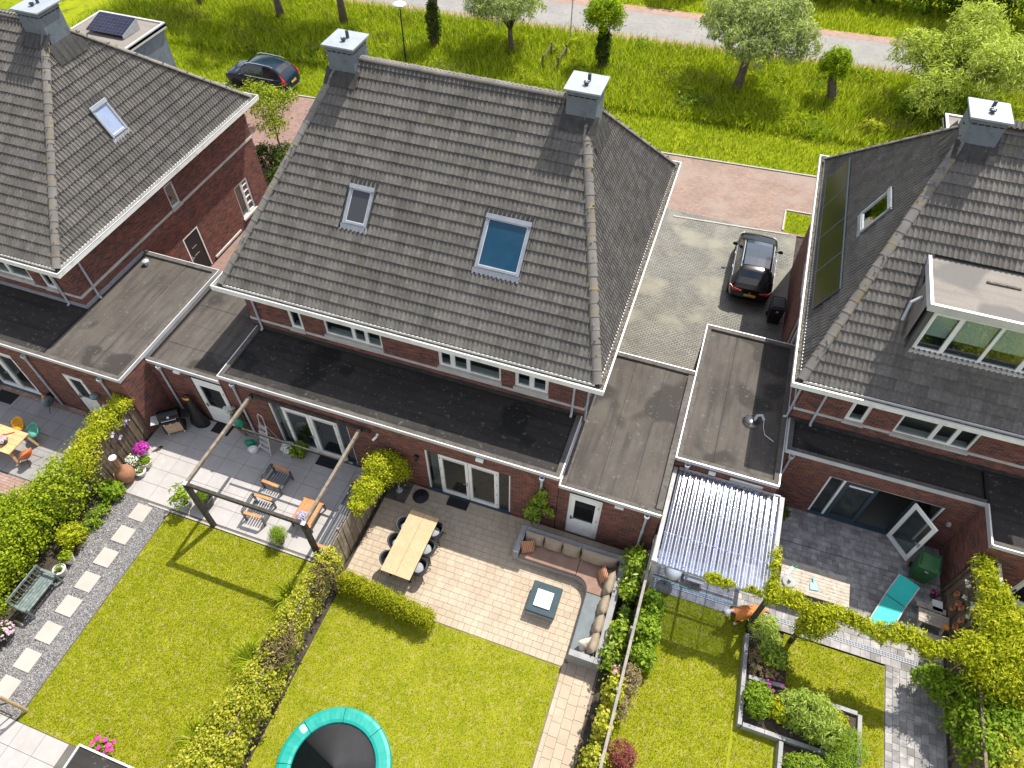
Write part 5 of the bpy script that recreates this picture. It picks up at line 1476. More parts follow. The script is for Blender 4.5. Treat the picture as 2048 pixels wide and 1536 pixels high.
bush('shrub', 'wide dark shrub under the big bushy willow', 'shrub', [(10.1, 43.5, .8, 1.4, 1.0, 1.0), (12.2, 43.7, .8, 1.3, 1.0, 1.0)], 4200, 'mid', .22, .3)
# small front garden tree by the brick wall and shrubs under it
tree('garden_tree', 'slim young tree with airy yellow green leaves at the brick house corner', -22.6, 27.6, 1.5, .055, [(-22.6, 27.7, 3.0, 1.1, 1.0, .8), (-23.5, 27.9, 3.4, .7, .7, .6), (-21.9, 28.3, 3.3, .55, .5, .5), (-23.1, 28.3, 3.2, .5, .5, .5), (-22.2, 27.0, 2.4, .9, .8, .45)], 4200, 'hedge', .11, .55, shell=.2, clump=9, cr=.28)
bush('shrub', 'dark evergreen shrub under the young tree by the brick corner', 'shrub', [(-21.6, 26.6, .7, 1.0, 1.0, .8), (-21.2, 25.4, .5, .8, .8, .6), (-22.9, 26.6, .6, .8, .8, .7)], 5000, 'dark', .12, .6)
bush('shrub', 'bright leafy shrub beside the bonnet of the blue car', 'shrub', [(-28.5, 30.9, .9, .9, .6, .6), (-27.2, 30.6, 1.0, .8, .6, .6), (-29.8, 31.1, .8, .9, .6, .6), (-25.8, 30.1, 1.1, .6, .5, .7)], 3600, 'hedge', .12, .55, shell=.25)

# ------------------------------------------------------------------ street furniture
t = thing('street_lamp', 'grey street lamp post with a flat round head on the verge', 'street lamp', (-20.6, 39.2, 0))
b = MB(); b.tube([(0, 0, 0), (0, 0, .9), (0, 0, .92), (0, 0, 3.5)], [.06, .06, .04, .035], 10); part('pole', b, M['black'], t, wld=False)
M['lamphead'] = pbr('lamp_head_grey', (.42, .43, .46), (.48, .49, .52), rough=.4)
b = MB(); b.lathe((0, 0, 3.5), [(.05, 0), (.14, .14), (.40, .22), (.42, .27), (.30, .33), (0, .36)], 18); part('lamp_head', b, M['lamphead'], t, smooth=False, wld=False)
t = thing('sign_pole', 'thin pole with a small blue sign at the near edge of the road', 'road sign', (-11.6, 45.5, 0))
b = MB(); b.tube([(0, 0, 0), (0, 0, 3.4)], .035, 8); part('pole', b, M['pipe'], t, wld=False)
M['signblue'] = pbr('blue_sign', (.10, .2, .45), rough=.4)
b = MB(); b.box(-.16, .16, -.05, -.035, 2.85, 3.3); part('sign_board', b, M['signblue'], t, wld=False)
t = thing('footbridge', 'little plank bridge with low dark posts crossing the ditch grass', 'footbridge', (-11.75, 42.2, 0))
b = MB()
for k in range(7): 
    b = MB(); b.box(-.45, .45, -.6 + k * .28, -.36 + k * .28, .05, .09); part('plank', b, M['bark'], t, wld=False)
for sx in (-.5, .5):
    for sy in (-.6, 1.2):
        b = MB(); b.box(sx - .05, sx + .05, sy - .05, sy + .05, -.1, 1.0); part('post', b, M['bark'], t, wld=False)
    b = MB(); b.box(sx - .03, sx + .03, -.6, 1.2, .82, .9); part('rail', b, M['bark'], t, wld=False)

# ------------------------------------------------------------------ cars
def carpaint(name, c): 
    return pbr(name, c, rough=.16, spec=.42, coat=.0, metal=.0)
M['paint_black'] = carpaint('black_car_paint', (.004, .004, .0035)); M['paint_blue'] = carpaint('dark_blue_car_paint', (.006, .018, .034))
M['carglass'] = pbr('car_glass', (.010, .014, .018), rough=.04, spec=.7)
M['caroof'] = pbr('panoramic_glass', (.03, .045, .065), rough=.05, spec=.9)
M['tyre'] = pbr('tyre', (.012, .012, .012), rough=.9); M['rim'] = pbr('alloy_rim', (.35, .36, .37), rough=.3, metal=.8)
M['redlamp'] = pbr('rear_lamp_red', (.42, .012, .012), rough=.12, spec=.6); M['headlamp'] = pbr('headlamp', (.6, .62, .65), rough=.1, spec=.6)
M['chrome'] = pbr('chrome', (.72, .73, .75), rough=.15, metal=.9)
M['plate'] = pbr('yellow_plate', (.75, .42, .02), rough=.5); M['plateblue'] = pbr('plate_blue', (.03, .08, .4), rough=.5)

def text_mesh(txt, size, mat, depth=.002):
    cu = bpy.data.curves.new('lettering', 'FONT'); cu.body = txt; cu.size = size; cu.extrude = depth; cu.align_x = 'CENTER'; cu.align_y = 'CENTER'
    tmp = bpy.data.objects.new('lettering_tmp', cu); col.objects.link(tmp)
    dg = bpy.context.evaluated_depsgraph_get()
    me = bpy.data.meshes.new_from_object(tmp.evaluated_get(dg)); bpy.data.objects.remove(tmp)
    me.materials.clear(); me.materials.append(mat); me.name = 'lettering'
    return me

def car(name, label, loc, rz, paint, L=4.4, Wd=1.82, Hh=1.60, glassroof=True, plate='L-343-GX', rails='chrome', lampstyle='wide'):
    """a crossover pointing to +x in its own frame, rear at x=0"""
    t = thing(name, label, 'car', loc, rz)
    # stations: x, half width, belt z, roof z, half roof width, bottom z
    st = [(.00, .70, .78, .80, .64, .42), (.06, .80, .92, .98, .70, .30), (.20, .86, 1.00, 1.12, .70, .24), (.38, .89, 1.02, 1.34, .66, .22), (.62, .905, 1.02, 1.52, .63, .20), (.95, .91, 1.01, 1.58, .625, .20),
          (1.45, .91, 1.00, Hh, .63, .20), (2.0, .91, .985, Hh, .635, .20), (2.45, .91, .975, 1.575, .64, .20), (2.75, .91, .97, 1.50, .65, .20), (3.05, .905, .97, 1.26, .68, .20), (3.32, .90, .97, 1.03, .73, .20),
          (3.60, .89, .94, .985, .72, .20), (3.95, .86, .88, .93, .68, .21), (4.20, .80, .78, .83, .60, .25), (4.36, .70, .62, .68, .5, .32), (4.42, .55, .50, .54, .4, .40)]
    k = L / 4.42
    rows = []
    for x, w, zb, zr, wr, z0 in st:
        w *= Wd / 1.82; wr *= Wd / 1.82
        sh = min(zr - zb, .05)
        rows.append([(0, z0), (w * .82, z0), (w * .965, z0 + .14), (w, (z0 + zb) / 2 + .05), (w * .985, zb - .07), (w * .945, zb), (w * .925, zb + sh * .3), (wr + (w * .92 - wr) * .22, zb + (zr - zb) * .78), (wr, zr - .035 * min(1, (zr - zb) / .3)), (wr * .85, zr + .002), (wr * .45, zr + .018), (0, zr + .024)])
    n = len(rows[0])
    def P(i, j, s, off=0.0):
        y, z = rows[i][j]; return (st[i][0] * k, s * y, z)
    mb = MB()
    for s in (1, -1):
        for i in range(len(rows) - 1):
            for j in range(n - 1):
                q = [P(i, j, s), P(i + 1, j, s), P(i + 1, j + 1, s), P(i, j + 1, s)]
                mb.add(q if s < 0 else q[::-1], [(0, 1, 2, 3)])
        for i in (0, len(rows) - 1):
            mb.add([P(i, j, s) for j in range(n)], [tuple(range(n))])
    me = mb.mesh('body', M[paint], smooth=True)
    import bmesh
    bm = bmesh.new(); bm.from_mesh(me); bmesh.ops.remove_doubles(bm, verts=bm.verts, dist=1e-4); bmesh.ops.recalc_face_normals(bm, faces=bm.faces); bm.to_mesh(me); bm.free()
    o = link('body', me, t)
    sd = o.modifiers.new('sub', 'SUBSURF'); sd.levels = 1; sd.render_levels = 2
    body = o
    def skin(pname, cells, mat, lift=.012, sides=(1, -1), shrink=0.0, parent=None):
        """panel that follows the body: cells (i0,i1,j0,j1) in the station grid, lifted outwards"""
        m_ = MB()
        for s in sides:
            for i0, i1, j0, j1 in cells:
                grid = {}
                for i in range(i0, i1 + 1):
                    for j in range(j0, j1 + 1):
                        y, z = rows[i][j]; x = st[i][0] * k
                        grid[i, j] = Vector((x, s * y, z))
                cc = sum(grid.values(), Vector()) / len(grid)
                for key in grid:
                    p = grid[key]; out = Vector((0, s * (1 if j0 < 8 else .15), .35 if j0 < 8 else 1)).normalized()
                    if pname in ('windscreen', 'rear_window'): out = Vector((.6 if pname == 'windscreen' else -.6, 0, .8))
                    grid[key] = p + (cc - p) * shrink + out * lift
                for i in range(i0, i1):
                    for j in range(j0, j1):
                        q = [grid[i, j], grid[i + 1, j], grid[i + 1, j + 1], grid[i, j + 1]]
                        m_.add(q if s < 0 else q[::-1], [(0, 1, 2, 3)])
        return part(pname, m_, M[mat], t, smooth=True, wld=False, parent=parent)
    skin('side_window', [(4, 6, 6, 8)], 'carglass', .006, (1,), .06); skin('side_window', [(4, 6, 6, 8)], 'carglass', .006, (-1,), .06)
    skin('side_window', [(6, 10, 6, 8)], 'carglass', .006, (1,), .05); skin('side_window', [(6, 10, 6, 8)], 'carglass', .006, (-1,), .05)
    skin('windscreen', [(9, 11, 8, 11)], 'carglass', .016); skin('rear_window', [(2, 4, 8, 11)], 'carglass', .016)
    if glassroof: skin('glass_roof', [(5, 9, 9, 11)], 'caroof', .012)
    for s in (1, -1):
        yy = s * rows[6][8][0]
        b = MB(); b.tube([(st[4][0] * k + .15, yy, Hh - .04), (st[5][0] * k + .1, yy, Hh + .035), (st[7][0] * k, yy, Hh + .045), (st[8][0] * k, yy, Hh + .01), (st[9][0] * k - .1, yy, Hh - .08)], .02, 8); part('roof_rail', b, M[rails], t, wld=False)
        b = MB(); b.ball((st[10][0] * k - .12, s * (Wd / 2 + .10), 1.03), .075, .11, .085, 10, 6); b.bar((st[10][0] * k - .1, s * (Wd / 2 - .05), .99), (st[10][0] * k - .1, s * (Wd / 2 + .08), 1.01), .05, .04); part('wing_mirror', b, M[paint], t, smooth=True, wld=False)
        b = MB()
        if lampstyle == 'wide':
            b.add([(.02, s * .36, .86), (.05, s * .70, .83), (.20, s * .855, .86), (.34, s * .885, .92), (.22, s * .86, .975), (.08, s * .74, .95), (.0, s * .36, .92)], [(0, 1, 5, 6), (1, 2, 4, 5), (2, 3, 4)])
        else:
            b.add([(.03, s * .58, .80), (.04, s * .72, .78), (.18, s * .84, .80), (.22, s * .855, .96), (.12, s * .80, 1.0), (.30, s * .73, 1.22), (.42, s * .70, 1.34), (.36, s * .66, 1.36), (.20, s * .68, 1.16), (.08, s * .68, 1.0)], [(0, 1, 4, 9), (1, 2, 3, 4), (9, 4, 5, 8), (8, 5, 6, 7)])
        for v_i in range(len(b.v)):
            x_, y_, z_ = b.v[v_i]; b.v[v_i] = (x_ * k - .012, y_ * Wd / 1.82 + s * .012, z_ + .004)
        ob = part('tail_light', b, M['redlamp'], t, wld=False); so_ = ob.modifiers.new('solid', 'SOLIDIFY'); so_.thickness = .03; so_.offset = 0
        b = MB(); b.add([(4.05 * k, s * .80, .72), (4.28 * k, s * .66, .68), (4.22 * k, s * .68, .80), (3.98 * k, s * .815, .86)], [(0, 1, 2, 3)])
        ob = part('headlight', b, M['headlamp'], t, wld=False); so_ = ob.modifiers.new('solid', 'SOLIDIFY'); so_.thickness = .05; so_.offset = 0
        for xw in (.86 * k, 3.52 * k):
            w = MB(); w.lathe((xw, s * (Wd / 2 - .115), .335), [(.19, -.11), (.31, -.11), (.335, -.08), (.335, .08), (.31, .11), (.19, .11)], 20, T=Matrix.Rotation(R_(90), 4, 'X'))
            wo_ = part('wheel', w, M['tyre'], t, smooth=False, wld=False)
            r_ = MB(); r_.lathe((xw, s * (Wd / 2 - .115), .335), [(.0, -.085), (.21, -.085), (.21, .085), (.0, .085)], 16, T=Matrix.Rotation(R_(90), 4, 'X')); part('rim', r_, M['rim'], t, wld=False, parent=wo_)
        for xh in (1.55, 2.5):
            b = MB(); b.bar((xh * k - .09, s * (Wd / 2 * .985 + .012), .86), (xh * k + .09, s * (Wd / 2 * .985 + .012), .86), .025, .03); part('door_handle', b, M['chrome'], t, wld=False)
        b = MB(); b.tube([(st[4][0] * k + .1, s * (.94 * Wd / 2 + .012), 1.02), (st[6][0] * k, s * (.945 * Wd / 2 + .012), 1.005), (st[10][0] * k - .1, s * (.94 * Wd / 2 + .012), .985)], .012, 6); part('window_trim', b, M['chrome'], t, wld=False)
    b = MB(); b.box(-.035, -.005, -.30, .30, .66, .80); b.box(-.04, -.02, -.55, .55, .40, .46); pl_ = part('plate_recess', b, M['black'], t, wld=False)
    b = MB(); b.box(-.05, -.036, -.26, .26, .675, .785); pl_ = part('number_plate', b, M['plate'], t, wld=False)
    b = MB(); b.box(-.052, -.049, .215, .262, .676, .784); part('plate_band', b, M['plateblue'], t, wld=False, parent=pl_)
    if plate:
        me = text_mesh(plate, .095, M['black']); me.transform(Matrix.Translation((-.053, -.02, .73)) @ Matrix.Rotation(R_(-90), 4, 'Z') @ Matrix.Rotation(R_(90), 4, 'X'))
    if plate: lo = link('lettering', me, pl_)
    b = MB(); b.add([(-.05, 0, .90), (-.045, .045, .84), (-.05, 0, .78 + .015), (-.045, -.045, .84), (-.05, 0, .875), (-.045, .022, .84), (-.05, 0, .81), (-.045, -.022, .84)], [(0, 1, 5, 4), (1, 2, 6, 5), (2, 3, 7, 6), (3, 0, 4, 7)])
    if lampstyle == 'wide':
        ob = part('badge', b, M['chrome'], t, wld=False); ob.location = (.0, 0, .02)
    b = MB(); b.tube([(-.03, -.75, .45), (-.075, -.5, .42), (-.08, 0, .41), (-.075, .5, .42), (-.03, .75, .45)], .02, 6); part('bumper_trim', b, M['chrome'] if lampstyle != 'wide' else M['black'], t, wld=False)
    b = MB(); b.box(4.36 * k, 4.44 * k, -.4, .4, .42, .56); part('grille', b, M['black'], t, wld=False)
    return t
car('parked_car', 'black crossover with a glass roof parked on the grey drive', (2.63, 24.45, 0), R_(90 + .8), 'paint_black', 4.45, 1.86, 1.62, True, 'L-343-GX')
car('parked_car', 'dark blue SUV with tall red tail lights parked on the lane by the young tree', (-25.55, 34.0, -.01), R_(180 - 1.2), 'paint_blue', 4.42, 1.87, 1.66, False, '', lampstyle='tall')

# wheelie bins
def wheelie(name, label, loc, rz, mat, w=.58, d=.70, h=1.02):
    t = thing(name, label, 'bin', loc, rz)
    b = MB(); a, c = w / 2 * .82, d / 2 * .8
    b.add([(-a, -c, .05), (a, -c, .05), (a, c, .05), (-a, c, .05), (-w / 2, -d / 2, h - .06), (w / 2, -d / 2, h - .06), (w / 2, d / 2, h - .06), (-w / 2, d / 2, h - .06)], [(3, 2, 1, 0), (0, 1, 5, 4), (1, 2, 6, 5), (2, 3, 7, 6), (3, 0, 4, 7), (4, 5, 6, 7)])
    part('body', b, M[mat], t, wld=False, bevel=.02)
    b = MB(); b.box(-w / 2 - .03, w / 2 + .03, -d / 2 - .03, d / 2 - .02, h - .05, h - .02); b.add([(-w / 2, -d / 2, h - .02), (w / 2, -d / 2, h - .02), (w / 2, d / 2 - .04, h - .02), (-w / 2, d / 2 - .04, h - .02), (-w / 2 + .05, -d / 2 + .06, h + .05), (w / 2 - .05, -d / 2 + .06, h + .05), (w / 2 - .05, d / 2 - .1, h + .07), (-w / 2 + .05, d / 2 - .1, h + .07)], [(0, 1, 5, 4), (1, 2, 6, 5), (2, 3, 7, 6), (3, 0, 4, 7), (4, 5, 6, 7)])
    part('lid', b, M[mat], t, wld=False, bevel=.012)
    b = MB(); b.tube([(-w / 2, d / 2 + .07, h - .03), (w / 2, d / 2 + .07, h - .03)], .02, 8); b.bar((-w / 2 + .04, d / 2 - .05, h - .05), (-w / 2 + .04, d / 2 + .07, h - .03), .04, .03); b.bar((w / 2 - .04, d / 2 - .05, h - .05), (w / 2 - .04, d / 2 + .07, h - .03), .04, .03); part('handle', b, M[mat], t, wld=False)
    for sx in (-1, 1):
        b = MB(); b.lathe((sx * (w / 2 - .03), d / 2 - .08, .1), [(.0, -.03), (.1, -.03), (.1, .03), (.0, .03)], 14, T=Matrix.Rotation(R_(90), 4, 'Y')); part('wheel', b, M['rubber'], t, wld=False)
    b = MB(); b.box(-.05, .05, -d / 2 - .006, -d / 2 + .02, h - .24, h - .17); part('sticker', b, M['alu'], t, wld=False)
    return t
M['bingreen'] = pbr('green_bin_plastic', (.025, .10, .035), (.035, .125, .045), scale=4, rough=.5)
wheelie('wheelie_bin', 'black wheelie bin standing on the drive behind the parked crossover', (3.87, 24.05, 0), R_(4), 'black')
wheelie('wheelie_bin', 'green wheelie bin in the shaded corner by the open garden door', (9.68, 13.6, .03), R_(-10), 'bingreen', .62, .62)

# ------------------------------------------------------------------ fences
M['fencewood'] = pbr('weathered_fence_board', (.20, .155, .105), (.30, .24, .17), scale=3, rough=.9, rand=.2, c3=(.15, .125, .09), s3=9, bump=.4, bscale=30)
M['fencegrey'] = pbr('grey_fence_board', (.22, .20, .17), (.30, .275, .235), scale=3, rough=.9, rand=.15, c3=(.16, .15, .12), s3=9, bump=.4, bscale=30)
M['fencedark'] = pbr('brown_fence_board', (.12, .088, .06), (.18, .135, .09), scale=3, rough=.9, rand=.2, c3=(.09, .07, .05), s3=9, bump=.4, bscale=30)

def fence(label, x, y0, y1, h, mat, step=.16, bw=.142, face=1, gap_side=1, top=True, cover=False):
    t = thing('garden_fence', label, 'fence', (x, (y0 + y1) / 2, 0))
    me = {}
    y = y0; k = 0
    while y < y1 - .05:
        b = MB(); w = bw; hh = h + (0.0)
        b.box(-.009, .009, -w / 2, w / 2, 0.03, hh)
        key = 'b'
        if key not in me: me[key] = b.mesh('board', M[mat])
        o = bpy.data.objects.new('board', me[key]); col.objects.link(o); o.parent = t
        off = (.012 if k % 2 else -.004)
        o.matrix_local = Matrix.Translation((off * face, y + step / 2 - (y0 + y1) / 2, rnd.uniform(-.012, .012))) @ Matrix.Rotation(rnd.uniform(-.012, .012), 4, 'X')
        y += step; k += 1
    for z in (.35, h - .3):
        b = MB(); b.box(x - .045, x - .012, y0, y1, z - .035, z + .035); part('rail', b, M[mat], t)
    yy = y0 + .05
    while yy < y1 + .1:
        b = MB(); b.box(x - .115, x - .046, yy - .035, yy + .035, 0, h + .05); part('post', b, M[mat], t); yy += 1.8
    if top:
        b = MB(); b.box(x - .05, x + .03, y0, y1, h + .005, h + .035); part('cap_rail', b, M[mat], t)
    return t
fence('weathered board fence between the sandy patio and the pergola terrace', -8.42, -1.0, 11.2, 1.72, 'fencewood', top=False)
fence('thin old board fence behind the long side of the corner sofa', 1.12, -1.0, 11.2, 1.75, 'fencegrey', top=True)
fence('tall board fence with terracotta pots hung on it beside the picnic table', 10.52, 9.6, 13.38, 1.8, 'fencedark', step=.2, bw=.165, face=-1)
fence('low end of board fence along the grey path under the wisteria', 10.53, -1, 9.55, 1.8, 'fencedark', step=.2, bw=.175, face=-1)
fence('brown board fence with climbers behind the clay fire pot', -17.82, 7.1, 9.95, 1.75, 'fencedark', step=.15, bw=.125)
# slatted lean-to cover on the neighbour's side
t = thing('slatted_cover', 'grey slatted wooden cover beside the climbing plant at the brick corner', 'wooden cover', (-18.4, 8.3, 0))
y = 7.45; k = 0
while y < 9.75:
    b = MB(); b.bar((-18.78, y, 1.68 + .006 * (k % 2)), (-17.95, y, 1.76), .125, .022); part('slat', b, M['fencegrey'], t); y += .15; k += 1
for yy in (7.5, 9.65):
    b = MB(); b.box(-18.74, -18.66, yy - .04, yy + .04, 0, 1.66); part('post', b, M['fencegrey'], t)
b = MB(); b.box(-18.75, -18.67, 7.42, 9.72, 1.60, 1.655); part('beam', b, M['fencegrey'], t)

# ------------------------------------------------------------------ pergola on the slab terrace
M['pergola_dark'] = pbr('dark_stained_timber', (.022, .019, .016), (.04, .035, .028), scale=5, rough=.75, c3=(.07, .06, .05), s3=8)
M['pergola_top'] = pbr('bleached_timber', (.15, .122, .095), (.23, .19, .15), scale=5, rough=.85, c3=(.09, .075, .06), s3=7, bump=.3, bscale=25)
t = thing('pergola', 'open timber pergola frame with dark posts over the lounge set', 'pergola', (-11.2, 9.2, 0))
PX0, PX1, PY0, PY1, PZ = -13.32, -8.86, 7.42, 11.1, 2.72
for x, y in ((PX0, PY0), (PX1 - .25, PY0)):
    b = MB(); b.box(x - .075, x + .075, y - .075, y + .075, 0, PZ); part('post', b, M['pergola_dark'], t, bevel=.006)
b = MB(); b.box(PX0 - .1, PX1 - .15, PY0 - .05, PY0 + .05, PZ, PZ + .15); part('front_beam', b, M['pergola_dark'], t, bevel=.005)
b = MB(); b.box(PX0 - .05, PX1 + .1, EY0 - .09, EY0 - .005, PZ - .02, PZ + .12); part('wall_beam', b, M['pergola_dark'], t, bevel=.005)
for x in (PX0, PX1 - .25):
    b = MB(); b.box(x - .05, x + .05, PY0 + .052, EY0 - .092, PZ + .01, PZ + .14); part('side_beam', b, M['pergola_top'], t, bevel=.006)
for x in (PX0, PX1 - .25):
    b = MB(); b.box(x - .07, x + .07, PY0 - .07, PY0 + .07, PZ + .151, PZ + .157); part('metal_corner', b, M['pipe'], t)
    b = MB(); b.box(x - .06, x + .06, EY0 - .16, EY0 - .093, PZ - .03, PZ + .15); part('bracket', b, M['black'], t)
b = MB(); b.box(PX0 - .02, PX1 - .2, 10.22, 10.27, 2.0, 2.06)
b2 = thing('cross_pole', 'thin dark pole crossing below the pergola in front of the doors', 'pole', (-11.3, 10.2, 2))
part('pole', b, M['pergola_dark'], b2)

# ------------------------------------------------------------------ lounge set
M['loungegrey'] = pbr('grey_aluminium', (.07, .078, .085), (.09, .098, .105), rough=.4)
M['teak'] = pbr('teak_wood', (.42, .17, .055), (.52, .24, .09), scale=7, rough=.55, c3=(.36, .14, .05), s3=18)
def lounge(name, label, cat, loc, rz, W, D=.72, nslat=7, grp=None):
    t = thing(name, label, cat, loc, rz, grp)
    for s in (-1, 1):
        b = MB(); x = s * (W / 2 - .03)
        b.box(x - .03, x + .03, -D / 2, -D / 2 + .06, 0, .56); b.box(x - .03, x + .03, D / 2 - .06, D / 2, 0, .62); b.box(x - .03, x + .03, -D / 2 + .06, D / 2 - .06, .50, .56); part('side_frame', b, M['loungegrey'], t, wld=False)
        b = MB(); b.box(x - .055, x + .055, -D / 2 + .03, D / 2 - .1, .562, .592); part('armrest', b, M['teak'], t, wld=False, bevel=.006)
    b = MB(); b.box(-W / 2 + .06, W / 2 - .06, -D / 2, -D / 2 + .04, .27, .33); b.box(-W / 2 + .06, W / 2 - .06, D / 2 - .1, D / 2 - .06, .25, .31); part('seat_rail', b, M['loungegrey'], t, wld=False)
    n = max(nslat, 2)
    for k in range(n):
        y = -D / 2 + .07 + (D - .22) * k / (n - 1); b = MB(); b.box(-W / 2 + .06, W / 2 - .06, y - .022, y + .022, .312, .328); part('seat_slat', b, M['loungegrey'], t, wld=False)
    for z in (.45, .55, .65):
        b = MB(); b.box(-W / 2 + .06, W / 2 - .06, D / 2 - .03, D / 2 - .01, z - .022, z + .022); part('back_slat', b, M['loungegrey'], t, wld=False)
    return t
lounge('lounge_chair', 'grey lounge chair with teak armrests nearest the doormat', 'chair', (-12.08, 9.62, .03), R_(90 - 3), .74, .80, 7, 'slatted lounge chairs')
lounge('lounge_chair', 'grey lounge chair with teak armrests under the front pergola beam', 'chair', (-12.02, 8.36, .03), R_(90 + 2), .78, .80, 7, 'slatted lounge chairs')
lounge('lounge_bench', 'long grey slatted lounge bench with teak armrests along the board fence', 'bench', (-9.05, 9.03, .03), R_(-90), 2.62, .80, 7)
t = thing('coffee_table', 'square teak coffee table with a grey metal frame', 'table', (-10.35, 8.78, .03), R_(0))
for k in range(5):
    b = MB(); x = -.36 + k * .145; b.box(x, x + .138, -.42, .42, .40, .428); part('table_board', b, M['teak'], t, wld=False)
b = MB(); b.box(-.40, .40, -.5, -.425, .401, .43); b.box(-.40, .40, .425, .5, .4015, .43); part('table_board', b, M['teak'], t, wld=False)
for sx in (-1, 1):
    for sy in (-1, 1):
        b = MB(); b.box(sx * .37 - .025, sx * .37 + .025, sy * .46 - .025, sy * .46 + .025, 0, .399); part('leg', b, M['loungegrey'], t, wld=False)
b = MB(); b.box(-.39, -.35, -.48, .48, .34, .395); b.box(.35, .39, -.48, .48, .34, .395); part('apron', b, M['loungegrey'], t, wld=False)

def potted(name, label, loc, r, h, potm, plant, n, pr, ph, lsize, lasp=.5, flower=None, nf=0, fs=.05, square=False, group=None, trailing=0.0, cat='potted plant'):
    t = thing(name, label, cat, loc, 0, group)
    b = MB()
    if square: b.add([(-r * .8, -r * .8, 0), (r * .8, -r * .8, 0), (r * .8, r * .8, 0), (-r * .8, r * .8, 0), (-r, -r, h), (r, -r, h), (r, r, h), (-r, r, h), (-r + .03, -r + .03, h), (r - .03, -r + .03, h), (r - .03, r - .03, h), (-r + .03, r - .03, h), (-r + .03, -r + .03, h - .05), (r - .03, -r + .03, h - .05), (r - .03, r - .03, h - .05), (-r + .03, r - .03, h - .05)],
                     [(3, 2, 1, 0), (0, 1, 5, 4), (1, 2, 6, 5), (2, 3, 7, 6), (3, 0, 4, 7), (4, 5, 9, 8), (5, 6, 10, 9), (6, 7, 11, 10), (7, 4, 8, 11), (8, 9, 13, 12), (9, 10, 14, 13), (10, 11, 15, 14), (11, 8, 12, 15)])
    else: b.lathe((0, 0, 0), [(r * .72, 0), (r * .98, h * .92), (r * 1.04, h * .93), (r * 1.04, h), (r * .9, h), (r * .88, h - .05)], 20)
    part('pot', b, M[potm], t, wld=False, smooth=False)
    b = MB(); b.box(-r * .8, r * .8, -r * .8, r * .8, h - .06, h - .045) if square else b.lathe((0, 0, h - .055), [(r * .88, 0), (0, .012)], 16); part('soil', b, M['soil'], t, wld=False)
    if n:
        P, Nn = blob_pts([(0, 0, h + ph * .5, pr, pr, ph * .6)], n, .3, 8, .25); o = leaf_obj('foliage', P, Nn, lsize, lasp, LM[plant], droop=trailing); o.parent = t
    if flower:
        P, Nn = blob_pts([(0, 0, h + ph * .55, pr * 1.02, pr * 1.02, ph * .62)], nf, .85, 4, .12); o = leaf_obj('blossom', P, Nn, fs, .9, LM[flower], spread=.4); o.parent = t
    return t
M['potwhite'] = pbr('off_white_pot', (.55, .52, .46), (.66, .63, .57), scale=6, rough=.8, c3=(.40, .37, .31), s3=9)
M['potdark'] = pbr('dark_grey_pot', (.05, .05, .052), (.08, .08, .08), scale=4, rough=.7)
M['potgrey'] = pbr('grey_pot', (.30, .30, .29), (.38, .38, .37), scale=4, rough=.7)
M['terracotta'] = pbr('terracotta', (.42, .16, .07), (.52, .22, .10), scale=5, rough=.8)
M['potbrown'] = pbr('brown_pot', (.10, .045, .03), rough=.5)
potted('flower_pot', 'small pot of pale lilac flowers on the teak coffee table', (-10.36, 8.5, .458), .10, .13, 'potdark', 'mid', 120, .17, .14, .07, flower='lilac', nf=420, fs=.055)
potted('box_plant', 'round ball shaped plant in a dark pot at the terrace edge', (-10.8, 7.66, .03), .15, .22, 'potdark', 'mid', 2600, .30, .52, .06, .22)
potted('leafy_plant', 'loose light green bush in a pot left of the dark pergola post', (-14.62, 7.78, .03), .2, .3, 'potgrey', 'laurel', 420, .42, .7, .11, .55)
potted('grass_pot', 'large dark grey tub of low green grass behind the pergola post', (-14.02, 8.05, .03), .32, .5, 'potdark', 'mid', 900, .26, .12, .10, .12)
potted('white_flowers', 'white flowering plant in a square grey planter before the double doors', (-12.35, 10.88, .03), .19, .3, 'potgrey', 'dark', 200, .24, .24, .08, flower='whitefl', nf=560, fs=.055, square=True)
potted('green_plant', 'broad leaved green plant in a brown pot before the double doors', (-11.88, 10.93, .03), .14, .24, 'potbrown', 'mid', 170, .32, .34, .17, .55)
potted('purple_flowers', 'magenta flowers in a tall white bucket by the brown fence', (-17.28, 9.0, .03), .19, .46, 'potwhite', 'dark', 90, .25, .24, .08, flower='magenta', nf=640, fs=.07)
potted('white_flowers', 'small white blossoms in a white pot beside the clay fire pot', (-17.42, 8.58, .03), .21, .26, 'potwhite', 'mid', 160, .24, .22, .07, flower='whitefl', nf=260, fs=.05)
potted('herb_pot', 'white pot of mossy green plants next to the magenta flowers', (-17.0, 8.72, .03), .21, .30, 'potwhite', 'mid', 800, .19, .08, .05)
potted('herb_pot', 'low white pot with a small green seedling in dark soil', (-16.98, 8.34, .03), .2, .22, 'potwhite', 'mid', 110, .13, .12, .07)
potted('stone_pot', 'round white stone pot with dark soil beside the green bench', (-17.0, 4.3, .02), .2, .3, 'potwhite', 'mid', 120, .13, .1, .06)
potted('stone_pot', 'white stone pot with a yellow green plant behind the soil pot', (-17.05, 4.72, .02), .19, .3, 'potwhite', 'hedge', 420, .2, .2, .08)
potted('pink_plant', 'pale pink flowers in a pot at the hedge foot past the bench', (-17.1, 2.1, .02), .18, .28, 'potdark', 'dark', 200, .28, .3, .08, flower='mauve', nf=200, fs=.07)
t = potted('hydrangea', 'bright pink flowers growing by the dark shed roof', (-12.15, .48, .01), .14, .12, 'potdark', 'mid', 260, .30, .36, .12, flower='pink', nf=80, fs=.12)

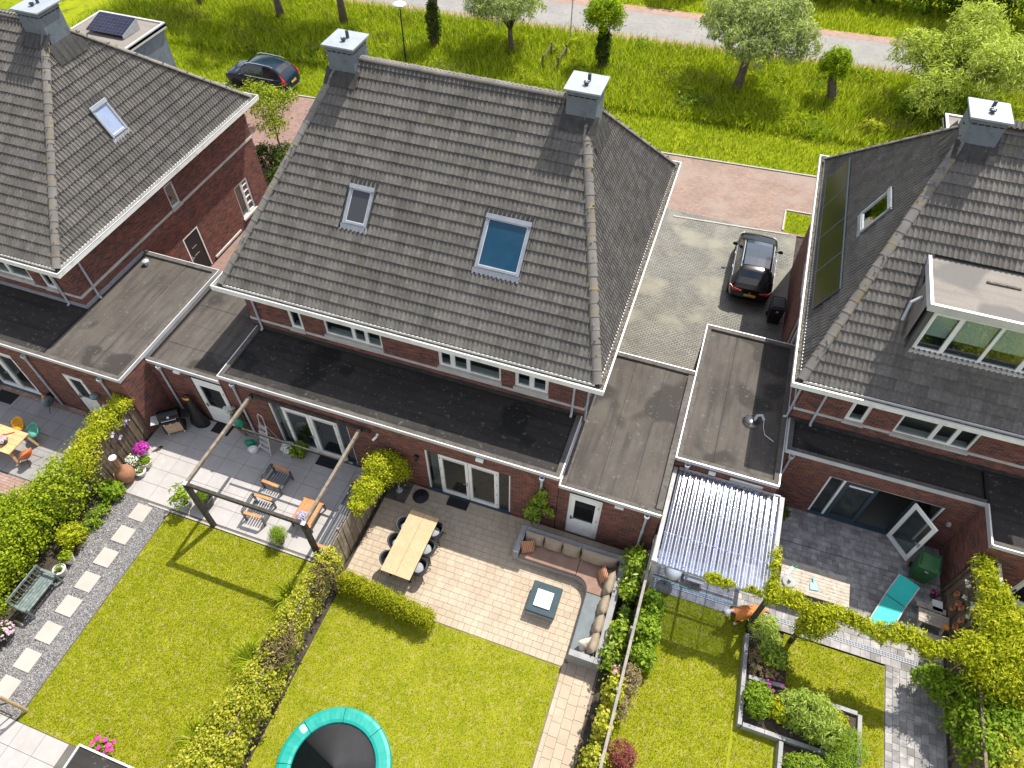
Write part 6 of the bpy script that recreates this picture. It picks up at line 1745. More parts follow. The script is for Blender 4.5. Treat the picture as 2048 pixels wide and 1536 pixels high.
# ------------------------------------------------------------------ barbecue corner
t = thing('barbecue', 'black gas barbecue on a cart with a wooden front panel', 'barbecue', (-17.0, 10.45, .03), R_(38))
b = MB(); b.box(-.36, .36, -.24, .24, .1, .74); part('cart', b, M['black'], t, wld=False, bevel=.01)
b = MB(); b.box(-.29, .29, -.262, -.241, .16, .66); M['plywood'] = pbr('wood_panel', (.42, .29, .18), (.5, .36, .24), scale=6, rough=.6); part('front_panel', b, M['plywood'], t, wld=False)
b = MB(); b.box(-.38, .38, -.27, .25, .741, .84); part('firebox', b, M['doorblack'], t, wld=False)
b = MB(); n = 9
for k in range(n + 1):
    a = math.pi * k / n; y = -.25 * math.cos(a); z = .841 + .30 * math.sin(a)
    b.v += [(-.37, y, z), (.37, y, z)]
for k in range(n): b.f.append((2 * k, 2 * k + 2, 2 * k + 3, 2 * k + 1)); b.m.append(0)
b.f.append(tuple(2 * k for k in range(n + 1))); b.f.append(tuple(2 * k + 1 for k in reversed(range(n + 1)))); b.m += [0, 0]
part('lid', b, M['paint_black'], t, wld=False, bevel=.006)
b = MB(); b.box(-.385, -.371, -.24, .2, .85, 1.06); part('lid_end', b, M['steel'], t, wld=False)
b = MB(); b.tube([(-.26, -.31, .93), (.26, -.31, .93)], .016, 8); b.bar((-.24, -.3, .93), (-.24, -.22, .93), .02, .02); b.bar((.24, -.3, .93), (.24, -.22, .93), .02, .02); part('handle', b, M['steel'], t, wld=False)
b = MB(); b.lathe((0, -.215, 1.01), [(.045, 0), (.045, .02), (0, .024)], 14, T=Matrix.Rotation(R_(60), 4, 'X')); part('thermometer', b, M['alu'], t, wld=False)
b = MB(); b.box(-.38, .38, -.33, -.271, .745, .83); part('control_panel', b, M['doorblack'], t, wld=False)
for k in range(3):
    b = MB(); b.lathe((-.22 + k * .22, -.335, .79), [(.028, 0), (.028, .03), (0, .031)], 10, T=Matrix.Rotation(R_(90), 4, 'X')); part('knob', b, M['steel'], t, wld=False)
for s, mm in ((-1, 'alu'), (1, 'black')):
    b = MB(); b.box(s * .39 if s > 0 else -.68, .68 if s > 0 else -.39, -.24, .2, .79, .82); part('side_shelf', b, M['pipe'] if s < 0 else M['black'], t, wld=False, bevel=.008)
for sx in (-.28, .28):
    b = MB(); b.lathe((sx, -.2, .06), [(0, -.025), (.06, -.025), (.06, .025), (0, .025)], 14, T=Matrix.Rotation(R_(90), 4, 'Y')); part('wheel', b, M['alu'], t, wld=False)
t = thing('patio_heater_cover', 'tall black fabric cover with an orange patch beside the glazed back door', 'cover', (-16.33, 11.0, .03), 0)
b = MB(); b.lathe((0, 0, 0), [(.40, 0), (.38, .2), (.27, .6), (.19, 1.0), (.16, 1.5), (.13, 1.68), (0, 1.72)], 14)
for i, v in enumerate(b.v): b.v[i] = (v[0] * (1 + .06 * math.sin(i * 1.7)), v[1] * .62 * (1 + .06 * math.cos(i * 2.3)), v[2])
part('cover', b, M['black'], t, wld=False, smooth=True)
M['orange'] = pbr('orange_patch', (.8, .28, .03), rough=.6)
b = MB(); b.lathe((0, 0, 0), [(.15, 1.56), (.137, 1.66)], 14)
b.f = b.f[8:13]; b.m = b.m[8:13]
for i, v in enumerate(b.v): b.v[i] = (v[0] * 1.14, v[1] * .75 - .012, v[2])
part('logo_patch', b, M['orange'], t, wld=False)

def mat_obj(name, label, x, y, w, d, z=.035, rz=0):
    t = thing(name, label, 'doormat', (x, y, z), rz)
    b = MB(); b.box(-w / 2, w / 2, -d / 2, d / 2, 0, .012); part('mat_back', b, M['rubber'], t, wld=False)
    b = MB(); n = int(w / .045)
    for k in range(n): b.box(-w / 2 + .02 + k * .045, -w / 2 + .045 + k * .045, -d / 2 + .02, d / 2 - .02, .012, .02)
    part('ridges', b, M['rubber'], t, wld=False)
    return t
mat_obj('doormat', 'black ribbed doormat before the doors under the pergola', -10.87, 11.05, .81, .5)
mat_obj('doormat', 'black doormat on the sandy pavers before the double doors', -5.69, 11.07, .77, .46, .037)
mat_obj('doormat', 'black doormat at the glazed door near the barbecue', -15.38, 11.0, .74, .45)
mat_obj('doormat', 'black doormat at the neighbour\'s doors near the hose reel', -24.3, 9.5, .9, .5)

# ladder, watering cans, hose bag
t = thing('stepladder', 'aluminium stepladder standing open against the brick wall', 'ladder', (-13.2, 10.85, .03), R_(-14))
M['ladder'] = pbr('ladder_aluminium', (.52, .51, .48), (.6, .59, .56), rough=.4, metal=.4)
for s in (-1, 1):
    b = MB(); b.bar((s * .26, -.20, 0), (s * .16, .12, 1.42), .05, .025); part('rail', b, M['ladder'], t, wld=False)
    b = MB(); b.bar((s * .27, .42, 0), (s * .17, .14, 1.40), .04, .02); part('rear_rail', b, M['ladder'], t, wld=False)
for k in range(5):
    f = (k + .6) / 5.2; w = .26 - .10 * f; y = -.20 + .32 * f; z = 1.42 * f
    b = MB(); b.box(-w, w, y - .06, y + .05, z - .012, z + .018); part('step', b, M['ladder'], t, wld=False)
b = MB(); b.tube([(-.16, .12, 1.4), (-.14, .16, 1.82), (-.1, .17, 1.9), (.1, .17, 1.9), (.14, .16, 1.82), (.16, .12, 1.4)], .017, 8); part('hand_rail', b, M['ladder'], t, wld=False)
M['greenplastic'] = pbr('green_plastic', (.01, .20, .12), (.015, .25, .15), scale=4, rough=.4)
M['whiteplastic'] = pbr('white_plastic', (.74, .74, .72), rough=.4)
def wcan(label, loc, rz, mat):
    t = thing('watering_can', label, 'watering can', loc, rz)
    b = MB(); b.lathe((0, 0, 0), [(.13, 0), (.14, .05), (.13, .22), (.08, .27), (.05, .27)], 16)
    for i, v in enumerate(b.v): b.v[i] = (v[0] * 1.25, v[1] * .85, v[2])
    part('body', b, M[mat], t, wld=False, smooth=True)
    b = MB(); b.tube([(.14, 0, .07), (.27, 0, .2), (.38, 0, .34)], [.03, .02, .016], 8); b.lathe((.38, 0, .34), [(.016, 0), (.045, .03), (0, .035)], 10); part('spout', b, M[mat], t, wld=False)
    b = MB(); b.tube([(-.15, 0, .08), (-.2, 0, .2), (-.1, 0, .35), (.04, 0, .33), (.08, 0, .26)], .015, 8); part('handle', b, M[mat], t, wld=False)
    return t
wcan('green watering can on the slabs behind the white one', (-13.95, 10.75, .03), R_(20), 'greenplastic')
wcan('white watering can beside the stepladder foot', (-13.68, 10.55, .03), R_(50), 'whiteplastic')
t = thing('hose_bag', 'green bag hanging over a sheaf of dry stalks by the downpipe', 'bag', (-14.25, 11.0, .03))
b = MB(); b.ball((0, -.05, 1.05), .2, .14, .26, 14, 10)
for i, v in enumerate(b.v): b.v[i] = (v[0] + .02 * math.sin(i * 3.1), v[1] + .02 * math.cos(i * 1.3), v[2])
part('bag', b, M['greenplastic'], t, wld=False, smooth=True)
t_dry = bush('dry_stalks', 'bundle of dry brown stalks standing at the wall with white heads', 'plant', [(-14.35, 11.05, .8, .22, .14, .75)], 1300, 'dry', .22, .12, shell=.1, spread=1.2)
P, Nn = blob_pts([(-14.5, 11.0, 1.65, .18, .14, .14)], 160, .3, 8, .3); o_ = leaf_obj('flower_head', P, Nn, .1, .5, LM['whitefl'], root=t_dry)

# clay fire pot
M['clay'] = pbr('weathered_clay', (.28, .12, .06), (.36, .19, .11), scale=4, rough=.7, c3=(.14, .09, .07), s3=4)
t = thing('chiminea', 'clay chiminea fire pot with a tall chimney and dark mouth', 'chiminea', (-17.28, 8.0, .03), R_(-40))
b = MB(); b.lathe((0, 0, 0), [(.2, .0), (.24, .08), (.31, .25), (.33, .38), (.29, .55), (.19, .68), (.105, .76), (.09, .85), (.095, 1.30), (.12, 1.33), (.12, 1.38), (.08, 1.38)], 24); part('body', b, M['clay'], t, wld=False, smooth=True)
b = MB(); b.ball((0, -.26, .34), .17, .10, .15, 16, 8); part('mouth', b, M['black'], t, wld=False)
b = MB(); n = 18
for k in range(n): 
    a0, a1 = 2 * math.pi * k / n, 2 * math.pi * (k + 1) / n
b.tube([(.175 * math.cos(2 * math.pi * k / 18), -.315 - .01, .34 + .155 * math.sin(2 * math.pi * k / 18)) for k in range(19)], .022, 6); part('rim', b, M['clay'], t, wld=False)
b = MB(); b.lathe((0, 0, 1.385), [(.13, 0), (.13, .04), (0, .05)], 16); part('rain_cap', b, M['potwhite'], t, wld=False)

# ------------------------------------------------------------------ garden bench
M['benchgreen'] = pbr('weathered_green_bench', (.10, .135, .125), (.16, .20, .185), scale=5, rough=.7, c3=(.22, .24, .22), s3=10)
t = thing('garden_bench', 'weathered grey green wooden bench on the gravel by the hedge', 'bench', (-17.02, 3.42, .02), R_(90))
for s in (-1, 1):
    b = MB(); x = s * .62
    b.box(x - .03, x + .03, -.27, -.21, 0, .62); b.bar((x, .22, 0), (x, .30, .88), .06, .06); b.box(x - .03, x + .03, -.21, .22, .36, .42); b.box(x - .035, x + .035, -.30, .28, .62, .655); part('side_frame', b, M['benchgreen'], t, wld=False)
for k in range(5):
    y = -.25 + k * .1; b = MB(); b.box(-.59, .59, y, y + .085, .425, .45); part('seat_slat', b, M['benchgreen'], t, wld=False)
b = MB(); b.bar((-.6, .29, .86), (.6, .29, .86), .04, .08); b.bar((-.6, .245, .5), (.6, .245, .5), .035, .05); part('back_rail', b, M['benchgreen'], t, wld=False)
for k in range(9):
    x = -.52 + k * .13; b = MB(); b.bar((x, .247, .52), (x, .287, .83), .05, .018); part('back_slat', b, M['benchgreen'], t, wld=False)

# stake with little tree
t = thing('young_tree', 'young tree tied to a pale stake at the corner of the gravel path', 'tree', (-14.98, .5, 0))
b = MB(); b.tube([(-14.98, .5, -.1), (-14.98, .5, 1.5)], .05, 8); M['stake'] = pbr('pale_stake', (.42, .30, .16), (.5, .38, .22), scale=6, rough=.7); part('stake', b, M['stake'], t)
b = MB(); b.tube([(-15.3, .25, 0), (-15.3, .25, 1.6), (-15.35, .3, 2.4)], [.025, .02, .01], 7); part('trunk', b, M['bark'], t)
b = MB(); b.bar((-14.98, .5, .95), (-15.3, .25, 1.0), .05, .01); part('tie', b, M['black'], t)
P, Nn = blob_pts([(-15.45, .35, 2.6, .45, .4, .4)], 800, .3, 8, .25); leaf_obj('crown', P, Nn, .12, .6, LM['hedge'], root=t)
# shed roof at the lower edge
t = thing('shed', 'dark flat shed roof with a bright metal edge at the lower picture edge', 'shed', (-10.2, -1.2, 0))
b = MB(); b.box(-11.5, -8.9, -2.8, .2, 0, 2.2); part('wall', b, M['fencedark'], t)
b = MB(); b.box(-11.55, -8.85, -2.9, .25, 2.21, 2.30); part('roof', b, M['bitumd'], t)
b = MB(); b.box(-11.58, -8.82, .22, .27, 2.2, 2.34); b.box(-11.59, -11.54, -2.9, .218, 2.2, 2.341); part('roof_trim', b, M['alu'], t)
t = thing('side_table', 'corner of an orange wooden table at the lower picture edge', 'table', (-15.6, -.95, .03))
b = MB(); b.box(-.7, 0, -.6, .2, .4, .43); part('table_top', b, M['teak'], t, wld=False)
for sx in (-.65, -.05):
    for sy in (-.55, .15):
        b = MB(); b.box(sx - .03, sx + .03, sy - .03, sy + .03, 0, .4); part('leg', b, M['loungegrey'], t, wld=False)

# ------------------------------------------------------------------ neighbour's dining set at the picture edge
M['pine'] = pbr('oiled_pine', (.50, .32, .14), (.58, .39, .19), scale=6, rough=.5, c3=(.44, .27, .11), s3=15)
t = thing('dining_table', 'wooden dining table with coloured shell chairs at the picture edge', 'table', (-22.5, 7.62, .04), R_(0))
for k in range(5):
    b = MB(); y = -.48 + k * .192; b.box(-1.1, 1.1, y, y + .186, .72, .755); part('table_board', b, M['pine'], t, wld=False)
for sx in (-1, 1):
    for sy in (-1, 1):
        b = MB(); b.bar((sx * .98, sy * .38, .72), (sx * 1.08, sy * .46, 0), .08, .06); part('leg', b, M['pine'], t, wld=False)
def shell_chair(label, loc, rz, mat):
    t = thing('shell_chair', label, 'chair', loc, rz, 'coloured shell chairs')
    b = MB(); nU, nV = 13, 6
    for j in range(nV + 1):
        for i in range(nU):
            a = math.pi * (1.06 * i / (nU - 1) - .03); f = j / nV
            rr = .14 + .13 * min(1, f * 1.8); z = .40 + .40 * max(0, f - .28) * (0.35 + .75 * math.sin(a)) 
            b.v.append((rr * math.cos(a) * 1.0, (rr * math.sin(a)) * (.9 + .1 * f) - .06, z))
    for j in range(nV):
        for i in range(nU - 1): b.f.append((j * nU + i, j * nU + i + 1, (j + 1) * nU + i + 1, (j + 1) * nU + i)); b.m.append(0)
    o = part('shell', b, M[mat], t, wld=False, smooth=True); s = o.modifiers.new('s', 'SOLIDIFY'); s.thickness = .022
    b = MB(); b.lathe((0, -.05, .395), [(.23, 0), (.24, .015), (.0, .02)], 18); part('seat', b, M[mat], t, wld=False, smooth=True)
    for sx in (-1, 1):
        for sy in (-1, 1):
            b = MB(); b.tube([(sx * .08, sy * .08 - .05, .40), (sx * .25, sy * .24 - .05, 0)], .010, 6); part('leg', b, M['black'], t, wld=False)
    return t
M['chair_yellow'] = pbr('mustard_plastic', (.62, .33, .02), rough=.45); M['chair_teal'] = pbr('teal_plastic', (.10, .36, .27), rough=.45); M['chair_orange'] = pbr('rust_plastic', (.55, .17, .06), rough=.45)
shell_chair('mustard yellow shell chair at the wooden dining table', (-22.35, 8.4, .04), R_(4), 'chair_yellow')
shell_chair('teal green shell chair at the far corner of the dining table', (-21.62, 8.38, .04), R_(-4), 'chair_teal')
shell_chair('rust orange shell chair at the end of the dining table', (-21.12, 7.45, .04), R_(-95), 'chair_orange')
t = potted('flower_bowl', 'grey bowl of pale mauve flowers on the neighbour\'s wooden table', (-21.95, 7.5, .80), .17, .1, 'potdark', 'mid', 120, .16, .12, .06, flower='mauve', nf=420, fs=.06)
t = thing('candle_holder', 'small red ornament lying on the wooden dining table', 'ornament', (-22.05, 7.85, .80))
b = MB(); b.tube([(-.1, -.08, .012), (0, 0, .02), (.14, .12, .02)], .014, 6); b.lathe((-.12, -.12, 0), [(.05, 0), (.07, .03), (.05, .06), (.02, .06)], 12); M['redorn'] = pbr('red_ornament', (.5, .06, .04), rough=.4); part('body', b, M['redorn'], t, wld=False)
t = thing('hose_reel', 'grey wall mounted hose box with an orange knob', 'hose reel', (-22.25, 9.9, .04))
M['hosegrey'] = pbr('hose_reel_grey', (.16, .19, .21), rough=.4)
b = MB(); b.lathe((0, -.18, .35), [(0, -.11), (.18, -.11), (.24, -.05), (.24, .05), (.18, .11), (0, .11)], 18, T=Matrix.Rotation(R_(90), 4, 'Y')); part('drum', b, M['hosegrey'], t, wld=False, smooth=True)
b = MB(); b.box(-.05, .05, -.08, .09, .3, .6); b.tube([(.16, -.2, .5), (.2, -.35, .3), (.22, -.5, .04)], .012, 6); part('bracket', b, M['black'], t, wld=False)
b = MB(); b.lathe((-.02, -.2, .6), [(.06, 0), (.06, .05), (0, .055)], 10); part('knob', b, M['orange'], t, wld=False)
b = MB(); b.lathe((0, 0, 0), [(.0, .0), (.15, -.02), (.16, -.1), (.12, -.16), (0, -.16)], 16); t = thing('wall_lamp', 'grey half round wall lamp beside the neighbour\'s white back door', 'wall lamp', (-19.45, 9.88, 1.78)); part('shade', b, M['hosegrey'], t, wld=False, smooth=True)
b = MB(); b.box(-19.52, -19.38, 9.93, 9.999, .92, 1.05); single('socket_box', b, M['whiteplastic'], 'white double socket box low on the wall by the neighbour\'s door', 'socket', (-19.45, 9.96, 1))

# ------------------------------------------------------------------ middle garden: dining table and six chairs
M['tabletop'] = pbr('light_oak_top', (.40, .275, .145), (.45, .315, .175), scale=3.5, rough=.55, c3=(.37, .245, .125), s3=12)
M['chairshell'] = pbr('charcoal_shell', (.020, .025, .030), (.026, .032, .037), rough=.45)
M['cushion_grey'] = pbr('pale_grey_cushion', (.28, .29, .30), rough=.9)
t = thing('dining_table', 'long light oak dining table with dark crossed legs on the sandy patio', 'table', (-6.41, 8.74, .04), R_(-1.0))
for s in (-1, 1):
    b = MB(); b.box(s * .004 if s > 0 else -.515, .515 if s > 0 else -.004, -1.16, 1.16, .712, .75); part('table_board', b, M['tabletop'], t, wld=False, bevel=.005)
for sy in (-1, 1):
    for sx in (-1, 1):
        b = MB(); b.bar((sx * .08, sy * .62, .71), (sx * .36, sy * .95, 0), .07, .05); part('leg', b, M['black'], t, wld=False)
b = MB(); b.box(-.1, .1, -.8, .8, .66, .709); part('rail', b, M['black'], t, wld=False)
def tub_chair():
    t = thing('tub_chair', 'charcoal tub chair', 'chair', (0, 0, 0))
    b = MB(); nU, nV = 17, 5
    for j in range(nV + 1):
        for i in range(nU):
            a = R_(-12 + 204 * i / (nU - 1)); f = j / nV
            z = .44 + (.33 if True else 0) * f * (.55 + .45 * math.sin(max(0, min(math.pi, a)))); rr = .255 + .03 * f
            b.v.append((rr * math.cos(a) * 1.02, rr * math.sin(a), z))
    for j in range(nV):
        for i in range(nU - 1): b.f.append((j * nU + i, j * nU + i + 1, (j + 1) * nU + i + 1, (j + 1) * nU + i)); b.m.append(0)
    o = part('backrest', b, M['chairshell'], t, wld=False, smooth=True); s = o.modifiers.new('s', 'SOLIDIFY'); s.thickness = .045; s.offset = 0
    b = MB(); b.lathe((0, 0, .40), [(.0, 0), (.20, 0), (.255, .03), (.255, .045), (0, .05)], 20); part('seat', b, M['chairshell'], t, wld=False, smooth=True)
    b = MB(); b.lathe((0, -.02, .452), [(.17, 0), (.19, .02), (.17, .04), (0, .045)], 20); part('cushion', b, M['cushion_grey'], t, wld=False, smooth=True)
    for sx in (-1, 1):
        for sy in (-1, 1):
            b = MB(); b.tube([(sx * .12, sy * .12, .40), (sx * .27, sy * .26, 0)], [.018, .011], 7); part('leg', b, M['black'], t, wld=False)
    return t
ch0 = tub_chair()
spots = [(-7.02, 9.36, 92, 'charcoal tub chair on the fence side of the oak table, closest to the umbrella foot'), (-7.03, 8.72, 88, 'middle charcoal tub chair on the fence side of the oak table'), (-7.0, 8.06, 95, 'charcoal tub chair on the fence side of the oak table, closest to the hedge'),
         (-5.76, 9.52, -88, 'charcoal tub chair on the sofa side of the oak table, closest to the doormat'), (-5.76, 8.84, -94, 'middle charcoal tub chair on the sofa side of the oak table'), (-5.74, 8.16, -90, 'charcoal tub chair on the sofa side of the oak table, closest to the lawn')]
for i, (x, y, a, lab) in enumerate(spots):
    c = ch0 if i == 0 else dup(ch0, (0, 0, 0), 0)
    c.location = (x + (.13 if x < -6.4 else -.13), y, .04); c.rotation_euler = (0, 0, R_(a)); c['label'] = lab; c['group'] = 'tub chairs around the oak table'
t = thing('umbrella_base', 'round black parasol base on the sandy pavers beside the table', 'parasol base', (-7.04, 10.84, .04))
b = MB(); b.lathe((0, 0, 0), [(.28, 0), (.29, .03), (.26, .06), (.07, .09), (.05, .10)], 28); part('weight', b, M['black'], t, wld=False)
b = MB(); b.lathe((0, 0, .09), [(.035, 0), (.035, .28), (.022, .28), (.022, .2)], 12); part('pole_holder', b, M['black'], t, wld=False)
t = thing('parasol_plinth', 'grey slab with a metal pole socket by the fence corner', 'parasol base', (-7.85, 10.78, .04))
for sx in (-.19, .19):
    for sy in (-.2, .2):
        b = MB(); b.box(sx - .185, sx + .185, sy - .195, sy + .195, 0, .05); part('slab', b, M['bitumk'], t, wld=False, bevel=.006)
b = MB(); b.lathe((0, .02, .05), [(.12, 0), (.11, .02), (.04, .04), (.035, .3), (.025, .3)], 14); part('socket', b, M['pipe'], t, wld=False)

# ------------------------------------------------------------------ corner sofa
M['wicker'] = pbr('grey_woven_wicker', (.24, .235, .235), (.30, .295, .295), scale=3, rough=.7, bump=.6, bscale=70)
M['cush_brown'] = pbr('brown_seat_fabric', (.20, .125, .090), (.24, .155, .115), scale=4, rough=.95)
M['cush_taupe'] = pbr('taupe_back_fabric', (.26, .205, .145), (.31, .25, .18), scale=4, rough=.95)
M['cush_grey'] = pbr('grey_seat_fabric', (.13, .15, .155), (.16, .18, .185), scale=4, rough=.95)
def stripes(name, a, b_, w):
    m, N, L, out = nt(name)
    uv = N('ShaderNodeTexCoord'); wv = N('ShaderNodeTexWave', Scale=1 / w); wv.bands_direction = 'X'; L(uv.outputs['Object'], wv.inputs['Vector'])
    rp = N('ShaderNodeValToRGB'); rp.color_ramp.interpolation = 'CONSTANT'; e = rp.color_ramp.elements
    e[0].color = c4(a); e[1].position = .35; e[1].color = c4(b_); x = e.new(.7); x.color = c4([q * .35 for q in a])
    L(wv.outputs['Color'], rp.inputs[0]); bs = N('ShaderNodeBsdfPrincipled', Roughness=.95); L(rp.outputs[0], bs.inputs['Base Color']); L(bs.outputs[0], out.inputs[0]); return m
M['stripe'] = stripes('striped_fabric', (.42, .16, .07), (.50, .34, .22), .20)
t = thing('corner_sofa', 'grey wicker L shaped corner sofa with brown and taupe cushions', 'sofa', (-.7, 9.7, .04))
def arcpts(cx, cy, r, a0, a1, n): return [(cx + r * math.cos(R_(a0 + (a1 - a0) * k / n)), cy + r * math.sin(R_(a0 + (a1 - a0) * k / n))) for k in range(n + 1)]
inner = [(-2.97, 9.64), (-.97, 9.64)] + arcpts(-.97, 9.2, .44, 90, 0, 8)[1:] + [(-.53, 7.25)]
base = MB(); base.prism(inner + [(.26, 7.25), (.26, 10.48), (-2.97, 10.48)], .06, .32); part('frame', base, M['wicker'], t, bevel=.01)
b = MB(); b.box(-3.17, -2.972, 9.66, 10.68, .04, .70); part('armrest', b, M['wicker'], t, bevel=.012)
b = MB(); b.box(-.51, .262, 7.06, 7.248, .04, .70); part('armrest', b, M['wicker'], t, bevel=.012)
b = MB(); b.box(-2.97, -1.052, 10.482, 10.68, .04, .70); part('back_frame', b, M['wicker'], t, bevel=.012)
b = MB(); b.box(-1.048, .46, 10.482, 10.68, .04, .70); b.box(.264, .46, 9.252, 10.48, .04, .6995); part('back_frame', b, M['wicker'], t, bevel=.012)
b = MB(); b.box(.264, .46, 7.06, 9.248, .04, .70); part('back_frame', b, M['wicker'], t, bevel=.012)
b = MB(); b.prism([(-2.95, 9.655), (-1.0, 9.655), (-1.0, 10.47), (-2.95, 10.47)], .325, .45); part('seat_cushion', b, M['cush_brown'], t, bevel=.03)
b = MB(); b.prism([(-.985, 9.655)] + arcpts(-.97, 9.2, .455, 89, 4, 8) + [(-.51, 9.23), (.25, 9.23), (.25, 10.47), (-.985, 10.47)], .325, .449); part('seat_cushion', b, M['cush_brown'], t, bevel=.025)
b = MB(); b.prism([(-.515, 7.26), (.25, 7.26), (.25, 9.215), (-.515, 9.215)], .325, .448); part('seat_cushion', b, M['cush_grey'], t, bevel=.03)
def puffy(name, T, sx, sy, sz, mat, root, n=10):
    """a stuffed cushion: a pillow shaped grid closed at its seam"""
    b = MB()
    for side in (1, -1):
        o = len(b.v)
        for j in range(n + 1):
            for i in range(n + 1):
                u, v = 2 * i / n - 1, 2 * j / n - 1
                f = ((1 - abs(u) ** 3.2) * (1 - abs(v) ** 3.2)) ** .55
                pin = 1 - .05 * (1 - abs(v)) * abs(u) ** 4
                wr = .012 * math.sin(u * 9 + v * 4 + sx * 20) * f
                b.v.append(tuple(T @ Vector((u * sx / 2 * pin, v * sy / 2, side * (sz / 2 * f + wr)))))
        for j in range(n):
            for i in range(n):
                q = (o + j * (n + 1) + i, o + j * (n + 1) + i + 1, o + (j + 1) * (n + 1) + i + 1, o + (j + 1) * (n + 1) + i)
                b.f.append(q if side > 0 else q[::-1]); b.m.append(0)
    return part(name, b, mat, root, smooth=True)
def backT(x, y, z, facing, lean=18):  # facing: angle of the outward (front) direction
    return Matrix.Translation((x, y, z)) @ Matrix.Rotation(R_(facing), 4, 'Z') @ Matrix.Rotation(R_(90 - lean), 4, 'X')
for x, w in ((-2.63, .64), (-1.98, .62), (-1.36, .60)):
    puffy('back_cushion', backT(x, 10.33, .66, 0), w, .50, .27, M['cush_taupe'], t)
puffy('back_cushion', backT(-.42, 10.33, .66, 0), 1.20, .50, .27, M['cush_taupe'], t)
puffy('back_cushion', backT(.11, 9.62, .66, -90), .80, .50, .27, M['cush_taupe'], t)
for y, w in ((8.86, .66), (8.22, .62), (7.62, .66)): puffy('back_cushion', backT(.11, y, .66, -90), w, .50, .27, M['cush_taupe'], t)
def loose(label, T, s=.46, mat='stripe'):
    o = thing('throw_pillow', label, 'pillow', T.translation[:])
    b = puffy('pillow', T, s, s, .17, M[mat], o)
    return o
loose('orange striped throw pillow leaning at the sofa armrest near the oak table', backT(-2.74, 9.98, .66, 24, 30))
loose('orange striped throw pillow in the inner corner of the sofa', backT(-.16, 9.86, .66, -62, 28))
M['pillowpale'] = pbr('pale_pillow_fabric', (.55, .47, .37), (.62, .55, .45), scale=20, rough=.95)
loose('pale striped pillow lying at the lawn end of the sofa', Matrix.Translation((-.1, 7.56, .56)) @ Matrix.Rotation(R_(35), 4, 'Z') @ Matrix.Rotation(R_(62), 4, 'X'), .45, 'pillowpale')
t = thing('ottoman', 'square wicker ottoman with a dark slate blue cushion', 'ottoman', (-1.72, 8.55, .04))
b = MB(); b.box(-.45, .45, -.49, .49, .03, .28); part('frame', b, M['wicker'], t, wld=False, bevel=.015)
b = MB(); b.box(-.48, .48, -.52, .52, .285, .41); M['cush_slate'] = pbr('slate_fabric', (.035, .058, .068), (.045, .07, .08), scale=4, rough=.9); part('cushion', b, M['cush_slate'], t, wld=False, bevel=.03)
t = thing('tray', 'white square tray lying on the dark ottoman', 'tray', (-1.73, 8.52, .452))
b = MB(); b.box(-.25, .25, -.265, .265, 0, .015); part('tray_bottom', b, M['whiteplastic'], t, wld=False)
b = MB(); b.box(-.265, -.251, -.28, .28, 0, .05); b.box(.251, .265, -.28, .28, 0, .0501); b.box(-.25, .25, -.28, -.266, 0, .05); b.box(-.25, .25, .266, .28, 0, .05); part('tray_rim', b, M['whiteplastic'], t, wld=False)

# ------------------------------------------------------------------ trampoline sunk in the lawn
M['teal'] = pbr('teal_padding', (.006, .25, .205), (.008, .29, .235), scale=1.2, rough=.5, c3=(.012, .22, .185), s3=5)
M['tramp'] = pbr('trampoline_mat', (.05, .05, .055), (.06, .06, .065), scale=3, rough=.9)
TCX, TCY, TRO, TRI = -5.82, 2.09, 1.62, 1.17
t = thing('trampoline', 'round sunken trampoline with a turquoise edge pad and dark mat', 'trampoline', (TCX, TCY, .0))
nseg = 8
for k in range(nseg):
    b = MB(); a0 = 2 * math.pi * (k + .32) / nseg + .006; a1 = 2 * math.pi * (k + 1.32) / nseg - .006; n = 10; prof = [(TRI, .13), (TRI + .02, .18), (TRI + .1, .205), (TRO - .12, .20), (TRO - .03, .17), (TRO, .10), (TRO, .03)]
    for i in range(n + 1):
        a = a0 + (a1 - a0) * i / n
        for r, z in prof: b.v.append((r * math.cos(a), r * math.sin(a), z + .005 * math.sin(a * 23 + r * 4)))
    for i in range(n):
        for j in range(len(prof) - 1):
            q = i * len(prof) + j; b.f.append((q, q + 1, q + 1 + len(prof), q + len(prof))); b.m.append(0)
    b.f.append(tuple(range(len(prof)))); b.m.append(0); b.f.append(tuple(n * len(prof) + j for j in reversed(range(len(prof))))); b.m.append(0)
    part('edge_pad', b, M['teal'], t, wld=False, smooth=False)
b = MB(); b.lathe((0, 0, 0), [(TRI + .04, .12), (TRI * .7, .1195), (TRI * .3, .119), (0, .1189)], 40); part('jumping_mat', b, M['tramp'], t, wld=False, smooth=True)
me = text_mesh('AIRL', .24, M['whiteplastic'], .001); me.transform(Matrix.Translation((-.28, -.50, .123)) @ Matrix.Rotation(R_(207), 4, 'Z')); link('lettering', me, t)
b = MB(); b.prism([(.09 * math.copysign(abs(math.cos(a)) ** .5, math.cos(a)), .12 * math.copysign(abs(math.sin(a)) ** .5, math.sin(a))) for a in [2 * math.pi * k / 20 for k in range(20)]], .0, .004)
me = b.mesh('logo_patch', pbr('pale_print', (.30, .55, .45), rough=.5)); me.transform(Matrix.Translation((-1.26, .62, .208)) @ Matrix.Rotation(R_(62), 4, 'Z') @ Matrix.Rotation(R_(0), 4, 'X')); link('logo_patch', me, t)

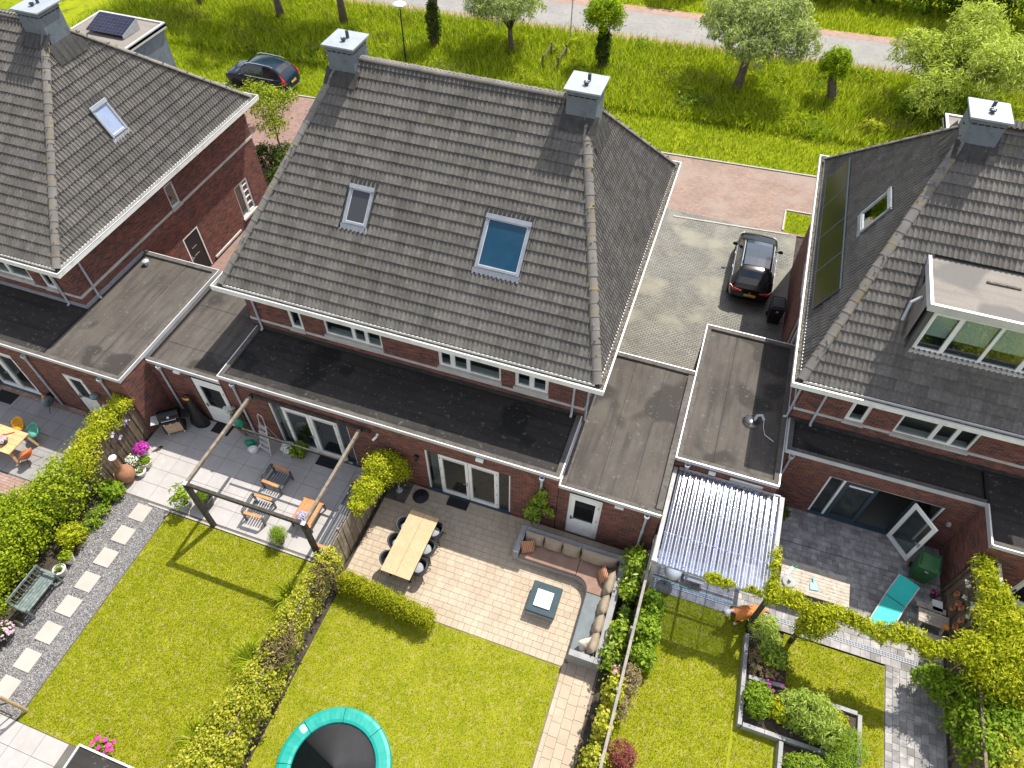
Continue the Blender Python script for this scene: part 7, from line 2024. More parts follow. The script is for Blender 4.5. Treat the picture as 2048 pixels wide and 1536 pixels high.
# ------------------------------------------------------------------ planting in the gardens
bl = []
for k in range(7):
    bl.append((-7.82 + k * .46, 6.98 - .045 * k, .42, .34, .30, .48))
bush('low_hedge', 'low yellow green conifer hedge between the oak table and the lawn', 'hedge', bl, 22000, 'conifer', .07, .3, shell=.45, clump=12, cr=.28, spread=.7)
b2 = []
for k in range(13):
    y = 7.0 - k * .62; b2.append((-8.5 - .02 * k + rnd.uniform(-.1, .1), y, .95 + rnd.uniform(-.1, .15), .30 + .028 * k, .5, .95))
bush('ivy_hedge', 'long variegated ivy hedge grown over the board fence between two lawns', 'hedge', b2[:6], 12000, 'ivy', .068, .75, shell=.6, clump=10, cr=.2)
bush('ivy_hedge', 'wide yellow green end of the ivy hedge beside the trampoline', 'hedge', [(x - .05, y, z, r * 1.25, ry, h) for x, y, z, r, ry, h in b2[6:]], 25000, 'ivy', .072, .75, shell=.6, clump=10, cr=.2)
P, Nn = blob_pts([(-8.45, 4.3, 1.5, .38, .7, .35), (-8.4, 6.6, 1.2, .25, .6, .6)], 2600, .6, 8, .25); o_ = leaf_obj('dry_vines', P, Nn, .24, .09, LM['dry'], spread=1.2); tag(o_, 'tangle of dry brown vine twigs on top of the ivy hedge', 'vines')
for i, (x, y) in enumerate(((-9.35, 6.0), (-9.55, 3.9), (-9.7, 1.5))):
    t = thing('grass_clump', ['tuft of long arching grass at the ivy hedge nearest the pergola', 'tuft of long arching grass halfway along the ivy hedge', 'tuft of long arching grass by the lower end of the ivy hedge'][i], 'grass clump', (x, y, 0), 0, 'grass tufts along the ivy hedge')
    n = 150; mb = MB()
    for k in range(n):
        a = rnd.uniform(0, 6.28); L = rnd.uniform(.45, .85); w = .012; d = Vector((math.cos(a), math.sin(a), 0)); sd_ = Vector((-d.y, d.x, 0)) * w; p0 = Vector((x, y, 0)) + d * rnd.uniform(0, .1); p1 = p0 + d * L * .45 + Vector((0, 0, L * .7)); p2 = p0 + d * L + Vector((0, 0, L * .5))
        mb.add([p0 - sd_, p0 + sd_, p1 + sd_ * .8, p1 - sd_ * .8, p2], [(0, 1, 2, 3), (3, 2, 4)])
    part('blade', mb, LM['tall'], t, kind='stuff')
bush('golden_climber', 'golden yellow climber hanging over the fence at the umbrella corner', 'climber', [(-8.25, 10.55, 1.55, .55, .55, .75), (-8.3, 9.7, 1.65, .42, .5, .45), (-7.95, 10.9, 1.3, .55, .3, .85), (-8.35, 9.1, 1.6, .3, .35, .35)], 14000, 'gold', .07, .55, shell=.45, clump=12, cr=.25)
bush('pipe_climber', 'green climbing plant around the downpipe at the sofa end', 'climber', [(-2.95, 11.05, .9, .28, .16, .6), (-2.75, 11.08, 1.7, .25, .13, .5), (-2.45, 11.08, 1.25, .25, .12, .3), (-2.65, 11.05, 2.4, .14, .1, .3)], 1500, 'laurel', .11, .6, shell=.3)
# hedge and shrubs along the left garden
hb = []
for k in range(12):
    y = 6.9 - k * .62; hb.append((-18.3 - .03 * k + rnd.uniform(-.25, .2), y, 1.0, .85 + .03 * k, .7, 1.05))
hb += [(-19.3, 4.8, 1.0, .9, .9, .9), (-19.4, 3.2, 1.1, .9, .9, .9), (-19.5, 1.5, 1.0, 1., 1., 1.)]
bush('tall_hedge', 'tall leafy yellow green hedge along the gravel path behind the green bench', 'hedge', hb, 42000, 'hedge', .092, .6, shell=.6, clump=10, cr=.22)
t_rose = bush('climbing_rose', 'yellow green climber arching over the slatted cover at the brick corner', 'climber', [(-18.2, 9.0, 1.9, .55, .65, .3), (-18.0, 9.7, 2.1, .45, .4, .28), (-18.25, 8.2, 1.75, .5, .6, .35), (-18.1, 7.5, 1.6, .55, .6, .5)], 9500, 'gold', .075, .5, shell=.4, clump=10, cr=.25)
P, Nn = blob_pts([(-17.8, 9.0, 1.5, .2, .5, .3)], 60, .5, 6, .2); o_ = leaf_obj('blossom', P, Nn, .1, .9, LM['lilac'], root=t_rose)
bush('perennial', 'dark green clump of leaves at the end of the gravel path', 'plant', [(-17.35, 7.3, .3, .4, .35, .32)], 1300, 'mid', .13, .5)
bush('perennial', 'small yellow leaved shrub at the gravel edge below the hedge', 'plant', [(-17.35, 5.35, .45, .4, .45, .4)], 1500, 'gold', .09, .5)
bush('perennial', 'low ground cover beside the gravel under the hedge', 'plant', [(-17.3, 6.3, .15, .3, .7, .18)], 900, 'mid', .08, .5)
# the bed beside the corner sofa
bush('laurel_shrub', 'glossy laurel shrub between the sofa corner and the old fence', 'shrub', [(.78, 10.3, .9, .33, .5, .75), (.8, 9.55, .75, .3, .45, .6), (.7, 10.9, .6, .3, .3, .5)], 1500, 'laurel', .16, .45, shell=.3, clump=7, cr=.3)
bush('laurel_shrub', 'bright laurel shrub at the middle of the old fence beside the sofa back', 'shrub', [(.8, 8.0, .8, .32, .5, .6), (.75, 7.35, .65, .34, .4, .5)], 1300, 'laurel', .15, .45, shell=.3, clump=7, cr=.3)
bush('thuja', 'small dark round evergreen at the old fence behind the sofa', 'shrub', [(.85, 8.75, .6, .24, .3, .5)], 1300, 'dark', .07, .3)
bush('hydrangea_shrub', 'light green shrub on the lawn side of the old fence', 'shrub', [(1.55, 9.3, .6, .4, .5, .55), (1.5, 8.5, .6, .45, .5, .6), (1.6, 7.8, .5, .4, .4, .5)], 3800, 'mid', .12, .6)
bush('barberry', 'bare brownish shrub by the fence below the light green shrub', 'shrub', [(1.4, 7.0, .5, .3, .5, .5), (1.35, 6.2, .4, .25, .4, .4)], 1500, 'dry', .09, .3)
bush('ivy_fence', 'yellow green ivy on the old fence along the narrow path', 'ivy', [(.98, 6.3, 1.0, .25, .5, .8), (.95, 5.4, .95, .22, .55, .85), (.9, 4.4, .95, .3, .55, .85), (.85, 3.5, .9, .42, .55, .85), (.75, 2.6, .85, .5, .6, .8)], 4600, 'ivy', .10, .7, shell=.6)
bush('red_shrub', 'purple red maple like shrub in front of the ivy fence', 'shrub', [(1.6, 4.85, .7, .42, .42, .5), (1.5, 4.0, .7, .45, .42, .5), (1.5, 3.1, .65, .52, .55, .5), (1.4, 2.5, .6, .45, .45, .5)], 9000, 'red', .075, .35, shell=.5, clump=12)
potted('hanging_basket', 'small pot with dark red and pale flowers hanging on the old fence', (.95, 6.85, 1.15), .13, .16, 'redorn', 'dry', 90, .16, .14, .07, flower='mauve', nf=60, fs=.06)
t = thing('sapling', 'thin leaning sapling standing in the lawn', 'sapling', (3.05, 4.05, 0))
b = MB(); b.tube([(3.05, 4.05, 0), (3.1, 4.2, .9), (3.3, 4.5, 1.7)], [.018, .012, .006], 6); part('trunk', b, M['bark'], t)
P, Nn = blob_pts([(3.25, 4.45, 1.6, .2, .2, .25)], 60, .3, 6, .3); leaf_obj('crown', P, Nn, .09, .5, LM['mid'], root=t)
bush('grass_tuft', 'dark green tuft of uncut grass in the lawn', 'grass clump', [(3.3, 2.9, .06, .38, .38, .12)], 1500, 'mid', .12, .12, stems=False)

# ------------------------------------------------------------------ clear canopy, wisteria pergola
M['canopywood'] = pbr('silvered_timber', (.36, .35, .33), (.44, .43, .41), scale=4, rough=.85, c3=(.27, .26, .24), s3=8, bump=.3, bscale=25)
M['postdark'] = pbr('dark_green_post', (.025, .033, .03), (.04, .05, .045), scale=4, rough=.7)
t = thing('canopy', 'timber canopy roofed with clear corrugated sheets over the grey patio', 'canopy', (2.85, 11.7, 0))
for a, b_, nm in (((1.18, 9.98, 2.36), (1.18, 13.42, 2.45), 'side_beam'), ((4.60, 9.98, 2.36), (4.60, 13.42, 2.45), 'side_beam'), ((1.10, 10.04, 2.335), (4.70, 10.04, 2.335), 'front_beam')):
    b = MB(); b.bar(a, b_, .13, .13); part(nm, b, M['canopywood'], t, bevel=.006)
b = MB(); b.bar((1.29, 13.41, 2.50), (4.53, 13.41, 2.50), .05, .1); part('wall_plate', b, M['canopywood'], t)
for k, (f) in enumerate((.3, .62)):
    y = 10.04 + f * 3.37; z = 2.345 + f * .09; b = MB(); b.bar((1.29, y, z - .02), (4.53, y, z - .02), .05, .07); part('purlin', b, M['canopywood'], t)
b = MB(); b.bar((2.85, 10.11, 2.30), (2.85, 13.38, 2.38), .06, .08); part('rafter', b, M['canopywood'], t)
for x, y in ((1.25, 10.04), (4.58, 10.0)):
    b = MB(); b.box(x - .06, x + .06, y - .06, y + .06, 0, 2.215); part('post', b, M['postdark'] if x > 3 else M['canopywood'], t)
def sheet_mat():
    m, N, L, out = nt('clear_corrugated_sheet')
    tr = N('ShaderNodeBsdfTransparent', Color=(.62, .72, .98, 1)); gl = N('ShaderNodeBsdfGlossy', Roughness=.07, Color=(.95, .97, 1, 1)); df = N('ShaderNodeBsdfDiffuse', Color=(.55, .60, .80, 1)); tl = N('ShaderNodeBsdfTranslucent', Color=(.6, .65, .85, 1))  # reflected sky blue is mixed into the tints of the clear sheet
    g = N('ShaderNodeNewGeometry'); f = noise_fac(N, L, g.outputs['Position'], 1.6, lo=.35, hi=.7)
    ad = schlick(N, L, .34)
    mx = N('ShaderNodeMixShader'); L(ad.outputs[0], mx.inputs[0]); L(tr.outputs[0], mx.inputs[1]); L(gl.outputs[0], mx.inputs[2])
    md = N('ShaderNodeMath', _operation='MULTIPLY'); md.inputs[1].default_value = .16; L(f, md.inputs[0]); ma = N('ShaderNodeMath', _operation='ADD'); ma.inputs[1].default_value = .06; L(md.outputs[0], ma.inputs[0])
    dd_ = N('ShaderNodeMixShader', Fac=.5); L(df.outputs[0], dd_.inputs[1]); L(tl.outputs[0], dd_.inputs[2])
    m2 = N('ShaderNodeMixShader'); L(ma.outputs[0], m2.inputs[0]); L(mx.outputs[0], m2.inputs[1]); L(dd_.outputs[0], m2.inputs[2]); L(m2.outputs[0], out.inputs[0])
    return m
M['sheet'] = sheet_mat()
X0_, X1_ = 1.30, 4.53; per = .19
for k in range(4):
    xa_, xb_ = X0_ + (X1_ - X0_) * k / 4 - (.06 if k else 0), X0_ + (X1_ - X0_) * (k + 1) / 4
    b = MB(); n = int((xb_ - xa_) / per * 12)
    rows_ = [(9.93 + .02, 2.43), (11.0, 2.457), (12.2, 2.489), (13.36, 2.52)]
    for y, z in rows_:
        for i in range(n + 1):
            x = xa_ + (xb_ - xa_) * i / n; b.v.append((x, y, z + .004 * k + .026 * math.cos(2 * math.pi * (x - X0_) / per)))
    for j in range(3):
        for i in range(n): b.f.append((j * (n + 1) + i, j * (n + 1) + i + 1, (j + 1) * (n + 1) + i + 1, (j + 1) * (n + 1) + i)); b.m.append(0)
    part('corrugated_sheet', b, M['sheet'], t, smooth=True)
b = MB()
for f in (.02, .3, .62, .97):
    for k in range(9):
        x = X0_ + per * (k * 2 + .0) ; y = 9.97 + f * 3.37; b.lathe((x, y, 2.43 + f * .09 + .03), [(.014, 0), (.014, .012), (0, .016)], 6)
part('screw', b, M['black'], t, kind='stuff')

t = thing('wisteria_pergola', 'dark post and beam pergola covered by wisteria along the grey patio edge', 'pergola', (7.6, 10.05, 0))
b = MB(); b.bar((4.72, 10.04, 2.28), (10.65, 10.1, 2.28), .07, .14); part('front_beam', b, M['postdark'], t)
for x, y in ((5.9, 9.95), (10.45, 9.98)):
    b = MB(); b.box(x - .06, x + .06, y - .06, y + .06, 0, 2.2); part('post', b, M['postdark'], t)
for x in (10.42, 11.0):
    b = MB(); b.box(x - .055, x + .055, 10.12, 13.36, 2.25, 2.40); part('side_beam', b, M['canopywood'], t)
wb_ = [(4.7 + .42 * k, 10.05 + .1 * math.sin(k * 1.7), 2.42 + .05 * math.sin(k * 2.3), .34, .26 + .05 * math.sin(k), .2 + .05 * math.cos(k * 1.3)) for k in range(14)]
bush('wisteria', 'long yellow green wisteria garland on the pergola beam above the lounger', 'climber', wb_ + [(6.1, 9.85, 2.15, .5, .35, .35), (6.0, 9.8, 1.6, .4, .3, .5)], 15000, 'gold', .105, .35, shell=.3, clump=9, cr=.35, stems=False, droop=.35)
bush('wisteria', 'short wisteria tuft hanging at the front edge of the clear canopy', 'climber', [(2.95, 10.0, 2.45, .32, .16, .15), (3.35, 9.95, 2.42, .3, .15, .15), (4.1, 10.02, 2.42, .35, .1, .1), (4.62, 10.9, 2.48, .12, .8, .12), (4.62, 10.3, 2.48, .18, .3, .15)], 1900, 'gold', .11, .38, shell=.3, clump=8, cr=.3, stems=False, droop=.3)
t_wis = bush('wisteria', 'massive wisteria crown with hanging clusters over the fence and far beam', 'climber', [(10.5, 12.8, 2.5, .3, .7, .25), (10.75, 12.0, 2.5, .45, .6, .35), (10.9, 11.2, 2.5, .75, .7, .4), (11.3, 10.5, 2.5, 1.0, .8, .45), (10.2, 10.3, 2.45, .7, .5, .35), (11.6, 11.4, 2.5, .6, .6, .35), (11.0, 9.8, 2.2, 1.0, .5, .5), (12.0, 10.0, 2.3, .8, .7, .5)], 27000, 'gold', .12, .35, shell=.4, clump=10, cr=.28, stems=False, droop=.35)
P, Nn = blob_pts([(10.3, 12.3, 2.05, .1, 1.0, .3), (9.6, 9.85, 2.05, .9, .1, .25), (10.9, 10.4, 2.0, .8, .8, .3)], 500, .8, 16, .12); o_ = leaf_obj('blossom', P, Nn, .08, .8, LM['whitefl'], spread=.8, droop=.6, root=t_wis)
bush('fence_shrub', 'dense shaded shrub and ivy under the wisteria by the grey path', 'shrub', [(10.35, 9.6, .9, .6, .6, .8), (10.6, 8.9, 1.0, .55, .7, .9), (10.75, 8.2, 1.1, .5, .6, .9), (11.2, 9.1, 1.2, .8, .8, .9), (9.7, 9.85, .7, .45, .35, .65)], 9500, 'mid', .12, .5, shell=.5)
bush('fence_ivy', 'yellow leaved ivy along the top of the fence beyond the wisteria', 'ivy', [(11.0, 8.3, 1.4, .45, .6, .5), (11.1, 7.4, 1.2, .4, .6, .6), (11.2, 6.6, 1.0, .4, .6, .7)], 3800, 'ivy', .1, .6)

# ------------------------------------------------------------------ things on the grey patio
M['oldwood'] = pbr('weathered_table_wood', (.36, .31, .245), (.46, .41, .34), scale=5, rough=.85, c3=(.25, .21, .165), s3=10, bump=.3, bscale=30)
t = thing('patio_table', 'long weathered slatted table by the canopy post with tools on it', 'table', (6.28, 11.68, .03), R_(0))
for k in range(7):
    y = -.40 + k * .117; b = MB(); b.box(-1.06, 1.06, y, y + .108, .72, .75); part('table_slat', b, M['oldwood'], t, wld=False)
for sx in (-1, 1):
    b = MB(); b.box(sx * .8 - .04, sx * .8 + .04, -.33, -.26, 0, .719); b.box(sx * .8 - .04, sx * .8 + .04, .26, .33, 0, .719); b.box(sx * .8 - .035, sx * .8 + .035, -.26, .26, .64, .718); part('leg_frame', b, M['oldwood'], t, wld=False)
b = MB(); b.box(-1.05, 1.05, .52, .80, .42, .45); b.box(-.85, -.78, .3, .75, .30, .419); b.box(.78, .85, .3, .75, .30, .419); part('bench_seat', b, M['oldwood'], t, wld=False)
for sx in (-.81, .81):
    b = MB(); b.box(sx - .035, sx + .035, .62, .70, 0, .299); part('bench_leg', b, M['oldwood'], t, wld=False)
t = thing('cable_drum', 'pale grey round parasol foot lying on the weathered table', 'parasol base', (5.48, 11.52, .785))
b = MB(); b.lathe((0, 0, 0), [(.2, 0), (.215, .03), (.2, .07), (.05, .1), (.045, .2), (.02, .2)], 20); part('body', b, M['potgrey'], t, wld=False)
t = thing('dustpan', 'turquoise dustpan on the weathered table', 'dustpan', (6.25, 11.62, .785), R_(8))
M['turq'] = pbr('turquoise_plastic', (.03, .42, .46), rough=.4)
b = MB(); b.prism([(-.13, -.12), (.13, -.12), (.11, .1), (.04, .14), (-.04, .14), (-.11, .1)], 0, .03); part('pan', b, M['turq'], t, wld=False, bevel=.01); b = MB(); b.bar((0, .13, .03), (0, .3, .05), .045, .03); part('handle', b, M['turq'], t, wld=False)
t = thing('watering_tool', 'garden shears with green grips on the weathered table', 'shears', (5.5, 11.95, .785), R_(60))
b = MB(); b.bar((-.2, -.03, .02), (.12, .03, .02), .03, .015); b.bar((-.2, .05, .021), (.12, -.02, .021), .03, .015); part('blade', b, M['steel'], t, wld=False); b = MB(); b.tube([(.12, .03, .02), (.3, .08, .03)], .018, 7); b.tube([(.12, -.02, .02), (.3, -.08, .03)], .018, 7); part('handle', b, M['greenplastic'], t, wld=False)
t = thing('sun_lounger', 'turquoise sun lounger with its headrest raised', 'sun lounger', (8.75, 11.95, .03), R_(-24))
M['sling'] = pbr('turquoise_sling', (.012, .40, .36), (.016, .45, .40), rough=.6)
b = MB(); b.box(-.31, .31, -.95, .33, .30, .315); part('seat', b, M['sling'], t, wld=False)
b = MB(); T = Matrix.Translation((0, .36, .31)) @ Matrix.Rotation(R_(30), 4, 'X'); b.tbox(T, -.31, .31, 0, .78, 0, .015); part('backrest', b, M['sling'], t, wld=False)
for s in (-1, 1):
    b = MB(); b.tube([(s * .33, -1.0, .30), (s * .33, .35, .30), (s * .33, 1.02, .69)], .02, 8); part('side_rail', b, M['ladder'], t, wld=False)
    for y in (-.8, .3):
        b = MB(); b.tube([(s * .33, y, .30), (s * .33, y - .05, 0)], .018, 8); part('leg', b, M['ladder'], t, wld=False)
t = thing('picnic_table', 'small children\'s picnic table with benches by the fence', 'table', (9.95, 11.93, .03), R_(-4))
for k in range(4):
    y = -.22 + k * .112; b = MB(); b.box(-.44, .44, y, y + .104, .47, .5); part('table_slat', b, M['oldwood'], t, wld=False)
for s in (-1, 1):
    b = MB(); b.box(-.44, .44, s * .48 - .09, s * .48 + .09, .26, .29); part('bench_seat', b, M['oldwood'], t, wld=False)
for sx in (-.32, .32):
    b = MB(); b.bar((sx, -.14, .47), (sx, -.44, 0), .07, .03); b.bar((sx, .14, .47), (sx, .44, 0), .07, .03); b.box(sx - .03, sx + .03, -.5, .5, .2, .255); part('leg_frame', b, M['oldwood'], t, wld=False)
t = thing('toy_bucket', 'little orange and green striped toy bucket on the picnic table', 'bucket', (10.25, 11.72, .53))
b = MB(); b.lathe((0, 0, 0), [(.06, 0), (.09, .13), (.08, .13)], 14); part('body', b, M['orange'], t, wld=False); b = MB(); b.lathe((0, 0, .05), [(.0735, 0), (.082, .04)], 14); part('stripe', b, M['greenplastic'], t, wld=False)
pots = [(13.0 - .35, 1.15), (12.32, 1.2), (12.1, 1.35), (11.72, 1.3), (11.65, .95), (12.3, .85)]
for i, (y, z) in enumerate(pots):
    t = thing('wall_pot', 'terracotta pot hooked on the board fence beside the picnic table', 'pot', (10.44, y, z), 0, 'terracotta pots hung on the fence')
    b = MB(); b.lathe((-.08, 0, -.1), [(.05, 0), (.075, .13), (.085, .13), (.085, .16), (.07, .16), (.065, .1)], 14); part('body', b, M['terracotta'], t, wld=False)
    b = MB(); b.box(-.01, .06, -.015, .015, -.02, .06); part('hook', b, M['black'], t, wld=False)
t = thing('storage_box', 'white lidded box on the grey pavers at the fence foot', 'box', (10.18, 12.55, .03)); b = MB(); b.box(-.14, .14, -.17, .17, 0, .26); part('body', b, M['whiteplastic'], t, wld=False, bevel=.01); b = MB(); b.box(-.15, .15, -.18, .18, .262, .29); part('lid', b, M['whiteplastic'], t, wld=False)
potted('pink_pot', 'small pink flowers in a pot between the green bin and the white box', (10.15, 12.98, .03), .12, .18, 'potdark', 'dark', 60, .13, .1, .07, flower='pink', nf=70, fs=.06)
potted('dark_pot_plant', 'dark green plant in a black pot at the corner of the clear canopy', (4.95, 14.1, .03), .22, .35, 'potdark', 'dark', 500, .34, .5, .13, .5)
potted('dark_pot', 'empty black flower pot on the shaded grey pavers', (4.85, 13.2, .03), .15, .24, 'potdark', 'dark', 0, .1, .1, .1)
t = thing('kettle_barbecue', 'white round barbecue lid standing under the clear canopy', 'barbecue', (1.95, 10.72, .03))
b = MB(); b.ball((0, 0, .62), .28, .28, .26, 20, 12); part('bowl', b, M['whiteplastic'], t, wld=False, smooth=True)
for k in range(3):
    a = 2.1 * k; b = MB(); b.tube([(.15 * math.cos(a), .15 * math.sin(a), .45), (.28 * math.cos(a), .28 * math.sin(a), 0)], .012, 6); part('leg', b, M['black'], t, wld=False)
b = MB(); b.box(2.35, 3.0, 10.75, 11.2, .30, .33); b.box(2.4, 2.45, 10.8, 10.85, .03, .3); b.box(2.9, 2.95, 10.8, 10.85, .03, .3); b.box(2.4, 2.45, 11.1, 11.15, .03, .3); b.box(2.9, 2.95, 11.1, 11.15, .03, .3)
single('low_stand', b, M['canopywood'], 'low grey wooden stand on the pavers under the clear canopy', 'stand', (2.7, 11, .03))
b = MB(); b.tube([(1.35, 10.3, .8), (2.5, 10.25, .78), (4.5, 10.15, .8)], .012, 6); b.tube([(1.3, 10.3, .8), (1.3, 10.3, .03)], .02, 6); b.tube([(4.5, 10.15, .8), (4.5, 10.15, .03)], .02, 6)
single('garden_hose', b, M['greenplastic'], 'green cord fence strung between two short posts under the canopy edge', 'cord fence', (3, 10.2, .03))

# ------------------------------------------------------------------ raised planter
M['planter'] = pbr('grey_planter_block', (.24, .235, .23), (.31, .305, .295), scale=2.5, rough=.85, rand=.1, bump=.25)
t = thing('raised_planter', 'stepped planter of grey concrete edging blocks around the flower beds', 'planter', (6.0, 7.6, 0))
def edge(a, b_, hgt=.30, w=.12):
    a = Vector((*a, 0)); b_ = Vector((*b_, 0)); L = (b_ - a).length; d = (b_ - a) / L; n = max(1, int(round(L / .6)))
    for k in range(n):
        p = a + d * (L * k / n + .004); q = a + d * (L * (k + 1) / n - .004); m_ = MB(); m_.bar(p + Vector((0, 0, hgt / 2)), q + Vector((0, 0, hgt / 2)), w, hgt + rnd.uniform(-.006, .006)); part('edging_block', m_, M['planter'], t, bevel=.006)
edge((4.56, 9.66), (4.68, 6.93)); edge((4.76, 8.36), (5.8, 8.42)); edge((4.76, 6.97), (7.86, 6.98)); edge((7.95, 6.95), (7.95, 8.35)); edge((7.05, 8.36), (7.88, 8.36)); edge((5.86, 6.88), (5.9, 4.6))
b = MB(); b.prism([(4.66, 9.6), (5.8, 9.6), (5.85, 8.45), (7.0, 8.3), (7.88, 8.3), (7.88, 7.05), (4.76, 7.05)], -.02, .2); b.prism([(5.97, 6.9), (7.9, 6.9), (7.9, 4.4), (5.97, 4.4)], -.02, .12); part('soil', b, M['soil'], t)
bush('bed_plant', 'feathery pale green shrub at the planter corner beside the dog', 'plant', [(4.95, 9.85, .65, .42, .4, .5), (5.2, 9.4, .5, .35, .35, .4)], 3000, 'euph', .09, .3)
bush('bed_plant', 'fresh bright green clump in the upper planter bed', 'plant', [(5.35, 9.1, .5, .4, .38, .38)], 1900, 'laurel', .10, .5)
bush('bed_plant', 'brownish dry clump along the upper planter edge', 'plant', [(4.9, 8.9, .35, .22, .45, .25), (5.3, 8.62, .35, .35, .2, .25)], 1200, 'dry', .1, .2)
P, Nn = blob_pts([(5.3, 8.6, .45, .4, .2, .2), (5.45, 8.2, .5, .3, .2, .2)], 70, .5, 5, .2); o_ = leaf_obj('purple_blossom', P, Nn, .06, .8, LM['magenta']); tag(o_, 'scattered small purple blossoms in the planter beds', 'flowers')
bush('bed_plant', 'bluish green clump at the long planter edge', 'plant', [(5.05, 7.75, .45, .38, .5, .4)], 2300, 'mid', .1, .4)
bush('bed_plant', 'yellow green low clump between the bluish clump and the big spurge', 'plant', [(5.65, 7.65, .45, .3, .35, .3)], 1300, 'gold', .1, .45)
bush('bed_plant', 'large spiky pale green spurge filling the middle of the planter', 'plant', [(6.45, 7.75, .65, .72, .62, .6), (6.9, 7.45, .6, .5, .45, .5), (6.0, 7.9, .55, .4, .35, .4)], 6500, 'euph', .16, .16, shell=.6, clump=14, cr=.16)
bush('bed_plant', 'round soft green shrub at the outer planter corner', 'plant', [(7.55, 7.2, .6, .5, .55, .5), (7.35, 6.7, .5, .45, .4, .45)], 5200, 'mid', .06, .3)
bush('bed_plant', 'yellowish clump by the inner planter corner', 'plant', [(7.3, 7.9, .4, .3, .25, .25)], 900, 'gold', .08, .4)
bush('bed_plant', 'leafy bright plant in the lower planter bed', 'plant', [(6.7, 6.35, .4, .5, .4, .4)], 2300, 'laurel', .12, .3)
bush('bed_plant', 'small mixed clump at the lower planter end', 'plant', [(6.2, 6.4, .35, .25, .3, .3), (6.3, 5.6, .35, .4, .5, .3)], 1500, 'mid', .09, .4)

# ------------------------------------------------------------------ the dog
M['fur'] = None
def fur_mat():
    m, N, L, out = nt('rust_and_white_fur')
    tc = N('ShaderNodeTexCoord'); sx = N('ShaderNodeSeparateXYZ'); L(tc.outputs['Object'], sx.inputs[0])
    g = N('ShaderNodeNewGeometry'); n = N('ShaderNodeTexNoise', Scale=28, Detail=4); L(tc.outputs['Object'], n.inputs['Vector'])
    base = mixc(N, L, n.outputs[0], (.46, .13, .025), (.60, .21, .05))
    at = N('ShaderNodeAttribute'); at.attribute_name = 'white'
    c = mixc(N, L, at.outputs['Fac'], base, (.72, .70, .66))
    at2 = N('ShaderNodeAttribute'); at2.attribute_name = 'dark'
    c = mixc(N, L, at2.outputs['Fac'], c, (.03, .018, .015))
    b = N('ShaderNodeBsdfPrincipled', Roughness=.8); L(c, b.inputs['Base Color'])
    bp = N('ShaderNodeBump', Strength=.6, Distance=.02); L(n.outputs[0], bp.inputs['Height']); L(bp.outputs[0], b.inputs['Normal']); L(b.outputs[0], out.inputs[0]); return m
M['fur'] = fur_mat()
t = thing('dog', 'large rust and white dog standing by the drain and looking up', 'dog', (4.42, 10.2, .04), R_(205))
# own frame: nose towards +x
J = [((-.33, 0, .58), .17), ((0, 0, .56), .185), ((.28, 0, .58), .19), ((.45, 0, .68), .135), ((.57, 0, .77), .125), ((.70, 0, .755), .085), ((.79, 0, .745), .06),   # 0..6 spine, neck, head, muzzle
     ((-.42, .11, .44), .10), ((-.36, .12, .34), .075), ((-.47, .12, .2), .05), ((-.42, .12, .03), .055), ((-.36, .12, .025), .045),   # 7..11 hind left
     ((-.42, -.11, .44), .10), ((-.40, -.12, .34), .075), ((-.51, -.12, .2), .05), ((-.46, -.12, .03), .055), ((-.40, -.12, .025), .045),
     ((.31, .13, .42), .085), ((.30, .14, .24), .055), ((.32, .14, .03), .055), ((.38, .14, .025), .045),   # 17..20 front left
     ((.33, -.13, .42), .085), ((.40, -.14, .24), .055), ((.46, -.14, .03), .055), ((.52, -.14, .025), .045),
     ((-.50, 0, .58), .055), ((-.64, .03, .48), .045), ((-.74, .05, .36), .03)]
E_ = [(0, 1), (1, 2), (2, 3), (3, 4), (4, 5), (5, 6), (0, 7), (7, 8), (8, 9), (9, 10), (10, 11), (0, 12), (12, 13), (13, 14), (14, 15), (15, 16), (2, 17), (17, 18), (18, 19), (19, 20), (2, 21), (21, 22), (22, 23), (23, 24), (0, 25), (25, 26), (26, 27)]
me = bpy.data.meshes.new('body'); me.from_pydata([j[0] for j in J], E_, []); me.update()
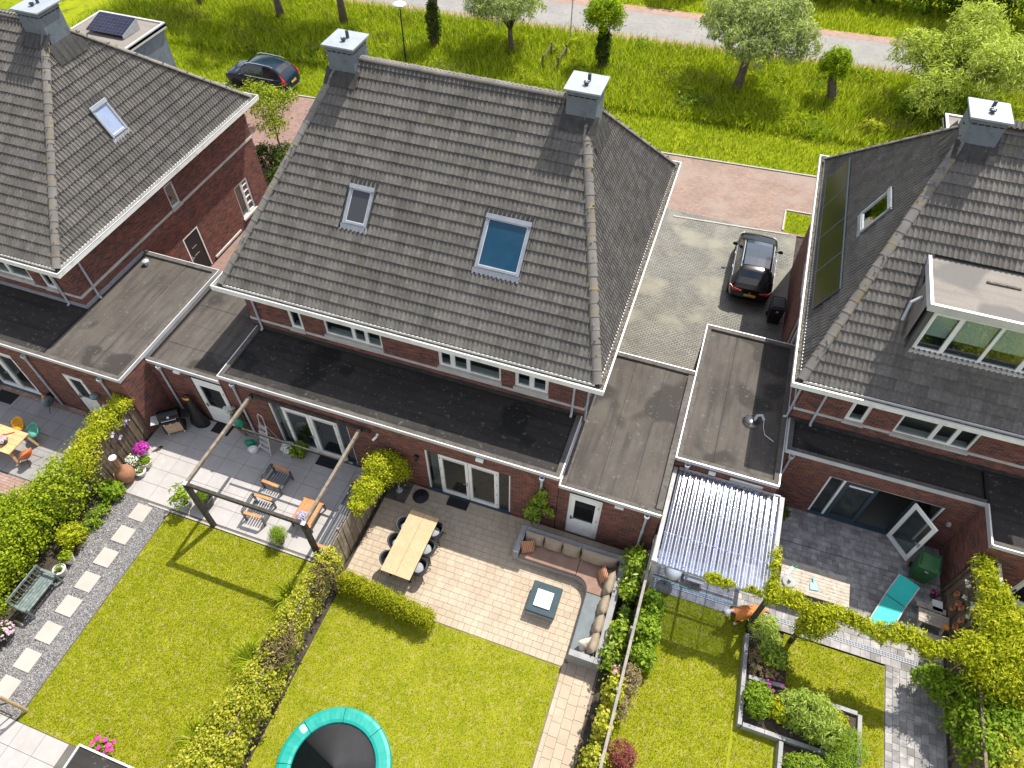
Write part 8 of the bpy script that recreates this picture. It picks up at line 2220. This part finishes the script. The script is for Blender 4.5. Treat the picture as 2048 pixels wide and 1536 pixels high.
tmp = bpy.data.objects.new('body_tmp', me); col.objects.link(tmp)
sk = tmp.modifiers.new('skin', 'SKIN'); sk.use_smooth_shade = True; su = tmp.modifiers.new('sub', 'SUBSURF'); su.levels = 2
for i, (p, r) in enumerate(J): me.skin_vertices[0].data[i].radius = (r * 1.05, r * 1.05)
me.skin_vertices[0].data[1].use_root = True
dg = bpy.context.evaluated_depsgraph_get(); body = bpy.data.meshes.new_from_object(tmp.evaluated_get(dg)); bpy.data.objects.remove(tmp)
body.name = 'body'; body.materials.clear(); body.materials.append(M['fur'])
wa = body.attributes.new('white', 'FLOAT', 'POINT'); da = body.attributes.new('dark', 'FLOAT', 'POINT')
for i, v in enumerate(body.vertices):
    x, y, z = v.co
    w = 0.0
    if x > .66: w = 1
    if x > .50 and abs(y) < .035 and z > .75: w = 1
    if x > .42 and z < .62 and abs(y) < .11: w = 1
    if z < .16: w = 1
    if z < .42 and x > .2 and abs(y) < .1: w = 1
    wa.data[i].value = w
    da.data[i].value = 1.0 if (.52 < x < .64 and .05 < abs(y) and z > .72) else 0.0
for p in body.polygons: p.use_smooth = True
link('body', body, t)
M['darkfur'] = pbr('dark_ear_fur', (.05, .022, .014), (.09, .035, .02), scale=20, rough=.9)
for s in (-1, 1):
    b = MB(); b.ball((.53, s * .135, .755), .055, .025, .095, 10, 8, T=Matrix.Rotation(s * .35, 3, 'X').to_4x4()); part('ear', b, M['darkfur'], t, wld=False, smooth=True)
    b = MB(); b.ball((.655, s * .06, .805), .014, .014, .014, 8, 6); part('eye', b, M['black'], t, wld=False, smooth=True)
b = MB(); b.ball((.845, 0, .765), .028, .035, .026, 10, 6); part('nose', b, M['black'], t, wld=False, smooth=True)
b = MB(); b.tube([(.43 + .02 * math.cos(a), .148 * math.sin(a), .665 + .13 * math.cos(a)) for a in [2 * math.pi * k / 20 for k in range(21)]], .014, 6); M['collar'] = pbr('orange_collar', (.75, .33, .08), rough=.6); part('collar', b, M['collar'], t, wld=False)

for o in list(bpy.data.objects):
    if '_inv' in o: del o['_inv']
